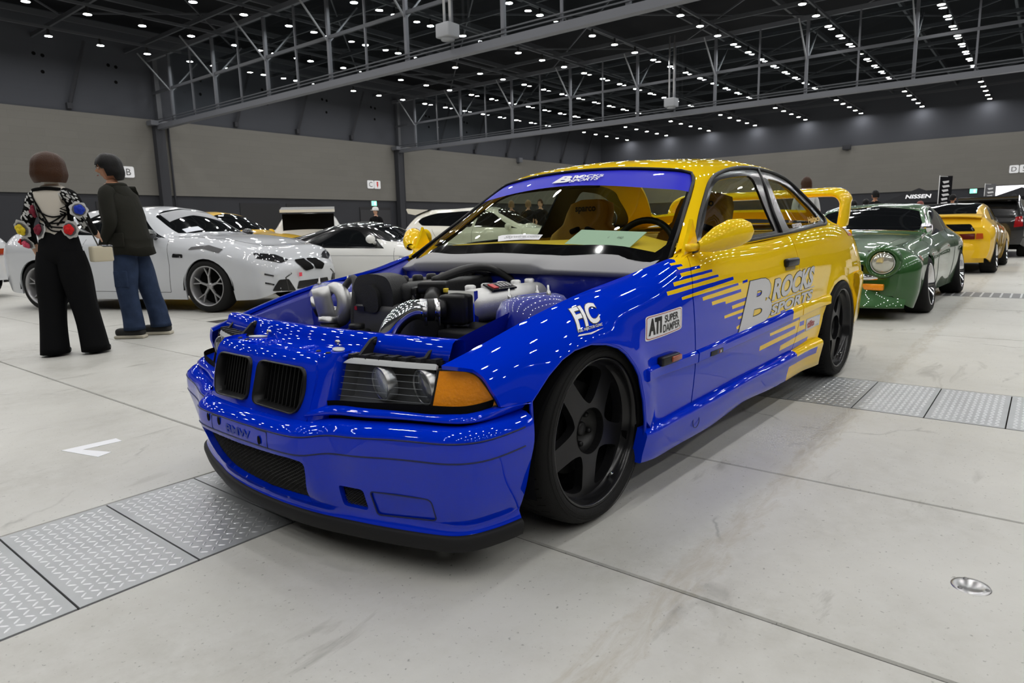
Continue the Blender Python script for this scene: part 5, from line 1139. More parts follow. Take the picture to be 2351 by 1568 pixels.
def seat(y, name='racing_seat'):
    s = empty(name, parent=CAR)
    mb = MB(); rows = []
    for t, x, z, w in ((0, 1.52, .52, .24), (.2, 1.60, .70, .25), (.4, 1.65, .82, .255), (.55, 1.69, .92, .235), (.65, 1.71, .98, .16), (.8, 1.745, 1.05, .155), (.92, 1.765, 1.105, .135), (1, 1.77, 1.13, .06)):
        rows.append([(x+.06*math.cos(q)-.045*(math.cos(q) < 0)*(abs(math.sin(q))**3), y+w*math.sin(q), z) for q in np.linspace(0, 2*PI, 29)])
    mb.grid(rows); mb.add(rows[-1], [tuple(range(29))]); mb.build('seat_back', [CLOTH], s)
    for dy in (-.055, .055): mb = MB(); mb.rbox((1.645, y+dy, .945), (.05, .07, .032), .012, RX(.3 if dy < 0 else -.3).to_3x3()); mb.build('harness_slot', [DARK], s)
    mb = MB(); mb.rbox((1.32, y, .46), (.50, .46, .16), .05); mb.build('seat_cushion', [CLOTH], s)
    V, F = text_mesh('sparco', .055, 0, .002); V = V-[V[:, 0].max()/2, 0]; mb = MB(); mb.add([(1.672-.0*p[1], y-p[0], 1.045+p[1]) for p in V], F); mb.build('seat_lettering', [mat('seat letters', (.02, .015, .005), .7)], s)
seat(-.37); seat(.37)
mb = MB(); mb.rbox((2.45, 0, .62), (.42, 1.25, .42), .10); mb.rbox((2.62, 0, .80), (.2, 1.3, .22), .09); mb.build('rear_bench', [mat('bench tan', srgb(190, 156, 60), .7)], CAR)
mb = MB(); mb.box((2.80, 0, .905), (.40, 1.36, .02)); mb.build('parcel_shelf', [CAB], CAR)
for sgn in (1, -1):
    mb = MB(); mb.grid([[(x, -sgn*y_, z) for x in (.62, 1.2, 1.8, 2.4, 2.85)] for y_, z in ((.765, .872), (.74, .85), (.735, .6), (.74, .3))], flip=sgn < 0); mb.build('door_card', [CAB], CAR)
mb = MB(); mb.box((1.6, 0, .30), (2.2, 1.46, .04)); mb.build('cabin_floor', [MATTE], CAR)
mb = MB(); mb.rbox((1.08, .0, 1.185), (.035, .22, .06), .012); mb.build('rear_view_mirror', [BLK], CAR)
# paper entry sheet on the dash, web-address film low in the windscreen
PAPER = mat('pale mint paper', srgb(214, 240, 226), .6)
pq = [Vector((.765, -.215, .953)), Vector((.765, -.545, .938)), Vector((.70, -.50, .876)), Vector((.70, -.165, .892))]
mb = MB(); mb.add(pq+[p+Vector((.003, 0, -.002)) for p in pq], [(0, 1, 2, 3), (7, 6, 5, 4), (0, 4, 5, 1), (2, 6, 7, 3), (1, 5, 6, 2), (3, 7, 4, 0)]); pp = mb.build('entry_sheet', [PAPER], CAR)
def paper_text(body, u, v, h):
    V, F = text_mesh(body, 1, 0, .0); V = V*h; mb = MB(); nv = (pq[1]-pq[0]).cross(pq[3]-pq[0]).normalized(); nv = -nv if nv.x > 0 else nv
    mb.add([pq[0]*(1-u)+pq[1]*u+(pq[3]-pq[0])*v+(pq[1]-pq[0]).normalized()*p[0]+(pq[0]-pq[3]).normalized()*p[1]+nv*.002 for p in V], F); mb.build('sheet_text', [mat('pencil grey', (.28, .33, .32), .6)], pp)
paper_text('440', .68, .50, .02); paper_text('E', .55, .50, .014)
sk_ = [(.500, -.05), (.518, .14), (.548, .14), (.541, -.06), (.535, -.075)]
V, F = poly_tris(sk_, .03); so = decal('web_film', V, F, canopy, WHITE, ws, .001, (-.5, 0, 1))
on_glass('web_text', 'Skywire.com', ((.512, -.035), (.524, .13), (.535, -.03), (.544, .132)), mat('film grey', (.45, .45, .45), .5), 0, .02, .0015)
on_glass('window_sticker', 'Haltech', ((2.27, .984), (2.56, .972), (2.33, .938), (2.61, .920)), mat('sticker yellow', srgb(200, 160, 40), .5), 0, .03, .003, out=(0, -1, .3))
on_glass('window_sticker', 'ODODESIGN', ((1.95, .988), (2.12, .986), (1.965, .966), (2.135, .965)), WHITE, 0, .02, .003, out=(0, -1, .3))
# ------------------------------------------------------------------ the other show cars
from mathutils.bvhtree import BVHTree
DGLASS = mat('dark car glass', (.006, .007, .008), .04, coat=.6)
SMOKE = glassy('smoky car glass', (.30, .33, .32))
CHR2 = mat('bright chrome', (.86, .86, .88), .07, metal=1.)
class ShowCar:
    """a car body lofted from stations (x, zc, yr, zr, yb, zb, w, zs): crown height, roof-rail or bonnet edge, belt, half width, sill"""
    def __init__(s, name, label, st, loc, heading, paint, fw, rw, arch, bulge=(.05, .05), res=.05, group=None, cat='car', scale=1.):
        s.root = empty(name, (loc[0], loc[1], 0), math.atan2(-heading[1], -heading[0]), label, cat, group)
        s.root.scale = (scale,)*3
        s.paint = paint; xs = [q[0] for q in st]; rows = []
        f = [lambda q: (0, q[1]), lambda q: (q[2]*.55, q[1]-(q[1]-q[3])*.28), lambda q: (q[2], q[3]), lambda q: ((q[2]+q[4])/2+.012, (q[3]+q[5])/2+.012), lambda q: (q[4], q[5]),
             lambda q: (q[4]+(q[6]-q[4])*.72, q[5]-.08), lambda q: (q[6], max(.42, q[5]-.26)), lambda q: (q[6]-.008, (max(.42, q[5]-.26)+q[7])/2), lambda q: (q[6]-.045, q[7])]
        R = [[g(q) for q in st] for g in f]; v = [0, .32, .55, .74, .93, 1.04, 1.24, 1.44, 1.64]
        s.V = v[-1]; s.x0, s.x1 = xs[0], xs[-1]
        s.loft = Loft(xs, [[(y, z) for y, z in r] for r in R[:0:-1]]+[[(-y, z) for y, z in r] for r in R], [-t for t in v[:0:-1]]+v)
        s.fn = lambda x, vv: s.loft(x, vv); s.arch = arch; s.fw, s.rw = fw, rw; s.regions = []; s.mats = [paint]; s.bulge = bulge; s.res = res; s.st = st
    def vz(s, x, z, sg=1):
        x = np.atleast_1d(np.asarray(x, float)); z = np.atleast_1d(np.asarray(z, float)); lo = np.zeros(len(x)); hi = np.full(len(x), s.V)
        for _ in range(20):
            m = (lo+hi)/2; up = s.fn(x, m)[:, 2] > z; lo = np.where(up, m, lo); hi = np.where(up, hi, m)
        r = sg*(lo+hi)/2; return r if len(r) > 1 else float(r[0])
    def region(s, poly, m, both=True):
        """poly in (x, v) on the v > 0 half"""
        if m not in s.mats: s.mats.append(m)
        k = s.mats.index(m); s.regions.append((poly, k))
        if both: s.regions.append(([(x, -v) for x, v in poly], k))
    def region_xz(s, poly, m): s.region([(x, s.vz(x, z)) for x, z in densify(poly, .12)], m)
    def shell(s):
        out = []
        for sg in (1, -1):
            edge = []; xs = np.linspace(s.x0, s.x1, 40)
            pts = []
            for a in s.arch:
                cx, cz, r = a; pts.append([(cx+r*math.cos(t), cz+r*math.sin(t)) for t in np.linspace(PI-.05, .05, 15)])
            xcur = s.x0
            for P in pts:
                edge += [(x, s.V) for x in np.linspace(xcur, P[0][0]-.01, 8)]
                edge += list(zip([q[0] for q in P], s.vz([q[0] for q in P], [q[1] for q in P]))); xcur = P[-1][0]+.01
            edge += [(x, s.V) for x in np.linspace(xcur, s.x1, 8)]
            out.append([(x, sg*v) for x, v in edge])
        poly = out[0]+[(s.x1, v) for v in np.linspace(s.V*.9, -s.V*.9, 15)]+out[1][::-1]+[(s.x0, v) for v in np.linspace(-s.V*.9, s.V*.9, 15)]
        s.body = sheet('body_shell', s.fn, poly, s.mats, s.root, regions=s.regions, res=s.res, thick=.02, out=(0, 0, 1))
        caps = []
        for x0, b, nm, sg in ((s.x0, s.bulge[0], 'front_fascia', -1), (s.x1, s.bulge[1], 'rear_fascia', 1)):
            vs = np.linspace(-s.V, s.V, 57); C = s.fn(np.full(57, x0), vs); zc = C[:, 2].max(); zl = C[:, 2].min(); rows = []
            g = np.clip((zc-C[:, 2])/.10, 0, 1); g = g*g*(3-2*g); k = np.clip((C[:, 2]-zl)/(zc-zl), 0, 1)
            for t in (0, .06, .15, .3, .5, .75, 1.):
                rows.append([(x0+sg*b*math.sqrt(max(0, 1-(1-t)**2))*gi*(1-.0*ki), q[1]*(1-t), q[2]) for q, gi, ki in zip(C, g, k)])
            mb = MB(); mb.grid(rows, flip=sg > 0); caps.append(mb.build(nm, [s.paint], s.root))
        bm = bmesh.new()
        for o in [s.body]+caps: bm.from_mesh(o.data)
        s.bvh = BVHTree.FromBMesh(bm); bm.free()
        mb = MB(); mb.box(((s.x0+s.x1)/2, 0, .30), (s.x1-s.x0-.5, 1.35, .22)); mb.build('underbody', [DARK], s.root)
        for a in s.arch:
            for sg in (1, -1):
                rows = [[(a[0]+a[2]*1.04*math.cos(t), -sg*.5, a[1]+a[2]*1.04*math.sin(t)), (a[0]+a[2]*1.04*math.cos(t), -sg*(s.fn(np.array([a[0]]), np.array([s.vz(a[0], .6)]))[0][1]*-1-.03), a[1]+a[2]*1.01*math.sin(t))] for t in np.linspace(-.1, PI+.1, 15)]
                mb = MB(); mb.grid(rows); mb.build('wheel_arch_liner', [DARK], s.root)
        return s
    def stamp(s, name, poly, axis, m, lift=.004, parent=None, res=.05, sgn=1, thick=0):
        """lay a flat outline on the body: axis 'x-' seen from the front (y,z), 'x+' from behind, 'y' from the side (x,z; sgn=1 is y<0)"""
        V, F = poly_tris(poly, res, True); pts = []
        for a, b in V:
            if axis == 'x-': o, d = Vector((s.x0-2, a, b)), Vector((1, 0, 0))
            elif axis == 'x+': o, d = Vector((s.x1+2, a, b)), Vector((-1, 0, 0))
            elif axis == 'z': o, d = Vector((a, b, 3)), Vector((0, 0, -1))
            else: o, d = Vector((a, -3*sgn, b)), Vector((0, sgn, 0))
            h = s.bvh.ray_cast(o, d); p = h[0] if h[0] is not None else o+d*2; pts.append(p-d*lift)
        d_ = Vector({'x-': (-1, 0, 0), 'x+': (1, 0, 0), 'z': (0, 0, 1)}.get(axis, (0, -sgn, 0)))
        G = []
        for f in F:
            n = (pts[f[1]]-pts[f[0]]).cross(pts[f[2]]-pts[f[0]]); G.append(tuple(f) if n.dot(d_) > 0 else tuple(f)[::-1])
        mb = MB(); mb.add(pts, [tuple(int(i) for i in f) for f in G], True); return mb.build(name, [m], parent or s.root)
    def hit(s, axis, a, b, sgn=1):
        if axis == 'x-': o, d = Vector((s.x0-2, a, b)), Vector((1, 0, 0))
        elif axis == 'x+': o, d = Vector((s.x1+2, a, b)), Vector((-1, 0, 0))
        elif axis == 'z': o, d = Vector((a, b, 3)), Vector((0, 0, -1))
        else: o, d = Vector((a, -3*sgn, b)), Vector((0, sgn, 0))
        h = s.bvh.ray_cast(o, d); return h[0] if h[0] is not None else o+d*2
    def line(s, name, pts, axis, m=None, r=.003, sgn=1):
        P = [s.hit(axis, a, b, sgn) for a, b in densify(pts, .06, False)]; mb = MB(); mb.tube(P, r, 5); return mb.build(name, [m or mat('panel gap', (.01, .01, .01), .7)], s.root)
    def wheels(s, R, rim, y, rimmat, style='spoke', n=10, dish=.03, camber=0., wid=.24, capm=None, tyre_w=None, yr=None):
        w = empty('wheel', parent=s.root)
        mb = MB(); t = wid; mb.lathe([(rim-.004, -t+.01), (rim+.02, -t-.004), (R-.03, -t), (R-.006, -t+.02), (R, -t+.045), (R, -.045), (R-.006, -.02), (R-.03, .0), (rim+.02, .006), (rim, -.004)], YOUT, 44); mb.build('tyre', [RUB], w)
        mb = MB(); mb.lathe([(rim, -.012), (rim+.002, .002), (rim-.006, .004), (rim-.014, -.004), (rim-.02, -dish), (rim-.024, -dish-.02), (rim-.026, -t+.02)], YOUT, 44); mb.build('rim_barrel', [CHR2 if style == 'dish' else rimmat], w)
        mb = MB()
        if style == 'dish':
            mb.lathe([(rim-.022, -dish), (rim*.55, -dish+.006), (rim*.5, -dish+.012), (rim*.3, -dish+.02), (0, -dish+.022)], YOUT, 36)
            mb.build('wheel_face', [rimmat], w)
            for k in range(n):
                a = 2*PI*k/n; b2 = MB(); b2.lathe([(.010, 0), (.009, .008), (0, .009)], YOUT@T((rim-.035)*math.cos(a), (rim-.035)*math.sin(a), -dish+.002), 8); b2.build('rim_bolt', [CHR2], w)
        else:
            for k in range(n//2):
                a = 2*PI*k/(n//2)+PI/2; mb = MB()
                hub = Vector((.03*math.cos(a), .03*math.sin(a), -dish-.015)); mid = Vector((rim*.45*math.cos(a), rim*.45*math.sin(a), -dish-.012))
                for d_ in (-.19, .19):
                    e = Vector(((rim-.022)*math.cos(a+d_), (rim-.022)*math.sin(a+d_), -dish)); mb.bar(YOUT@mid, YOUT@e, .016, .022, up=(0, 1, 0))
                mb.bar(YOUT@hub, YOUT@mid, .026, .024, up=(0, 1, 0)); mb.build('spoke', [rimmat], w)
            mb = MB(); mb.lathe([(.045, -dish-.03), (.042, -dish-.004), (0, -dish-.002)], YOUT, 18); mb.build('hub_cap', [rimmat], w)
        mb = MB(); mb.lathe([(0, -t*.55), (rim-.03, -t*.55)], YOUT, 30); mb.build('wheel_back', [DARK], w)
        spots = ((s.fw, -y, 0), (s.rw, -(yr or y), 0), (s.fw, y, PI), (s.rw, yr or y, PI))
        for i, (x, yy, r) in enumerate(spots):
            o = w if i == 0 else copy_tree(w, s.root); o.location = (x, yy, R*math.cos(camber)+.004); o.rotation_mode = 'XYZ'
            o.rotation_euler = (-camber if r == 0 else -camber, 0, r)
    def mirror(s, x, y, z, m, sz=(.075, .11, .07)):
        for sg in (1, -1):
            mb = MB(); mb.ball((x, -sg*(y+sz[1]*.9), z), sz, 16); mm = mb.build('door_mirror', [m], s.root); b = MB(); b.tube([(x+.01, -sg*(y-.05), z-.06), (x, -sg*(y+.05), z-.03)], [.03, .02], 8); b.build('mirror_stalk', [m], mm)
def win_poly(c, x0, xa, xb, x1, vt, vb):
    """side-window outline: front foot, front top, rear top, rear foot in x; v top and belt"""
    return rounded([(x0, vb), (xa, vt), ((xa+xb)/2, vt-.005), (xb, vt), (x1, vb)], [.03, .08, .2, .08, .04])
# --- silver-white coupe beside the visitors
WPAINT = mat('silver white paint', srgb(206, 209, 214), .38, coat=1., spec=.3)
st = [(-.83, .64, .34, .63, .60, .60, .70, .24), (-.76, .74, .42, .735, .70, .68, .82, .20), (-.55, .83, .52, .825, .79, .77, .895, .16), (-.25, .905, .58, .895, .82, .855, .935, .15), (.05, .955, .60, .945, .83, .90, .945, .15), (.32, .985, .62, .97, .83, .92, .92, .16), (.50, 1.01, .66, .965, .83, .93, .905, .16),
      (.79, 1.17, .665, 1.08, .84, .945, .90, .16), (1.12, 1.35, .605, 1.27, .84, .96, .90, .16), (1.55, 1.405, .585, 1.345, .84, .975, .905, .16), (2.12, 1.39, .57, 1.325, .83, .995, .93, .16), (2.75, 1.255, .58, 1.19, .83, 1.01, .95, .17), (3.1, 1.12, .62, 1.08, .81, 1.01, .94, .22), (3.45, 1.08, .62, 1.06, .77, .99, .87, .25), (3.66, .96, .5, .95, .66, .90, .74, .3)]
m2 = ShowCar('silver_coupe', 'silver-white sports coupe with dark multi-spoke wheels standing behind the two visitors', st, (3.22, 6.74), (.372, -.928), WPAINT, 0, 2.80, [(0, .32, .365), (2.80, .33, .37)], (.13, .06), .045)
m2.region([(.54, 0), (.56, .35), (.64, .50), (1.02, .51), (1.10, .35), (1.14, 0), (1.10, -.35), (1.02, -.51), (.64, -.50), (.56, -.35)], DGLASS, False)
m2.region([(2.42, 0), (2.45, .4), (2.55, .5), (2.92, .5), (2.98, 0), (2.92, -.5), (2.55, -.5), (2.45, -.4)], DGLASS, False)
m2.region(win_poly(m2, .66, 1.17, 1.85, 2.62, .59, .90), DGLASS)
m2.shell()
HLD = mat('dark lamp glass', (.02, .02, .022), .08, coat=1.); BLKG = mat('gloss black', (.008, .008, .009), .15, coat=.8)
for sg in (1, -1):
    m2.stamp('headlamp', rounded([(sg*.36, .64), (sg*.55, .605), (sg*.83, .675), (sg*.80, .745), (sg*.55, .715)], .02), 'x-', HLD, .006)
    m2.stamp('kidney_grille', rounded([(sg*.015, .50), (sg*.20, .48), (sg*.29, .56), (sg*.26, .635), (sg*.02, .645)], .03), 'x-', DARK, .014)
    m2.stamp('intake', rounded([(sg*.40, .24), (sg*.72, .26), (sg*.66, .40), (sg*.52, .40)], .02), 'x-', BLK, .006)
    for z in (.34, .45): m2.line('canard', [(sg*.70, z), (sg*.80, z+.03)], 'x-', BLKG, .012)
    m2.line('door_gap', [(.60, .92), (.58, .6), (.62, .26)], 'y', sgn=sg); m2.line('door_gap', [(1.95, .96), (2.02, .6), (1.9, .28)], 'y', sgn=sg); m2.line('sill_line', [(.62, .255), (1.9, .265)], 'y', sgn=sg)
    m2.stamp('wing_vent', rounded([(.34, .70), (.52, .705), (.50, .755), (.34, .745)], .015), 'y', BLKG, .006, sgn=sg)
    m2.stamp('arch_louvre', rounded([(-.26, .80), (-.05, .855), (.20, .835), (.24, .80), (.02, .815), (-.22, .755)], .01), 'y', mat('grey louvre', (.06, .06, .065), .4), .008, sgn=sg)
    m2.line('bonnet_gap', [(.55, sg*.72), (.1, sg*.70), (-.35, sg*.56), (-.62, sg*.35)], 'z')
    m2.stamp('door_handle', rounded([(1.66, .80), (1.86, .81), (1.86, .84), (1.66, .83)], .01), 'y', WPAINT, .02, sgn=sg)
    m2.line('bumper_blade', [(sg*.52, .245), (sg*.56, .42), (sg*.46, .47)], 'x-', BLKG, .010)
m2.stamp('bonnet_badge', [(-.60+.025*math.cos(a), .025*math.sin(a)) for a in np.linspace(0, 2*PI, 16)[:-1]], 'z', mat('badge blue', (.05, .1, .3), .3), .003)
m2.stamp('pink_tow_tag', [(.30, .42), (.36, .42), (.36, .47), (.30, .47)], 'x-', mat('pink tag', srgb(235, 70, 90), .5), .03)
m2.stamp('lower_intake', rounded([(-.40, .22), (.40, .22), (.34, .36), (-.34, .36)], .02), 'x-', BLK, .006)
mb = MB(); mb.add([(.92, -.25, 1.06), (.92, -.60, 1.03), (.86, -.60, .99), (.86, -.25, 1.02)], [(0, 1, 2, 3)])
m2.stamp('entry_card', [(.60, .20), (.60, .52), (.69, .50), (.69, .20)], 'z', mat('card white', (.75, .78, .85), .5), .004)
m2.stamp('sun_strip', [(.86, -.52), (1.04, -.50), (1.10, 0), (1.04, .50), (.86, .52), (.93, 0)], 'z', mat('grey strip', srgb(150, 152, 156), .4), .004)
m2.mirror(.80, .86, 1.0, BLKG)
m2.wheels(.335, .255, .935, mat('dark chrome rim', (.42, .42, .43), .32, metal=.6), n=10, dish=.045)
# --- low white coupe with black canopy
PWHITE = mat('white paint', srgb(232, 232, 228), .4, coat=1., spec=.3)
st = [(-.98, .52, .3, .51, .55, .50, .66, .22), (-.85, .58, .4, .575, .72, .56, .82, .16), (-.4, .70, .55, .695, .80, .68, .90, .14), (0, .78, .60, .775, .80, .755, .905, .14), (.35, .83, .62, .815, .81, .765, .89, .15), (.55, .90, .64, .84, .81, .77, .885, .15), (.9, 1.08, .60, 1.0, .82, .78, .885, .15), (1.2, 1.155, .55, 1.09, .83, .79, .885, .15), (1.55, 1.155, .55, 1.10, .83, .80, .89, .15), (2.0, 1.06, .58, 1.0, .83, .83, .90, .16), (2.6, .93, .62, .90, .82, .86, .905, .18), (3.1, .90, .62, .885, .78, .85, .88, .25), (3.4, .85, .5, .84, .70, .80, .78, .35)]
nsx = ShowCar('white_low_coupe', 'low white sports coupe with glossy black roof beside the silver coupe', [(q[0], q[1]-.02, q[2], q[3]-.03, q[4], q[5]-.06, q[6], q[7]) for q in st], (6.05, 5.85), (.372, -.928), PWHITE, 0, 2.53, [(0, .30, .34), (2.53, .30, .345)], (.06, .05), .06)
nsx.region([(.42, 0), (.46, .45), (.62, .60), (.80, .68), (.62, .93), (2.35, .95), (2.5, .6), (2.6, .4), (2.62, 0), (2.6, -.4), (2.5, -.6), (2.35, -.95), (.62, -.93), (.80, -.68), (.62, -.60), (.46, -.45)], BLKG, False)
nsx.region(win_poly(nsx, .72, 1.12, 1.42, 1.85, .64, .90), DGLASS); nsx.region([(.55, -.42), (1.0, -.42), (1.03, 0), (1.0, .42), (.55, .42)], DGLASS, False)
nsx.shell(); nsx.mirror(.78, .83, .86, PWHITE, (.06, .11, .065))
for sg in (1, -1):
    nsx.line('door_gap', [(.45, .76), (.42, .5), (.5, .2)], 'y', sgn=sg); nsx.line('door_gap', [(1.7, .8), (1.75, .5), (1.65, .2)], 'y', sgn=sg); nsx.line('waist_crease', [(.3, .60), (1.7, .62)], 'y', mat('pale crease', (.35, .35, .35), .5), .004, sg)
    nsx.stamp('side_repeater', rounded([(.25, .57), (.34, .57), (.34, .60), (.25, .60)], .01), 'y', mat('pale lamp', (.5, .5, .5), .3), .006, sgn=sg)
    nsx.stamp('pop_up_lamp', rounded([(-.72, sg*.38), (-.5, sg*.38), (-.5, sg*.62), (-.72, sg*.60)], .02), 'z', PWHITE, .004)
nsx.wheels(.31, .225, .88, mat('dark chrome rim', (.42, .42, .43), .32, metal=.6), n=10)
# --- tall white hatchback with roof spoiler
CREAM = mat('cream white paint', srgb(236, 234, 222), .42, coat=1., spec=.3)
hst = [(-.85, .66, .36, .65, .60, .62, .68, .25), (-.72, .76, .45, .755, .72, .72, .80, .2), (-.35, .90, .55, .89, .78, .84, .87, .17), (.1, .99, .6, .975, .79, .92, .88, .17), (.45, 1.05, .66, 1.0, .79, .95, .88, .17), (.85, 1.27, .66, 1.17, .80, .97, .88, .17), (1.25, 1.44, .60, 1.36, .80, .985, .88, .17), (1.8, 1.475, .58, 1.41, .80, 1.0, .88, .17), (2.5, 1.45, .57, 1.385, .79, 1.03, .88, .18), (2.95, 1.40, .56, 1.34, .78, 1.05, .87, .2), (3.2, 1.20, .58, 1.16, .75, 1.04, .84, .25), (3.38, .95, .55, .94, .68, .90, .76, .32)]
def hatch(name, label, loc, hd, paint, spoiler=True, rim=None, sc=1.):
    h = ShowCar(name, label, hst, loc, hd, paint, 0, 2.57, [(0, .31, .345), (2.57, .31, .345)], (.07, .04), .085, scale=sc)
    h.region([(.52, 0), (.55, .42), (.66, .52), (1.10, .52), (1.18, .35), (1.22, 0), (1.18, -.35), (1.10, -.52), (.66, -.52), (.55, -.42)], DGLASS, False)
    h.region(win_poly(h, .62, 1.18, 1.5, 1.62, .60, .90), DGLASS); h.region(rounded([(1.68, .90), (1.58, .60), (2.0, .59), (2.5, .60), (2.90, .70), (2.98, .78), (2.86, .88)], .04), DGLASS)
    h.region([(3.0, .50), (3.16, .50), (3.2, 0), (3.16, -.50), (3.0, -.50), (2.98, 0)], DGLASS, False)
    h.shell()
    if spoiler:
        mb = MB(); rows = [[(x, y, z) for y in np.linspace(-.60, .60, 9)] for x, z in ((2.75, 1.43), (3.0, 1.445), (3.28, 1.47), (3.30, 1.45), (3.26, 1.36), (3.08, 1.32))]; mb.grid(rows, flip=True)
        mb.add([r[0] for r in rows], [tuple(range(6))]); mb.add([r[-1] for r in rows], [tuple(range(6))[::-1]]); mb.build('roof_spoiler', [paint], h.root)
    for sg in (1, -1):
        h.stamp('headlamp', rounded([(sg*.40, .66), (sg*.72, .70), (sg*.70, .80), (sg*.48, .74)], .02), 'x-', mat('clear lamp', (.5, .52, .55), .12, coat=1.), .006)
        h.stamp('tail_lamp', rounded([(sg*.56, .72), (sg*.74, .74), (sg*.70, .98), (sg*.58, .96)], .02), 'x+', mat('tail red', srgb(150, 12, 18), .15, coat=1.), .006)
        h.line('door_gap', [(.52, .95), (.5, .6), (.56, .25)], 'y', sgn=sg); h.line('door_gap', [(1.64, .99), (1.66, .6), (1.6, .25)], 'y', sgn=sg); h.line('door_gap', [(2.6, 1.0), (2.4, .7), (2.3, .4)], 'y', sgn=sg)
    h.stamp('front_grille', rounded([(-.36, .56), (.36, .56), (.36, .64), (-.36, .64)], .02), 'x-', BLK, .006)
    h.mirror(.80, .82, 1.02, paint, (.07, .11, .075)); h.wheels(.315, .235, .87, rim or mat('silver rim', (.6, .6, .62), .25, metal=.9), n=10); return h
hatch('white_hatchback', 'tall white hatchback with roof spoiler parked behind the low white coupe', (10.5, 6.7), (.372, -.928), CREAM)
hatch('white_hatchback', 'white hatchback seen through the windscreen of the striped coupe, beyond the nearer white hatchback', (16.4, 6.2), (.372, -.928), PWHITE, False)
# pale van-like car with raised tailgate
hb = hatch('white_wagon', 'white car with raised tailgate beyond the silver coupe', (9.5, 14.2), (.6, .8), PWHITE, False)
mb = MB(); mb.box((3.25, 0, 1.52), (.7, 1.2, .06), RY(.12).to_3x3()); mb.build('raised_tailgate', [PWHITE], hb.root)
mb = MB(); mb.box((3.2, 0, 1.15), (.2, 1.15, .55)); mb.build('boot_opening', [DARK], hb.root)
YP2 = mat('deep yellow paint', srgb(246, 196, 24), .4, coat=1., spec=.3)
hatch('yellow_hatchback', 'yellow car largely hidden behind the silver coupe bonnet', (6.15, 10.75), (.372, -.928), YP2, False)
# car at the picture's left edge
lc = ShowCar('grey_silver_coupe', 'pale silver coupe cut off by the left edge behind the woman', m2.st, (-.11, 15.5), (-.372, .928), WPAINT, 0, 2.8, [(0, .32, .365), (2.8, .33, .37)], (.09, .06), .07)
lc.region([(.54, 0), (.64, .50), (1.02, .51), (1.14, 0), (1.02, -.51), (.64, -.50)], DGLASS, False); lc.region([(2.42, 0), (2.55, .5), (2.92, .5), (2.98, 0), (2.92, -.5), (2.55, -.5)], DGLASS, False); lc.region(win_poly(lc, .66, 1.17, 1.85, 2.62, .59, .90), DGLASS); lc.shell()
for sg in (1, -1): lc.stamp('tail_lamp', rounded([(sg*.45, .72), (sg*.76, .74), (sg*.74, .84), (sg*.5, .84)], .02), 'x+', mat('tail red', srgb(150, 12, 18), .15, coat=1.), .006)
lc.wheels(.33, .25, .93, mat('dark chrome rim', (.42, .42, .43), .32, metal=.6))
# --- green classic fastback behind the tail of the coupe
GRNP = mat('green metallic paint', srgb(34, 86, 30), .34, metal=.25, coat=1.)
st = [(-.86, .57, .28, .56, .50, .66, .68, .24), (-.80, .62, .33, .61, .56, .70, .76, .17), (-.5, .70, .40, .69, .64, .735, .815, .15), (-.15, .765, .46, .75, .68, .745, .825, .15), (.25, .815, .50, .80, .69, .775, .81, .16), (.55, .84, .54, .82, .69, .79, .80, .16), (.72, .87, .64, .84, .70, .80, .80, .16), (1.0, 1.045, .60, .99, .71, .815, .80, .16), (1.28, 1.17, .54, 1.12, .715, .83, .80, .16), (1.65, 1.20, .52, 1.15, .715, .84, .81, .16), (2.1, 1.15, .51, 1.10, .71, .855, .83, .16), (2.6, 1.0, .50, .95, .68, .855, .82, .18), (2.95, .86, .50, .84, .64, .80, .76, .28), (3.15, .74, .45, .73, .58, .70, .66, .34)]
ZX, ZY = 6.30, -.15
z = ShowCar('green_fastback', 'green classic fastback with round headlamps and polished dish wheels parked behind the striped coupe', [(q[0], q[1]-.03, q[2], q[3]-.03, q[4], q[5]-.045, q[6], q[7]) for q in st], (ZX, ZY), (-1, .02), GRNP, 0, 2.36, [(0, .29, .325), (2.36, .29, .325)], (.035, .04), .045)
z.region([(.735, 0), (.745, .40), (.80, .50), (1.14, .49), (1.20, .3), (1.23, 0), (1.20, -.3), (1.14, -.49), (.80, -.50), (.745, -.40)], DGLASS, False)
z.region(win_poly(z, .84, 1.22, 1.55, 1.72, .60, .90), DGLASS); z.region(rounded([(1.80, .90), (1.65, .61), (2.0, .64), (2.45, .88)], .04), DGLASS); z.region([(2.0, .42), (2.75, .42), (2.8, 0), (2.75, -.42), (2.0, -.42)], DGLASS, False)
z.shell()
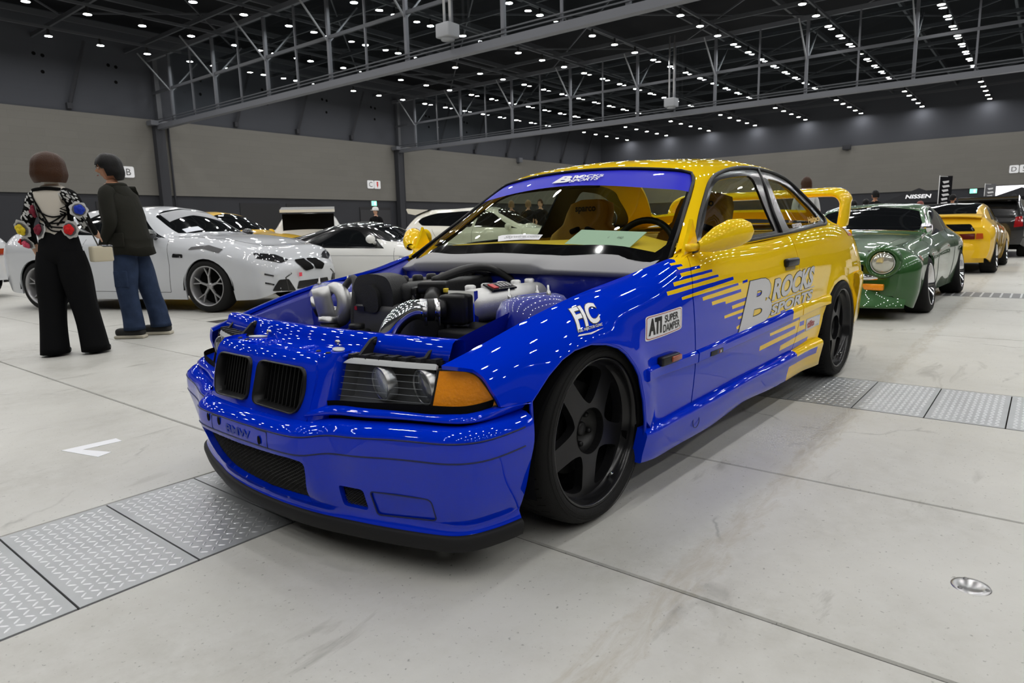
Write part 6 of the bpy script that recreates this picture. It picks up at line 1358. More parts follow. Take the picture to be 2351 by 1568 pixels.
for sg in (1, -1):
    c = Vector((-.905, -sg*.545, .560)); cup = mat('lamp cup green', srgb(30, 70, 26), .4, coat=.6)
    mb = MB(); M = T(*c)@RZ(sg*.10)@RY(-PI/2-.10); mb.lathe([(.16, -.10), (.152, .0), (.138, .022), (.122, .018), (.104, -.01)], M, 28); hl = mb.build('headlamp', [GRNP], z.root)
    mb = MB(); mb.lathe([(.098, .0), (.09, .018), (.05, .032), (0, .036)], M, 28); mb.build('lamp_glass', [mat('old lamp glass', (.62, .62, .55), .08, metal=.55, coat=1.)], hl)
    mb = MB(); mb.lathe([(.106, .0), (.104, .014), (.097, .012)], M, 28); mb.build('lamp_ring', [CHR2], hl)
    mb = MB(); mb.rbox((-.885, -sg*.42, .325), (.05, .30, .062), .012, RZ(-sg*.18).to_3x3()); mb.build('turn_signal', [AMB], z.root)
    z.stamp('side_marker', rounded([(-.45, .56), (-.39, .56), (-.39, .61), (-.45, .61)], .008), 'y', mat('marker orange', srgb(200, 80, 20), .3, coat=.8), .012, sgn=sg)
    z.line('bonnet_gap', [(.68, sg*.58), (.2, sg*.50), (-.3, sg*.42), (-.55, sg*.34)], 'z'); z.line('door_gap', [(.72, .79), (.66, .5), (.72, .24)], 'y', sgn=sg); z.line('door_gap', [(1.78, .84), (1.8, .5), (1.7, .26)], 'y', sgn=sg)
    z.line('pillar_trim', [(.80, sg*.655), (1.0, sg*.60), (1.2, sg*.545)], 'z', CHR2, .014); z.line('gutter_trim', [(1.2, sg*.545), (1.6, sg*.52), (2.1, sg*.51)], 'z', CHR2, .007)
    mb = MB(); P = [(-.45, -sg*.62, .755), (-.40, -sg*.66, .79)]; fm_ = MB(); fm_.tube([(.02, -sg*.70, .74), (.02, -sg*.74, .83)], .012, 8); fm_.ball((.0, -sg*.75, .875), (.045, .055, .055), 14); fm_.build('wing_mirror', [CHR2], z.root)
mb = MB(); rows = []
for yy in np.linspace(-.70, .70, 21):
    x = -.950+.22*(abs(yy)/.70)**3; rows.append([(x+.03, yy, .455), (x-.005, yy, .450), (x-.02, yy, .425), (x-.016, yy, .395), (x+.01, yy, .385), (x+.03, yy, .39)])
mb.grid(rows); mb.build('front_bumper_bar', [CHR2], z.root)
mb = MB(); rows = []
for yy in np.linspace(-.74, .74, 23):
    x = -.905+.16*(abs(yy)/.74)**4; rows.append([(x+.03, yy, .37), (x-.01, yy, .33), (x-.02, yy, .26), (x-.05, yy, .20), (x-.10, yy, .145), (x-.10, yy, .125), (x+.1, yy, .12)])
mb.grid(rows); mb.build('front_air_dam', [GRNP], z.root)
mb = MB(); mb.rbox((-.935, 0, .235), (.04, .66, .085), .01); mb.build('air_dam_opening', [DARK], z.root); mb = MB(); mb.rbox((-.895, 0, .50), (.06, .75, .075), .01); mb.build('front_grille', [DARK], z.root)
V, F = text_mesh('Wangwolf', 1, .3, .01); V = unit(V); mb = MB(); mb.add([z.hit('z', 1.16-.0+(.045*(b-1)), .28-.36*(a)*1.0)+Vector((-.002, 0, .004)) for a, b in V], F); mb.build('windscreen_script', [WHITE], z.root)
z.line('windscreen_trim', [(.745, -.62), (.738, 0), (.745, .62)], 'z', CHR2, .009); z.line('windscreen_trim', [(1.19, -.52), (1.245, 0), (1.19, .52)], 'z', CHR2, .007)
mb = MB(); mb.bar((1.1, -.12, .84), (1.35, -.3, 1.02), .03, .03); mb.build('brace_bar', [YP2], z.root)
z.wheels(.295, .215, .835, mat('polished face', (.7, .7, .72), .15, metal=1.), 'dish', 12, .075, .10, .24, yr=.85)
# --- yellow kamm-tail hatch seen from behind
st = [(-.75, .55, .36, .54, .58, .53, .68, .25), (-.65, .62, .42, .615, .70, .60, .78, .2), (-.3, .74, .52, .73, .75, .72, .825, .17), (.2, .83, .56, .82, .76, .79, .83, .17), (.5, .87, .62, .84, .76, .80, .825, .17), (.9, 1.09, .60, 1.02, .76, .82, .825, .17), (1.25, 1.225, .55, 1.17, .76, .84, .825, .17), (1.7, 1.25, .54, 1.20, .76, .86, .825, .17), (2.2, 1.19, .55, 1.14, .76, .88, .83, .18), (2.7, 1.04, .58, 1.0, .74, .88, .83, .2), (2.86, .95, .60, .93, .72, .86, .82, .24), (2.98, .80, .55, .79, .68, .78, .78, .28)]
c = ShowCar('yellow_fastback_hatch', 'yellow fastback hatch seen from behind, next to the green fastback', st, (15.1, -.42), (1, -.02), YP2, 0, 2.38, [(0, .29, .315), (2.38, .29, .315)], (.05, .03), .05)
c.region([(1.55, 0), (1.55, .48), (1.65, .52), (2.66, .50), (2.76, .3), (2.78, 0), (2.76, -.3), (2.66, -.50), (1.65, -.52), (1.55, -.48)], DGLASS, False); c.region([(.62, 0), (.66, .5), (1.1, .5), (1.18, 0), (1.1, -.5), (.66, -.5)], DGLASS, False)
c.region(win_poly(c, .68, 1.15, 1.5, 1.62, .62, .90), DGLASS); c.region(rounded([(1.70, .90), (1.6, .62), (2.0, .63), (2.4, .86)], .04), DGLASS)
c.shell()
TR = mat('tail red', srgb(150, 12, 18), .15, coat=1.)
c.stamp('rear_glass_lower', rounded([(-.56, .74), (.56, .74), (.48, .86), (-.48, .86)], .03), 'x+', DGLASS, .012)
for sg in (1, -1):
    c.stamp('tail_lamp', rounded([(sg*.30, .60), (sg*.56, .60), (sg*.56, .70), (sg*.30, .69)], .01), 'x+', mat('tail dark red', srgb(96, 10, 16), .15, coat=1.), .02); c.stamp('rear_indicator', rounded([(sg*.575, .60), (sg*.68, .61), (sg*.67, .70), (sg*.575, .70)], .01), 'x+', mat('indicator orange', srgb(190, 76, 20), .2, coat=1.), .03)
    c.line('door_gap', [(1.66, .86), (1.7, .5), (1.6, .22)], 'y', sgn=sg)
    mb = MB(); mb.add([c.hit('z', a, sg*b)+Vector((0, 0, .006)) for a, b in ((1.5, .50), (1.5, .58), (2.3, .60), (2.72, .62), (2.76, .52), (2.3, .53))], [(0, 1, 2, 5), (5, 2, 3, 4)]); mb.build('hatch_frame', [YP2], c.root)
c.stamp('tail_panel', rounded([(-.28, .60), (.28, .60), (.28, .69), (-.28, .69)], .01), 'x+', mat('tail dark red', srgb(96, 10, 16), .15, coat=1.), .015)
mb = MB(); rows = []
for yy in np.linspace(-.70, .70, 21):
    x = 3.02-.16*(abs(yy)/.70)**4; rows.append([(x-.05, yy, .55), (x+.02, yy, .54), (x+.045, yy, .50), (x+.05, yy, .40), (x+.03, yy, .27), (x-.02, yy, .20)])
mb.grid(rows, flip=True); mb.build('rear_bumper', [YP2], c.root)
mb = MB(); mb.rbox((3.06, -.05, .29), (.05, .60, .16), .03); mb.build('bumper_cutout', [DARK], c.root)
mb = MB(); rows = [[(x, yy, zz-.03*(abs(yy)/.62)**3) for yy in np.linspace(-.62, .62, 13)] for x, zz in ((2.62, 1.05), (2.72, 1.035), (2.90, 1.01), (2.93, .995), (2.88, .98), (2.70, 1.0))]; mb.grid(rows, flip=True); mb.build('tail_spoiler', [YP2], c.root)
c.wheels(.285, .215, .845, mat('white dish face', (.75, .75, .76), .2, metal=.8), 'dish', 10, .05, .08)
# dark car with open hatch and white hatchback further on
hatch('white_hatchback', 'white hatchback with a large red tail lamp at the right edge of the picture', (23.4, -2.75), (1, -.02), PWHITE)
dk = hatch('black_hatchback', 'glossy black car with raised rear lid between the yellow fastback and the right-hand white hatchback', (21.4, -.75), (1, -.02), mat('black paint', (.006, .006, .007), .25, coat=1.), True)
# ------------------------------------------------------------------ people
SKIN = mat('skin', srgb(205, 160, 132), .55); SKIN2 = mat('skin tan', srgb(178, 128, 98), .55)
HAIRB = mat('black hair', (.006, .0055, .0055), .42, bump=(120, .4), spec=.2); HAIRC = mat('brown hair', srgb(58, 32, 12), .45, bump=(120, .4), spec=.25)
def skin_mesh(name, verts, edges, radii, sub=2, root=0):
    """one continuous surface grown over a skeleton of joints"""
    me = bpy.data.meshes.new(name); me.from_pydata([tuple(v) for v in verts], edges, []); o = bpy.data.objects.new(name, me); COL.objects.link(o)
    o.modifiers.new('skin', 'SKIN'); sl = me.skin_vertices[0].data
    for i, r in enumerate(radii): sl[i].radius = r if isinstance(r, tuple) else (r, r); sl[i].use_root = (i == root)
    o.modifiers['skin'].use_smooth_shade = True; m = o.modifiers.new('sub', 'SUBSURF'); m.levels = sub; m.render_levels = sub
    dg = bpy.context.evaluated_depsgraph_get(); out = bpy.data.meshes.new_from_object(o.evaluated_get(dg)); bpy.data.objects.remove(o); bpy.data.meshes.remove(me)
    out.name = name; out.polygons.foreach_set('use_smooth', [True]*len(out.polygons)); return out
def paint_by(me, mats, fn):
    for m in mats: me.materials.append(m)
    me.polygons.foreach_set('material_index', [fn(p.center) for p in me.polygons])
class Fig:
    def __init__(s): s.v = []; s.e = []; s.r = []; s.n = {}
    def add(s, nm, p, r, frm=None):
        s.n[nm] = len(s.v); s.v.append(p); s.r.append(r)
        if frm: s.e.append((s.n[frm], s.n[nm]))
    def hand(s, wrist, d, side, nrm, sc=1., curl=.35, pre=''):
        """palm, four fingers of unequal length and a thumb; d along the forearm, side towards the thumb, nrm out of the palm"""
        d = Vector(d).normalized(); side = Vector(side).normalized(); nrm = Vector(nrm).normalized(); w = Vector(s.v[s.n[wrist]])
        s.add(pre+'palm', w+d*.045*sc, (.022*sc, .032*sc), wrist); s.add(pre+'knuck', w+d*.085*sc, (.016*sc, .036*sc), pre+'palm')
        for k, (o, l) in enumerate(((.026, .075), (.009, .085), (-.009, .078), (-.026, .06))):
            a = w+d*.088*sc+side*o*sc; b = a+(d*(1-curl*.3)+nrm*curl*.5).normalized()*l*.5*sc; c = b+(d*(1-curl)+nrm*curl*1.4).normalized()*l*.5*sc
            s.add(f'{pre}f{k}a', a, .0085*sc, pre+'knuck'); s.add(f'{pre}f{k}b', b, .0078*sc, f'{pre}f{k}a'); s.add(f'{pre}f{k}c', c, .0065*sc, f'{pre}f{k}b')
        t = w+d*.03*sc+side*.028*sc; s.add(pre+'t0', t, .012*sc, pre+'palm'); s.add(pre+'t1', t+(d*.8+side*.7).normalized()*.032*sc, .010*sc, pre+'t0'); s.add(pre+'t2', t+(d*.95+side*.5+nrm*.3).normalized()*.06*sc, .008*sc, pre+'t1')
def head_mesh(name, h=.225, skin=None, parent=None, loc=(0, 0, 0), rz=0., tilt=0., female=False):
    """head with brow, nose, lips, chin and ears; faces local -y, chin at z=0"""
    nU, nV = 36, 28; P = []
    for i in range(nV+1):
        t = i/nV; z = h*t; ph = PI*(t*.94+.03); row = []
        wid = .070*(math.sin(ph)**.55)*(1. if t > .45 else (.80+.20*t/.45)); dep = .092*(math.sin(ph)**.5)*(1. if t > .4 else (.86+.14*t/.4))
        for j in range(nU):
            a = 2*PI*j/nU; x = wid*math.sin(a); y = -dep*math.cos(a)*(1. if math.cos(a) < 0 else .93)+.005
            fr = max(0, math.cos(a)); g = lambda c, w: math.exp(-((t-c)/w)**2); s_ = math.exp(-(math.sin(a)/.14)**2)*(math.cos(a) > 0)
            y -= .024*s_*g(.40, .055)+.012*s_*g(.47, .06)+.006*fr**8*g(.60, .05)      # nose, bridge, brow
            y -= .006*math.exp(-(math.sin(a)/.28)**2)*(math.cos(a) > 0)*(g(.245, .022)+g(.205, .02))   # lips
            y -= .008*math.exp(-(math.sin(a)/.3)**2)*(math.cos(a) > 0)*g(.08, .06)
            y += .007*(math.exp(-((math.sin(a)-.36)/.14)**2)+math.exp(-((math.sin(a)+.36)/.14)**2))*(math.cos(a) > 0)*g(.515, .045)   # eye sockets
            row.append((x, y, z))
        P.append(row+[row[0]])
    o = empty(name, loc, rz, parent=parent); o.rotation_euler = (tilt, 0, rz)
    mb = MB(); mb.grid(P); mb.add(P[-1], [tuple(range(nU+1))]); mb.build('face', [skin or SKIN], o)
    for sg in (1, -1):
        mb = MB(); mb.ball((sg*.030, -.079, h*.515), (.0125, .007, .0065), 12); mb.build('eye', [mat('eye white', (.6, .58, .55), .2)], o)
        mb = MB(); mb.ball((sg*.030, -.0845, h*.515), (.0052, .003, .0055), 10); mb.build('iris', [mat('dark iris', (.02, .014, .01), .2)], o)
        mb = MB(); mb.ball((sg*.071, .006, h*.47), (.008, .018, .030), 12); mb.build('ear', [skin or SKIN], o)
        mb = MB(); mb.tube([(sg*.014, -.090, h*.575), (sg*.030, -.090, h*.592), (sg*.046, -.080, h*.578)], .0036, 6); mb.build('eyebrow', [HAIRB], o)
    mb = MB(); mb.tube([(-.022, -.0905, h*.225), (0, -.097, h*.228), (.022, -.0905, h*.225)], .0045, 6); mb.build('lips', [mat('lips', srgb(150, 84, 76), .5)], o)
    return o
def hair_cap(parent, h, m, low, front, r=(.086, .104), puff=1., name='hair', fs=.90, asym=0.):
    """hair shell over the skull: low(a) gives its lower edge height as a share of h, a=0 at the face"""
    nU = 44; rows = []; cz = h*.56
    for k in range(13):
        t = k/12; row = []
        for j in range(nU+1):
            a = 2*PI*j/nU; lo = low(a)*h; zt = h*1.12; z = zt+(lo-zt)*t; q = min(1, max(0, (z-cz)/(zt-cz))); s = math.sqrt(max(0, 1-q**2.05)) if z > cz else 1+.04*puff*math.sin((cz-z)/h*3)-.26*max(0, (cz-z)/max(.01, cz-lo)-.45)**1.6*2.0*(puff > 1)
            w = 1+.012*math.sin(a*9+t*3)+.01*math.sin(a*17)
            x = r[0]*s*math.sin(a)*w+asym*t; y = (-r[1]*math.cos(a)*w)*s*(fs if math.cos(a) > 0 else 1)+.008; row.append((x, y, z))
        rows.append(row)
    mb = MB(); mb.grid(rows, flip=True); inn = [[(x*.90, y*.90+.001, z) for x, y, z in r_] for r_ in rows[::-1]]; mb.grid([rows[-1]]+inn[:3], flip=True)
    return mb.build(name, [m], parent)
# --- woman in crocheted-flower cardigan, seen from behind
BT = mat('black trousers cloth', (.006, .0062, .007), .85, spec=.08); BLOUSE = mat('sheer cream blouse', srgb(205, 198, 186), .7); KNIT = mat('black knit', (.007, .007, .007), .9, bump=(160, .6), spec=.08); KWHITE = mat('white crochet', srgb(205, 205, 203), .9, bump=(200, .8))
WO = empty('person', (.20, 4.52, 0), 0, 'woman with a brown bob in black trousers and a black-and-white cardigan with crocheted flowers', 'person')
def place_face(o, yaw): o.rotation_euler = (0, 0, yaw)
place_face(WO, -.93)                                   # local +y points away from the viewer
f = Fig()
f.add('pelvis', (0, 0, .93), (.155, .115)); f.add('waist', (0, .01, 1.06), (.125, .095), 'pelvis'); f.add('chest', (0, .005, 1.22), (.150, .105), 'waist'); f.add('collar', (0, -.005, 1.345), (.115, .075), 'chest'); f.add('neck', (0, .005, 1.405), .048, 'collar'); f.add('neck2', (0, .015, 1.46), .046, 'neck')
for sg, sd in ((1, 'r'), (-1, 'l')):
    f.add('sh'+sd, (sg*.155, -.0, 1.315), .062, 'collar'); f.add('el'+sd, (sg*(.235), .02 if sg > 0 else -.03, 1.09), .050, 'sh'+sd)
    wr = (.20, .17, 1.02) if sg > 0 else (-.27, .08, .90)
    f.add('fa'+sd, tuple((np.array(f.v[f.n['el'+sd]])+np.array(wr))/2), .043, 'el'+sd); f.add('wr'+sd, wr, .028, 'fa'+sd)
    d = Vector(wr)-Vector(f.v[f.n['el'+sd]]); f.hand('wr'+sd, d, (-sg*.6, .5, .6), (0, .3, -1), .9, .5, sd)
    hx = .085; fx, fy = (.155, .06) if sg > 0 else (-.125, -.05)
    f.add('hip'+sd, (sg*hx, 0, .84), (.112, .112), 'pelvis'); f.add('kn'+sd, (hx*sg*.6+fx*.45, fy*.4+.0, .47), (.088, .092), 'hip'+sd); f.add('cf'+sd, (hx*sg*.2+fx*.85, fy*.8, .22), (.088, .095), 'kn'+sd); f.add('an'+sd, (fx, fy, .055), (.085, .10), 'cf'+sd)
def trouser_leg(pts, m, parent):
    mb = MB(); rows = []
    P = Spl(range(len(pts)), np.array(pts))(np.linspace(0, len(pts)-1, 16))
    for x, y, z, rx, ry in P: rows.append([(x+rx*math.cos(a)*(1+.03*math.sin(4*a+z*7)), y+ry*math.sin(a), z) for a in np.linspace(0, 2*PI, 25)])
    rows += [[(x*.97+.03*P[-1][0], y*.97+.03*P[-1][1], z+.01) for x, y, z in rows[-1]]]; mb.grid(rows, flip=True); mb.build('trouser_leg', [m], parent)
me = skin_mesh('body', f.v, f.e, f.r)
def wfn(c):
    if c.z > 1.40: return 2
    if c.z < 1.025 and abs(c.x) < .24 and not (abs(c.x) > .185 and c.z > .80): return 0
    if abs(c.x) > .18 and (c.z < .93 or c.y > .165): return 2
    if c.y < .03 and abs(c.x) < .115 and c.z > 1.02: return 1
    return 3
paint_by(me, [BT, BLOUSE, SKIN, KNIT], wfn); link('body', me, [], WO)
for sg, sd in ((1, 'r'), (-1, 'l')):
    q = f.v[f.n['an'+sd]]; mb = MB(); mb.rbox((q[0], q[1]+.045, .028), (.085, .23, .056), .025); mb.build('shoe', [BLKG], WO)
    k_ = f.v[f.n['kn'+sd]]; hp = f.v[f.n['hip'+sd]]; trouser_leg([(hp[0], hp[1], .87, .095, .10), (hp[0]*.6+k_[0]*.4, k_[1]*.4, .68, .115, .122), (k_[0], k_[1], .46, .102, .108), (q[0]*.6+k_[0]*.4, q[1]*.6+k_[1]*.4, .24, .098, .106), (q[0], q[1], .02, .104, .118)], BT, WO)
hd = head_mesh('head', .215, SKIN, WO, (0, -.005, 1.435), PI+.35)
hair_cap(hd, .215, HAIRC, lambda a: .98 if math.cos(a) > .86 else (.40 if math.cos(a) > .6 else -.06+.06*max(0, math.cos(a))), 0, (.122, .130), 2.2)
mb = MB(); mb.lathe([(.058, 0), (.053, .02), (.050, .045), (.052, .06)], T(0, .005, 1.385), 20); mb.build('blouse_collar', [BLOUSE], WO)
bvw = BVHTree.FromPolygons([tuple(v.co) for v in me.vertices], [tuple(p.vertices) for p in me.polygons])
def on_back(x, z, lift=.006, dirv=(0, 1, 0)):
    h = bvw.ray_cast(Vector((x, -1, z)), Vector(dirv)); return (h[0]-Vector((0, lift, 0))) if h[0] is not None else Vector((x, -.12, z))
mb = MB()                                              # lattice of cords over the back
cords = [((-.12, 1.34), (-.04, 1.16), (.02, 1.06)), ((.12, 1.34), (.13, 1.20), (.06, 1.08)), ((-.11, 1.22), (.02, 1.15), (.13, 1.17)), ((-.12, 1.17), (.0, 1.10), (.13, 1.11)), ((.13, 1.19), (.05, 1.12), (-.08, 1.07)), ((-.12, 1.11), (.02, 1.07), (.12, 1.06)), ((-.05, 1.14), (.0, 1.05), (.08, 1.03)), ((-.115, 1.365), (0, 1.375), (.115, 1.365))]
for L in cords: P = [on_back(*p) for p in Spl(range(len(L)), np.array(L))(np.linspace(0, len(L)-1, 12))]; mb.tube(P, .0065 if L is not cords[-1] else .014, 6)
mb.build('cardigan_lacing', [KNIT], WO)
mb = MB(); rw = random.Random(5)                       # pale crochet patches on the sleeves and shoulders
for _ in range(260):
    sg = rw.choice((1, -1)); x = sg*rw.uniform(.10, .30); z = rw.uniform(1.05, 1.36); h = bvw.ray_cast(Vector((x, -1, z)), Vector((0, 1, 0)))
    if h[0] is None or (abs(x) < .13 and z < 1.30): continue
    n = h[1]; u = n.orthogonal().normalized(); v = n.cross(u); r = rw.uniform(.009, .015); c = h[0]+n*.004
    mb.add([c+(u*math.cos(a)*r*.7+v*math.sin(a)*r*1.15) for a in np.linspace(0, 2*PI, 9)[:-1]], [tuple(range(8))])
o = mb.build('crochet_patches', [KWHITE], WO); o['kind'] = 'stuff'
FL = dict(maroon=srgb(120, 18, 44), yellow=srgb(226, 200, 40), red=srgb(214, 20, 24), blue=srgb(16, 52, 170), pink=srgb(230, 90, 120))
def flower(c, n, col, r=.05):
    c = Vector(c); n = Vector(n).normalized(); q = n.to_track_quat('Z', 'Y').to_matrix().to_4x4(); M = T(*c)@q; fl = empty('crochet_flower', parent=WO)
    mb = MB(); N = 28
    mb.add([M@Vector((r*1.45*(1+.08*math.cos(7*a))*math.cos(a), r*1.45*(1+.08*math.cos(7*a))*math.sin(a), .0)) for a in np.linspace(0, 2*PI, N+1)[:-1]]+[M@Vector((0, 0, .01))], [(i, (i+1) % N, N) for i in range(N)], True); mb.build('flower_rim', [KWHITE], fl)
    mb = MB(); mb.add([M@Vector((r*1.1*math.cos(a), r*1.1*math.sin(a), .008)) for a in np.linspace(0, 2*PI, 13)[:-1]]+[M@Vector((0, 0, .014))], [(i, (i+1) % 12, 12) for i in range(12)], True); mb.build('flower_ground', [mat('grey crochet', (.12, .12, .125), .9)], fl)
    m = mat('wool '+col, FL[col], .85, bump=(200, .6))
    for k in range(5):
        a = 2*PI*k/5; mb = MB(); mb.ball(M@Vector((r*.42*math.cos(a), r*.42*math.sin(a), .022)), (r*.5, r*.5, r*.30), 12, (q@RZ(a)).to_3x3()); mb.build('petal', [m], fl)
    mb = MB(); mb.ball(M@Vector((0, 0, .034)), (r*.38,)*3, 10); mb.build('flower_heart', [m], fl)
for x, z, col, r in ((-.115, 1.20, 'maroon', .060), (-.085, 1.045, 'maroon', .052), (.155, 1.045, 'red', .050), (-.245, 1.06, 'yellow', .054), (-.275, .945, 'pink', .042)):
    h = bvw.ray_cast(Vector((x, -1, z)), Vector((0, 1, 0))); c = h[0] if h[0] is not None else Vector((x, -.06, z)); n = h[1] if h[0] is not None else Vector((0, -1, 0)); flower(c+Vector(n)*.004, n, col, r)
flower((.235, -.05, 1.20), (.7, -.7, .1), 'blue', .046); flower((-.31, .02, 1.09), (-1, -.2, 0), 'red', .026); flower((-.32, .03, .955), (-1, -.3, 0), 'red', .030)
BAG = empty('shoulder_bag', (0, 0, 0), 0, 'small cream and black shoulder bag hanging at the woman\'s hip', 'bag'); BAG.location = WO.location; BAG.rotation_euler = WO.rotation_euler
mb = MB(); mb.rbox((.305, .06, .84), (.075, .17, .13), .015, RZ(-.5).to_3x3()); mb.build('bag_body', [mat('cream leather', srgb(196, 188, 165), .5)], BAG)
mb = MB(); mb.rbox((.325, .095, .86), (.07, .10, .11), .015, RZ(-.5).to_3x3()); mb.build('bag_flap', [BLKG], BAG)
mb = MB(); mb.tube([(.16, -.05, 1.36), (.215, -.055, 1.25), (.285, -.02, 1.05), (.302, .04, .90)], .006, 6); mb.build('bag_strap', [BLKG], BAG)
# --- man in olive jacket and worn jeans
OLV = mat('olive black jacket', srgb(40, 40, 35), .8, noise=(5, .25), bump=(14, .5), spec=.12); JEAN = mat('washed denim', srgb(46, 58, 82), .85, noise=(9, .55), bump=(20, .5), spec=.1)
MA = empty('person', (.97, 5.08, 0), -.93, 'man with long black hair in an olive jacket and faded blue jeans, looking aside', 'person')
f = Fig()                                              # local -y faces the viewer, he is turned to the right with his head looking left
f.add('pelvis', (-.0, .02, .92), (.13, .15)); f.add('waist', (-.03, .02, 1.06), (.135, .165), 'pelvis'); f.add('chest', (-.055, .01, 1.27), (.145, .185), 'waist'); f.add('collar', (-.075, 0, 1.405), (.095, .12), 'chest'); f.add('neck', (-.095, -.005, 1.48), .055, 'collar'); f.add('neck2', (-.105, -.01, 1.53), .052, 'neck')
for sg, sd in ((-1, 'n'), (1, 'f')):                   # near and far side
    f.add('sh'+sd, (-.06, sg*.19, 1.385), .075, 'collar'); f.add('el'+sd, (-.005, sg*.245, 1.11), .066, 'sh'+sd); f.add('wr'+sd, (-.13, sg*.20, .92), .040, 'el'+sd); f.hand('wr'+sd, (-.35, -sg*.1, -.9), (-.9, 0, .2), (0, -sg, 0), 1., .5, sd)
    kx, ax = (-.03, .03) if sg < 0 else (.07, .17)
    f.add('hip'+sd, (.0, sg*.085, .84), (.10, .112), 'pelvis'); f.add('kn'+sd, (kx+.015, sg*.10, .47), (.080, .086), 'hip'+sd); f.add('cf'+sd, (ax-.005, sg*.11, .25), (.075, .08), 'kn'+sd); f.add('an'+sd, (ax, sg*.11, .09), (.072, .078), 'cf'+sd)
me = skin_mesh('body', f.v, f.e, f.r)
paint_by(me, [JEAN, OLV, SKIN2], lambda c: 2 if c.z > 1.475 or (c.x < -.10 and c.z < .90 and abs(c.y) > .13) else (1 if c.z > .90 or (c.z > .80 and abs(c.y) > .16) else 0)); link('body', me, [], MA)
rows = []                                              # jacket skirt flaring over the hips, with real thickness
for z, rx, ry, ox in ((1.42, .10, .13, -.07), (1.36, .15, .205, -.06), (1.22, .175, .215, -.05), (1.05, .175, .205, -.02), (.90, .185, .205, .01), (.80, .195, .215, .02)):
    rows.append([(ox+rx*math.cos(a)*(1+.02*math.sin(5*a+z*9)), .01+ry*math.sin(a)*(1+.02*math.sin(4*a)), z+.012*math.sin(3*a)) for a in np.linspace(0, 2*PI, 41)])
rows += [[(x*.93, y*.93, z+.004) for x, y, z in rows[-1]], [(x*.93, y*.93, z+.15) for x, y, z in rows[-1]]]
mb = MB(); mb.grid(rows, flip=True); mb.build('jacket', [OLV], MA)
mb = MB(); mb.tube([(-.085+.085*math.cos(a), .105*math.sin(a), 1.445+.02*math.cos(a)) for a in np.linspace(0, 2*PI, 25)[:-1]], .024, 8, closed=True); mb.build('jacket_collar', [OLV], MA)
mb = MB(); mb.rbox((.0, -.205, .95), (.15, .02, .13), .008); mb.build('jacket_pocket', [OLV], MA)
mb = MB(); mb.rbox((-.01, -.185, .58), (.13, .03, .16), .012); mb.build('cargo_pocket', [JEAN], MA)
for sd in 'nf':
    q = f.v[f.n['an'+sd]]; sh = empty('shoe', (q[0]-.055, q[1], 0), .08, parent=MA)
    k_ = f.v[f.n['kn'+sd]]; hp = f.v[f.n['hip'+sd]]; trouser_leg([(hp[0], hp[1], .87, .09, .095), (hp[0]*.5+k_[0]*.5, (hp[1]+k_[1])/2, .66, .105, .108), (k_[0], k_[1], .46, .094, .097), (q[0]*.6+k_[0]*.4, q[1], .24, .090, .092), (q[0]-.01, q[1], .085, .095, .096)], JEAN, MA)
    mb = MB(); mb.rbox((0, 0, .062), (.27, .095, .075), .03); mb.build('shoe_upper', [mat('black canvas', (.015, .015, .015), .8)], sh); mb = MB(); mb.rbox((0, 0, .017), (.285, .102, .032), .012); mb.build('shoe_sole', [mat('off white rubber', srgb(190, 184, 168), .7)], sh)
hd = head_mesh('head', .228, SKIN2, MA, (-.11, -.01, 1.512), -.85, .10)
hair_cap(hd, .228, HAIRB, lambda a: (.66 if math.cos(a) > .80 else (.48 if math.cos(a) > .45 else (.16 if math.cos(a) > -.2 else -.02))), 0, (.108, .128), 1.6, fs=.84)
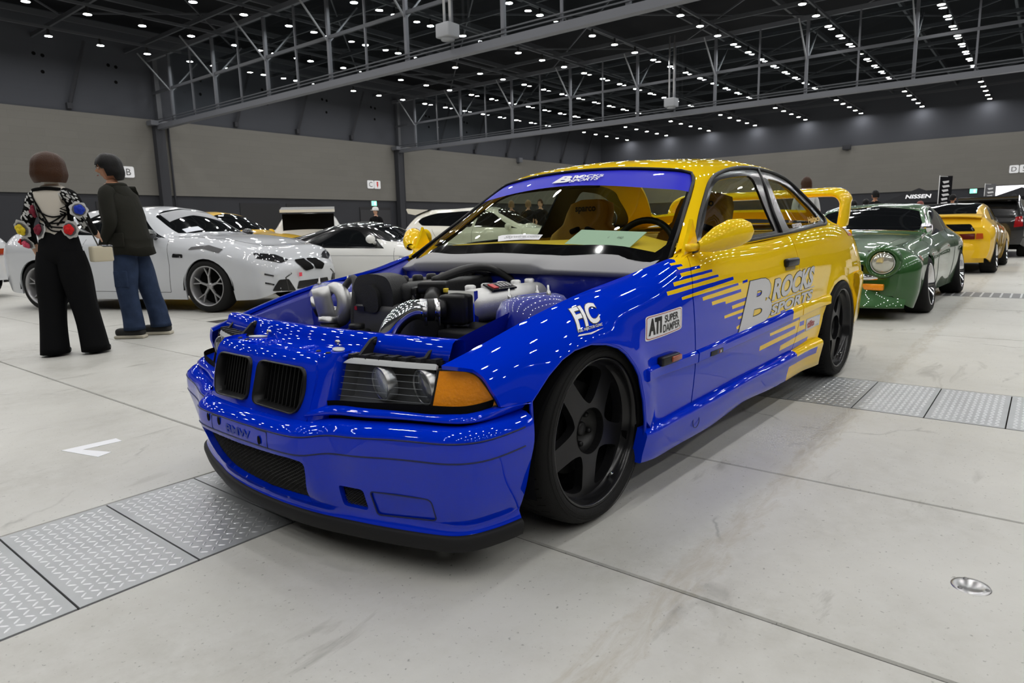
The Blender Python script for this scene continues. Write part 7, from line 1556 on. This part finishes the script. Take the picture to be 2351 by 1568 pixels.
# --- distant visitors
def visitor(p, yaw, label, top, legs, hair, h=1.72, skin=SKIN, cap=None, group=None):
    r = empty('person', (p[0], p[1], 0), yaw, label, 'person'); k = h/1.72; f = Fig()
    f.add('pelvis', (0, 0, .93*k), (.14*k, .11*k)); f.add('waist', (0, 0, 1.08*k), (.135*k, .10*k), 'pelvis'); f.add('chest', (0, 0, 1.26*k), (.165*k, .11*k), 'waist'); f.add('collar', (0, 0, 1.40*k), (.11*k, .07*k), 'chest'); f.add('neck', (0, -.005, 1.47*k), .048*k, 'collar'); f.add('neck2', (0, -.01, 1.53*k), .046*k, 'neck')
    for sg, sd in ((1, 'r'), (-1, 'l')):
        f.add('sh'+sd, (sg*.175*k, 0, 1.38*k), .062*k, 'collar'); f.add('el'+sd, (sg*.235*k, .02, 1.12*k), .048*k, 'sh'+sd); f.add('wr'+sd, (sg*.20*k, -.12, .95*k), .030*k, 'el'+sd); f.hand('wr'+sd, (-.1*sg, -.5, -.6), (-sg, 0, 0), (0, 0, -1), k, .5, sd)
        f.add('hip'+sd, (sg*.09*k, 0, .85*k), .10*k, 'pelvis'); f.add('kn'+sd, (sg*.10*k, 0, .48*k), .07*k, 'hip'+sd); f.add('an'+sd, (sg*.11*k, .01, .09*k), .05*k, 'kn'+sd); f.add('toe'+sd, (sg*.12*k, -.12*k, .04*k), .04*k, 'an'+sd)
    me = skin_mesh('body', f.v, f.e, f.r, 1); paint_by(me, [legs, top, skin, BLKG], lambda c: 2 if c.z > 1.45*k or (c.z < 1.0*k and abs(c.x) > .15*k and c.z > .8*k) or (abs(c.x) > .2*k and c.z < 1.18*k) else (1 if c.z > .96*k else (3 if c.z < .07 else 0))); link('body', me, [], r)
    hd = head_mesh('head', .225*k, skin, r, (0, -.015, 1.495*k), 0)
    hair_cap(hd, .225*k, hair, lambda a: (.78 if math.cos(a) > .7 else (.50 if math.cos(a) > .1 else .22)), 0)
    if cap:
        mb = MB(); mb.lathe([(.102, .14), (.106, .17), (.10, .215), (.075, .248), (.03, .262), (0, .264)], T(0, .005, 0), 22); c_ = mb.build('cap', [cap], hd); mb = MB(); mb.rbox((0, -.125, .152), (.15, .11, .012), .005); mb.build('cap_peak', [cap], c_)
    return r
TW = mat('white shirt', (.62, .62, .62), .8); TB = mat('black shirt', (.008, .008, .009), .85, spec=.1); DJ = mat('dark trousers', (.014, .015, .02), .85, spec=.1); TBL = mat('blue shirt', srgb(30, 50, 110), .8); TRD = mat('red top', srgb(170, 40, 40), .8)
HAIRL = mat('light brown hair', srgb(120, 92, 60), .5)
visitor((12.93, 15.58), -1.2, 'man in a white cap and black shirt before the door recess', TB, DJ, HAIRB, 1.76, cap=mat('white cap', (.8, .8, .78), .8))
visitor((10.4, 1.40), 2.4, 'man in white behind the yellow rear wing', TW, DJ, HAIRC, 1.70)
visitor((18.0, 1.72), 2.6, 'dark-haired man in black above the green fastback roof', TB, DJ, HAIRB, 1.72, SKIN2)
visitor((23.08, .51), .6, 'dark-haired man in a white top beside the tall flag banner', TW, DJ, HAIRB, 1.68, SKIN2)
visitor((21.47, 2.61), .9, 'person in a cap holding something before the wall, left of the black tent', TW, DJ, HAIRB, 1.60)
visitor((18.6, 2.35), 2.0, 'person in blue just right of the yellow wing upright', TBL, DJ, HAIRB, 1.50)
visitor((22.6, 1.30), .2, 'person in red in front of the black tent', TRD, DJ, mat('reddish hair', srgb(120, 50, 40), .5), 1.50)
visitor((13.25, 10.1), 2.2, 'leftmost of three people seen through the windscreen', TB, DJ, HAIRL, 1.74)
visitor((13.85, 9.95), 2.6, 'middle one of three people seen through the windscreen', TB, DJ, HAIRL, 1.76)
visitor((14.45, 9.95), -1.4, 'rightmost of three people seen through the windscreen', TB, DJ, HAIRC, 1.80)
visitor((27.4, -.86), .5, 'person silhouetted against the bright screen', TB, DJ, HAIRB, 1.72)
# ------------------------------------------------------------------ stands beyond the cars
TENT = mat('black tent cloth', (.012, .012, .014), .8, spec=.1)
def tent(p, w, label, zt=2.45, ze=1.95):
    t = empty('canopy_tent', (p[0], p[1], 0), .1, label, 'tent'); h = w/2
    mb = MB(); q = [(-h, -h, ze), (h, -h, ze), (h, h, ze), (-h, h, ze)]; v = [(-h, -h, ze-.22), (h, -h, ze-.22), (h, h, ze-.22), (-h, h, ze-.22)]
    mb.add(q+[(0, 0, zt)]+v, [(0, 1, 4), (1, 2, 4), (2, 3, 4), (3, 0, 4), (0, 5, 6, 1), (1, 6, 7, 2), (2, 7, 8, 3), (3, 8, 5, 0)]); mb.build('tent_roof', [TENT], t)
    for x, y in ((-h, -h), (h, -h), (h, h), (-h, h)): mb = MB(); mb.bar((x*.98, y*.98, 0), (x*.98, y*.98, ze), .04, .04, up=(0, 1, 0)); mb.build('tent_leg', [mat('tent steel', (.4, .4, .42), .4, metal=.8)], t)
    return t, h, ze, zt
t, h, ze, zt = tent((27.4, 2.0), 2.4, 'black pop-up tent with white lettering beyond the green fastback', 2.10, 1.55)
V, F = text_mesh('NISSEN', 1, .1, .03); V = unit(V); mb = MB()
mb.add([(-h+(ze-(ze+.16+.22*b))*-0-.0+((.14+.15*b)/(zt-ze))*h*1.0-.02, .38-.80*a, ze+.14+.15*b+.012) for a, b in V], F); mb.build('tent_lettering', [WHITE], t)
V, F = text_mesh('WWW SHOPMACHINE CO', 1, 0, .01); V = unit(V); mb = MB(); mb.add([(-h-.006, 1.1-2.2*a, ze-.19+.10*b) for a, b in V], F); mb.build('tent_valance_text', [WHITE], t)
tent((43, -.6), 2.6, 'small dark tent with a white peak by the bright screen', 2.5, 2.0)
def flag(p, label, hgt, w, m, base):
    f = empty('flag_banner', (p[0], p[1], 0), -1.2, label, 'banner')
    mb = MB(); mb.tube([(0, 0, 0), (0, 0, hgt+.03)], .012, 8); mb.build('flag_pole', [mat('white pole', (.7, .7, .7), .4)], f)
    mb = MB(); rows = [[(x, .015*math.sin(6*x+zz), zz) for x in np.linspace(.01, w, 8)] for zz in np.linspace(base, hgt, 12)]; mb.grid(rows); r2 = [[(x, y+.004, zz) for x, y, zz in r] for r in rows]; mb.grid(r2, flip=True); mb.build('flag_cloth', [m], f)
    mb = MB(); rr = random.Random(4)
    for k in range(9):
        zz = base+.1+k*(hgt-base-.2)/9; mb.add([(w*(.25+.1*rr.random()), -.03, zz), (w*(.7+.15*rr.random()), -.03, zz+.03), (w*(.65+.1*rr.random()), -.03, zz+.09), (w*.2, -.03, zz+.07)], [(0, 1, 2, 3)])
    mb.build('flag_writing', [WHITE], f); mb = MB(); mb.bar((0, 0, hgt), (w, 0, hgt-.03), .014, .014); mb.build('flag_rod', [mat('white pole', (.7, .7, .7), .4)], f)
    mb = MB(); mb.lathe([(.16, 0), (.15, .05), (.03, .07)], None, 16); mb.build('flag_foot', [BLK], f)
flag((23.9, .98), 'tall black vertical flag banner with white brush lettering', 2.30, .36, TENT, .9)
flag((33.0, .35), 'grey vertical flag banner further off near the exit sign', 2.35, .4, mat('grey cloth', (.14, .14, .15), .8), .8)
sc_ = empty('video_screen', (54.0, -1.75, 0), 0, 'large bright white video screen at the right edge', 'screen')
mb = MB(); mb.box((.1, 0, 1.55), (.2, 6.2, 3.0)); mb.build('screen_case', [BLK], sc_)
mb = MB(); mb.box((-.01, 0, 1.65), (.02, 6.0, 2.7)); mb.build('screen_face', [mat('screen light', (1, 1, 1), .5, emit=(.93, .90, 1.), estr=3.2)], sc_)
for dy in (-2., 2.): mb = MB(); mb.box((.3, dy, .06), (.8, .2, .12)); mb.build('screen_foot', [BLK], sc_)
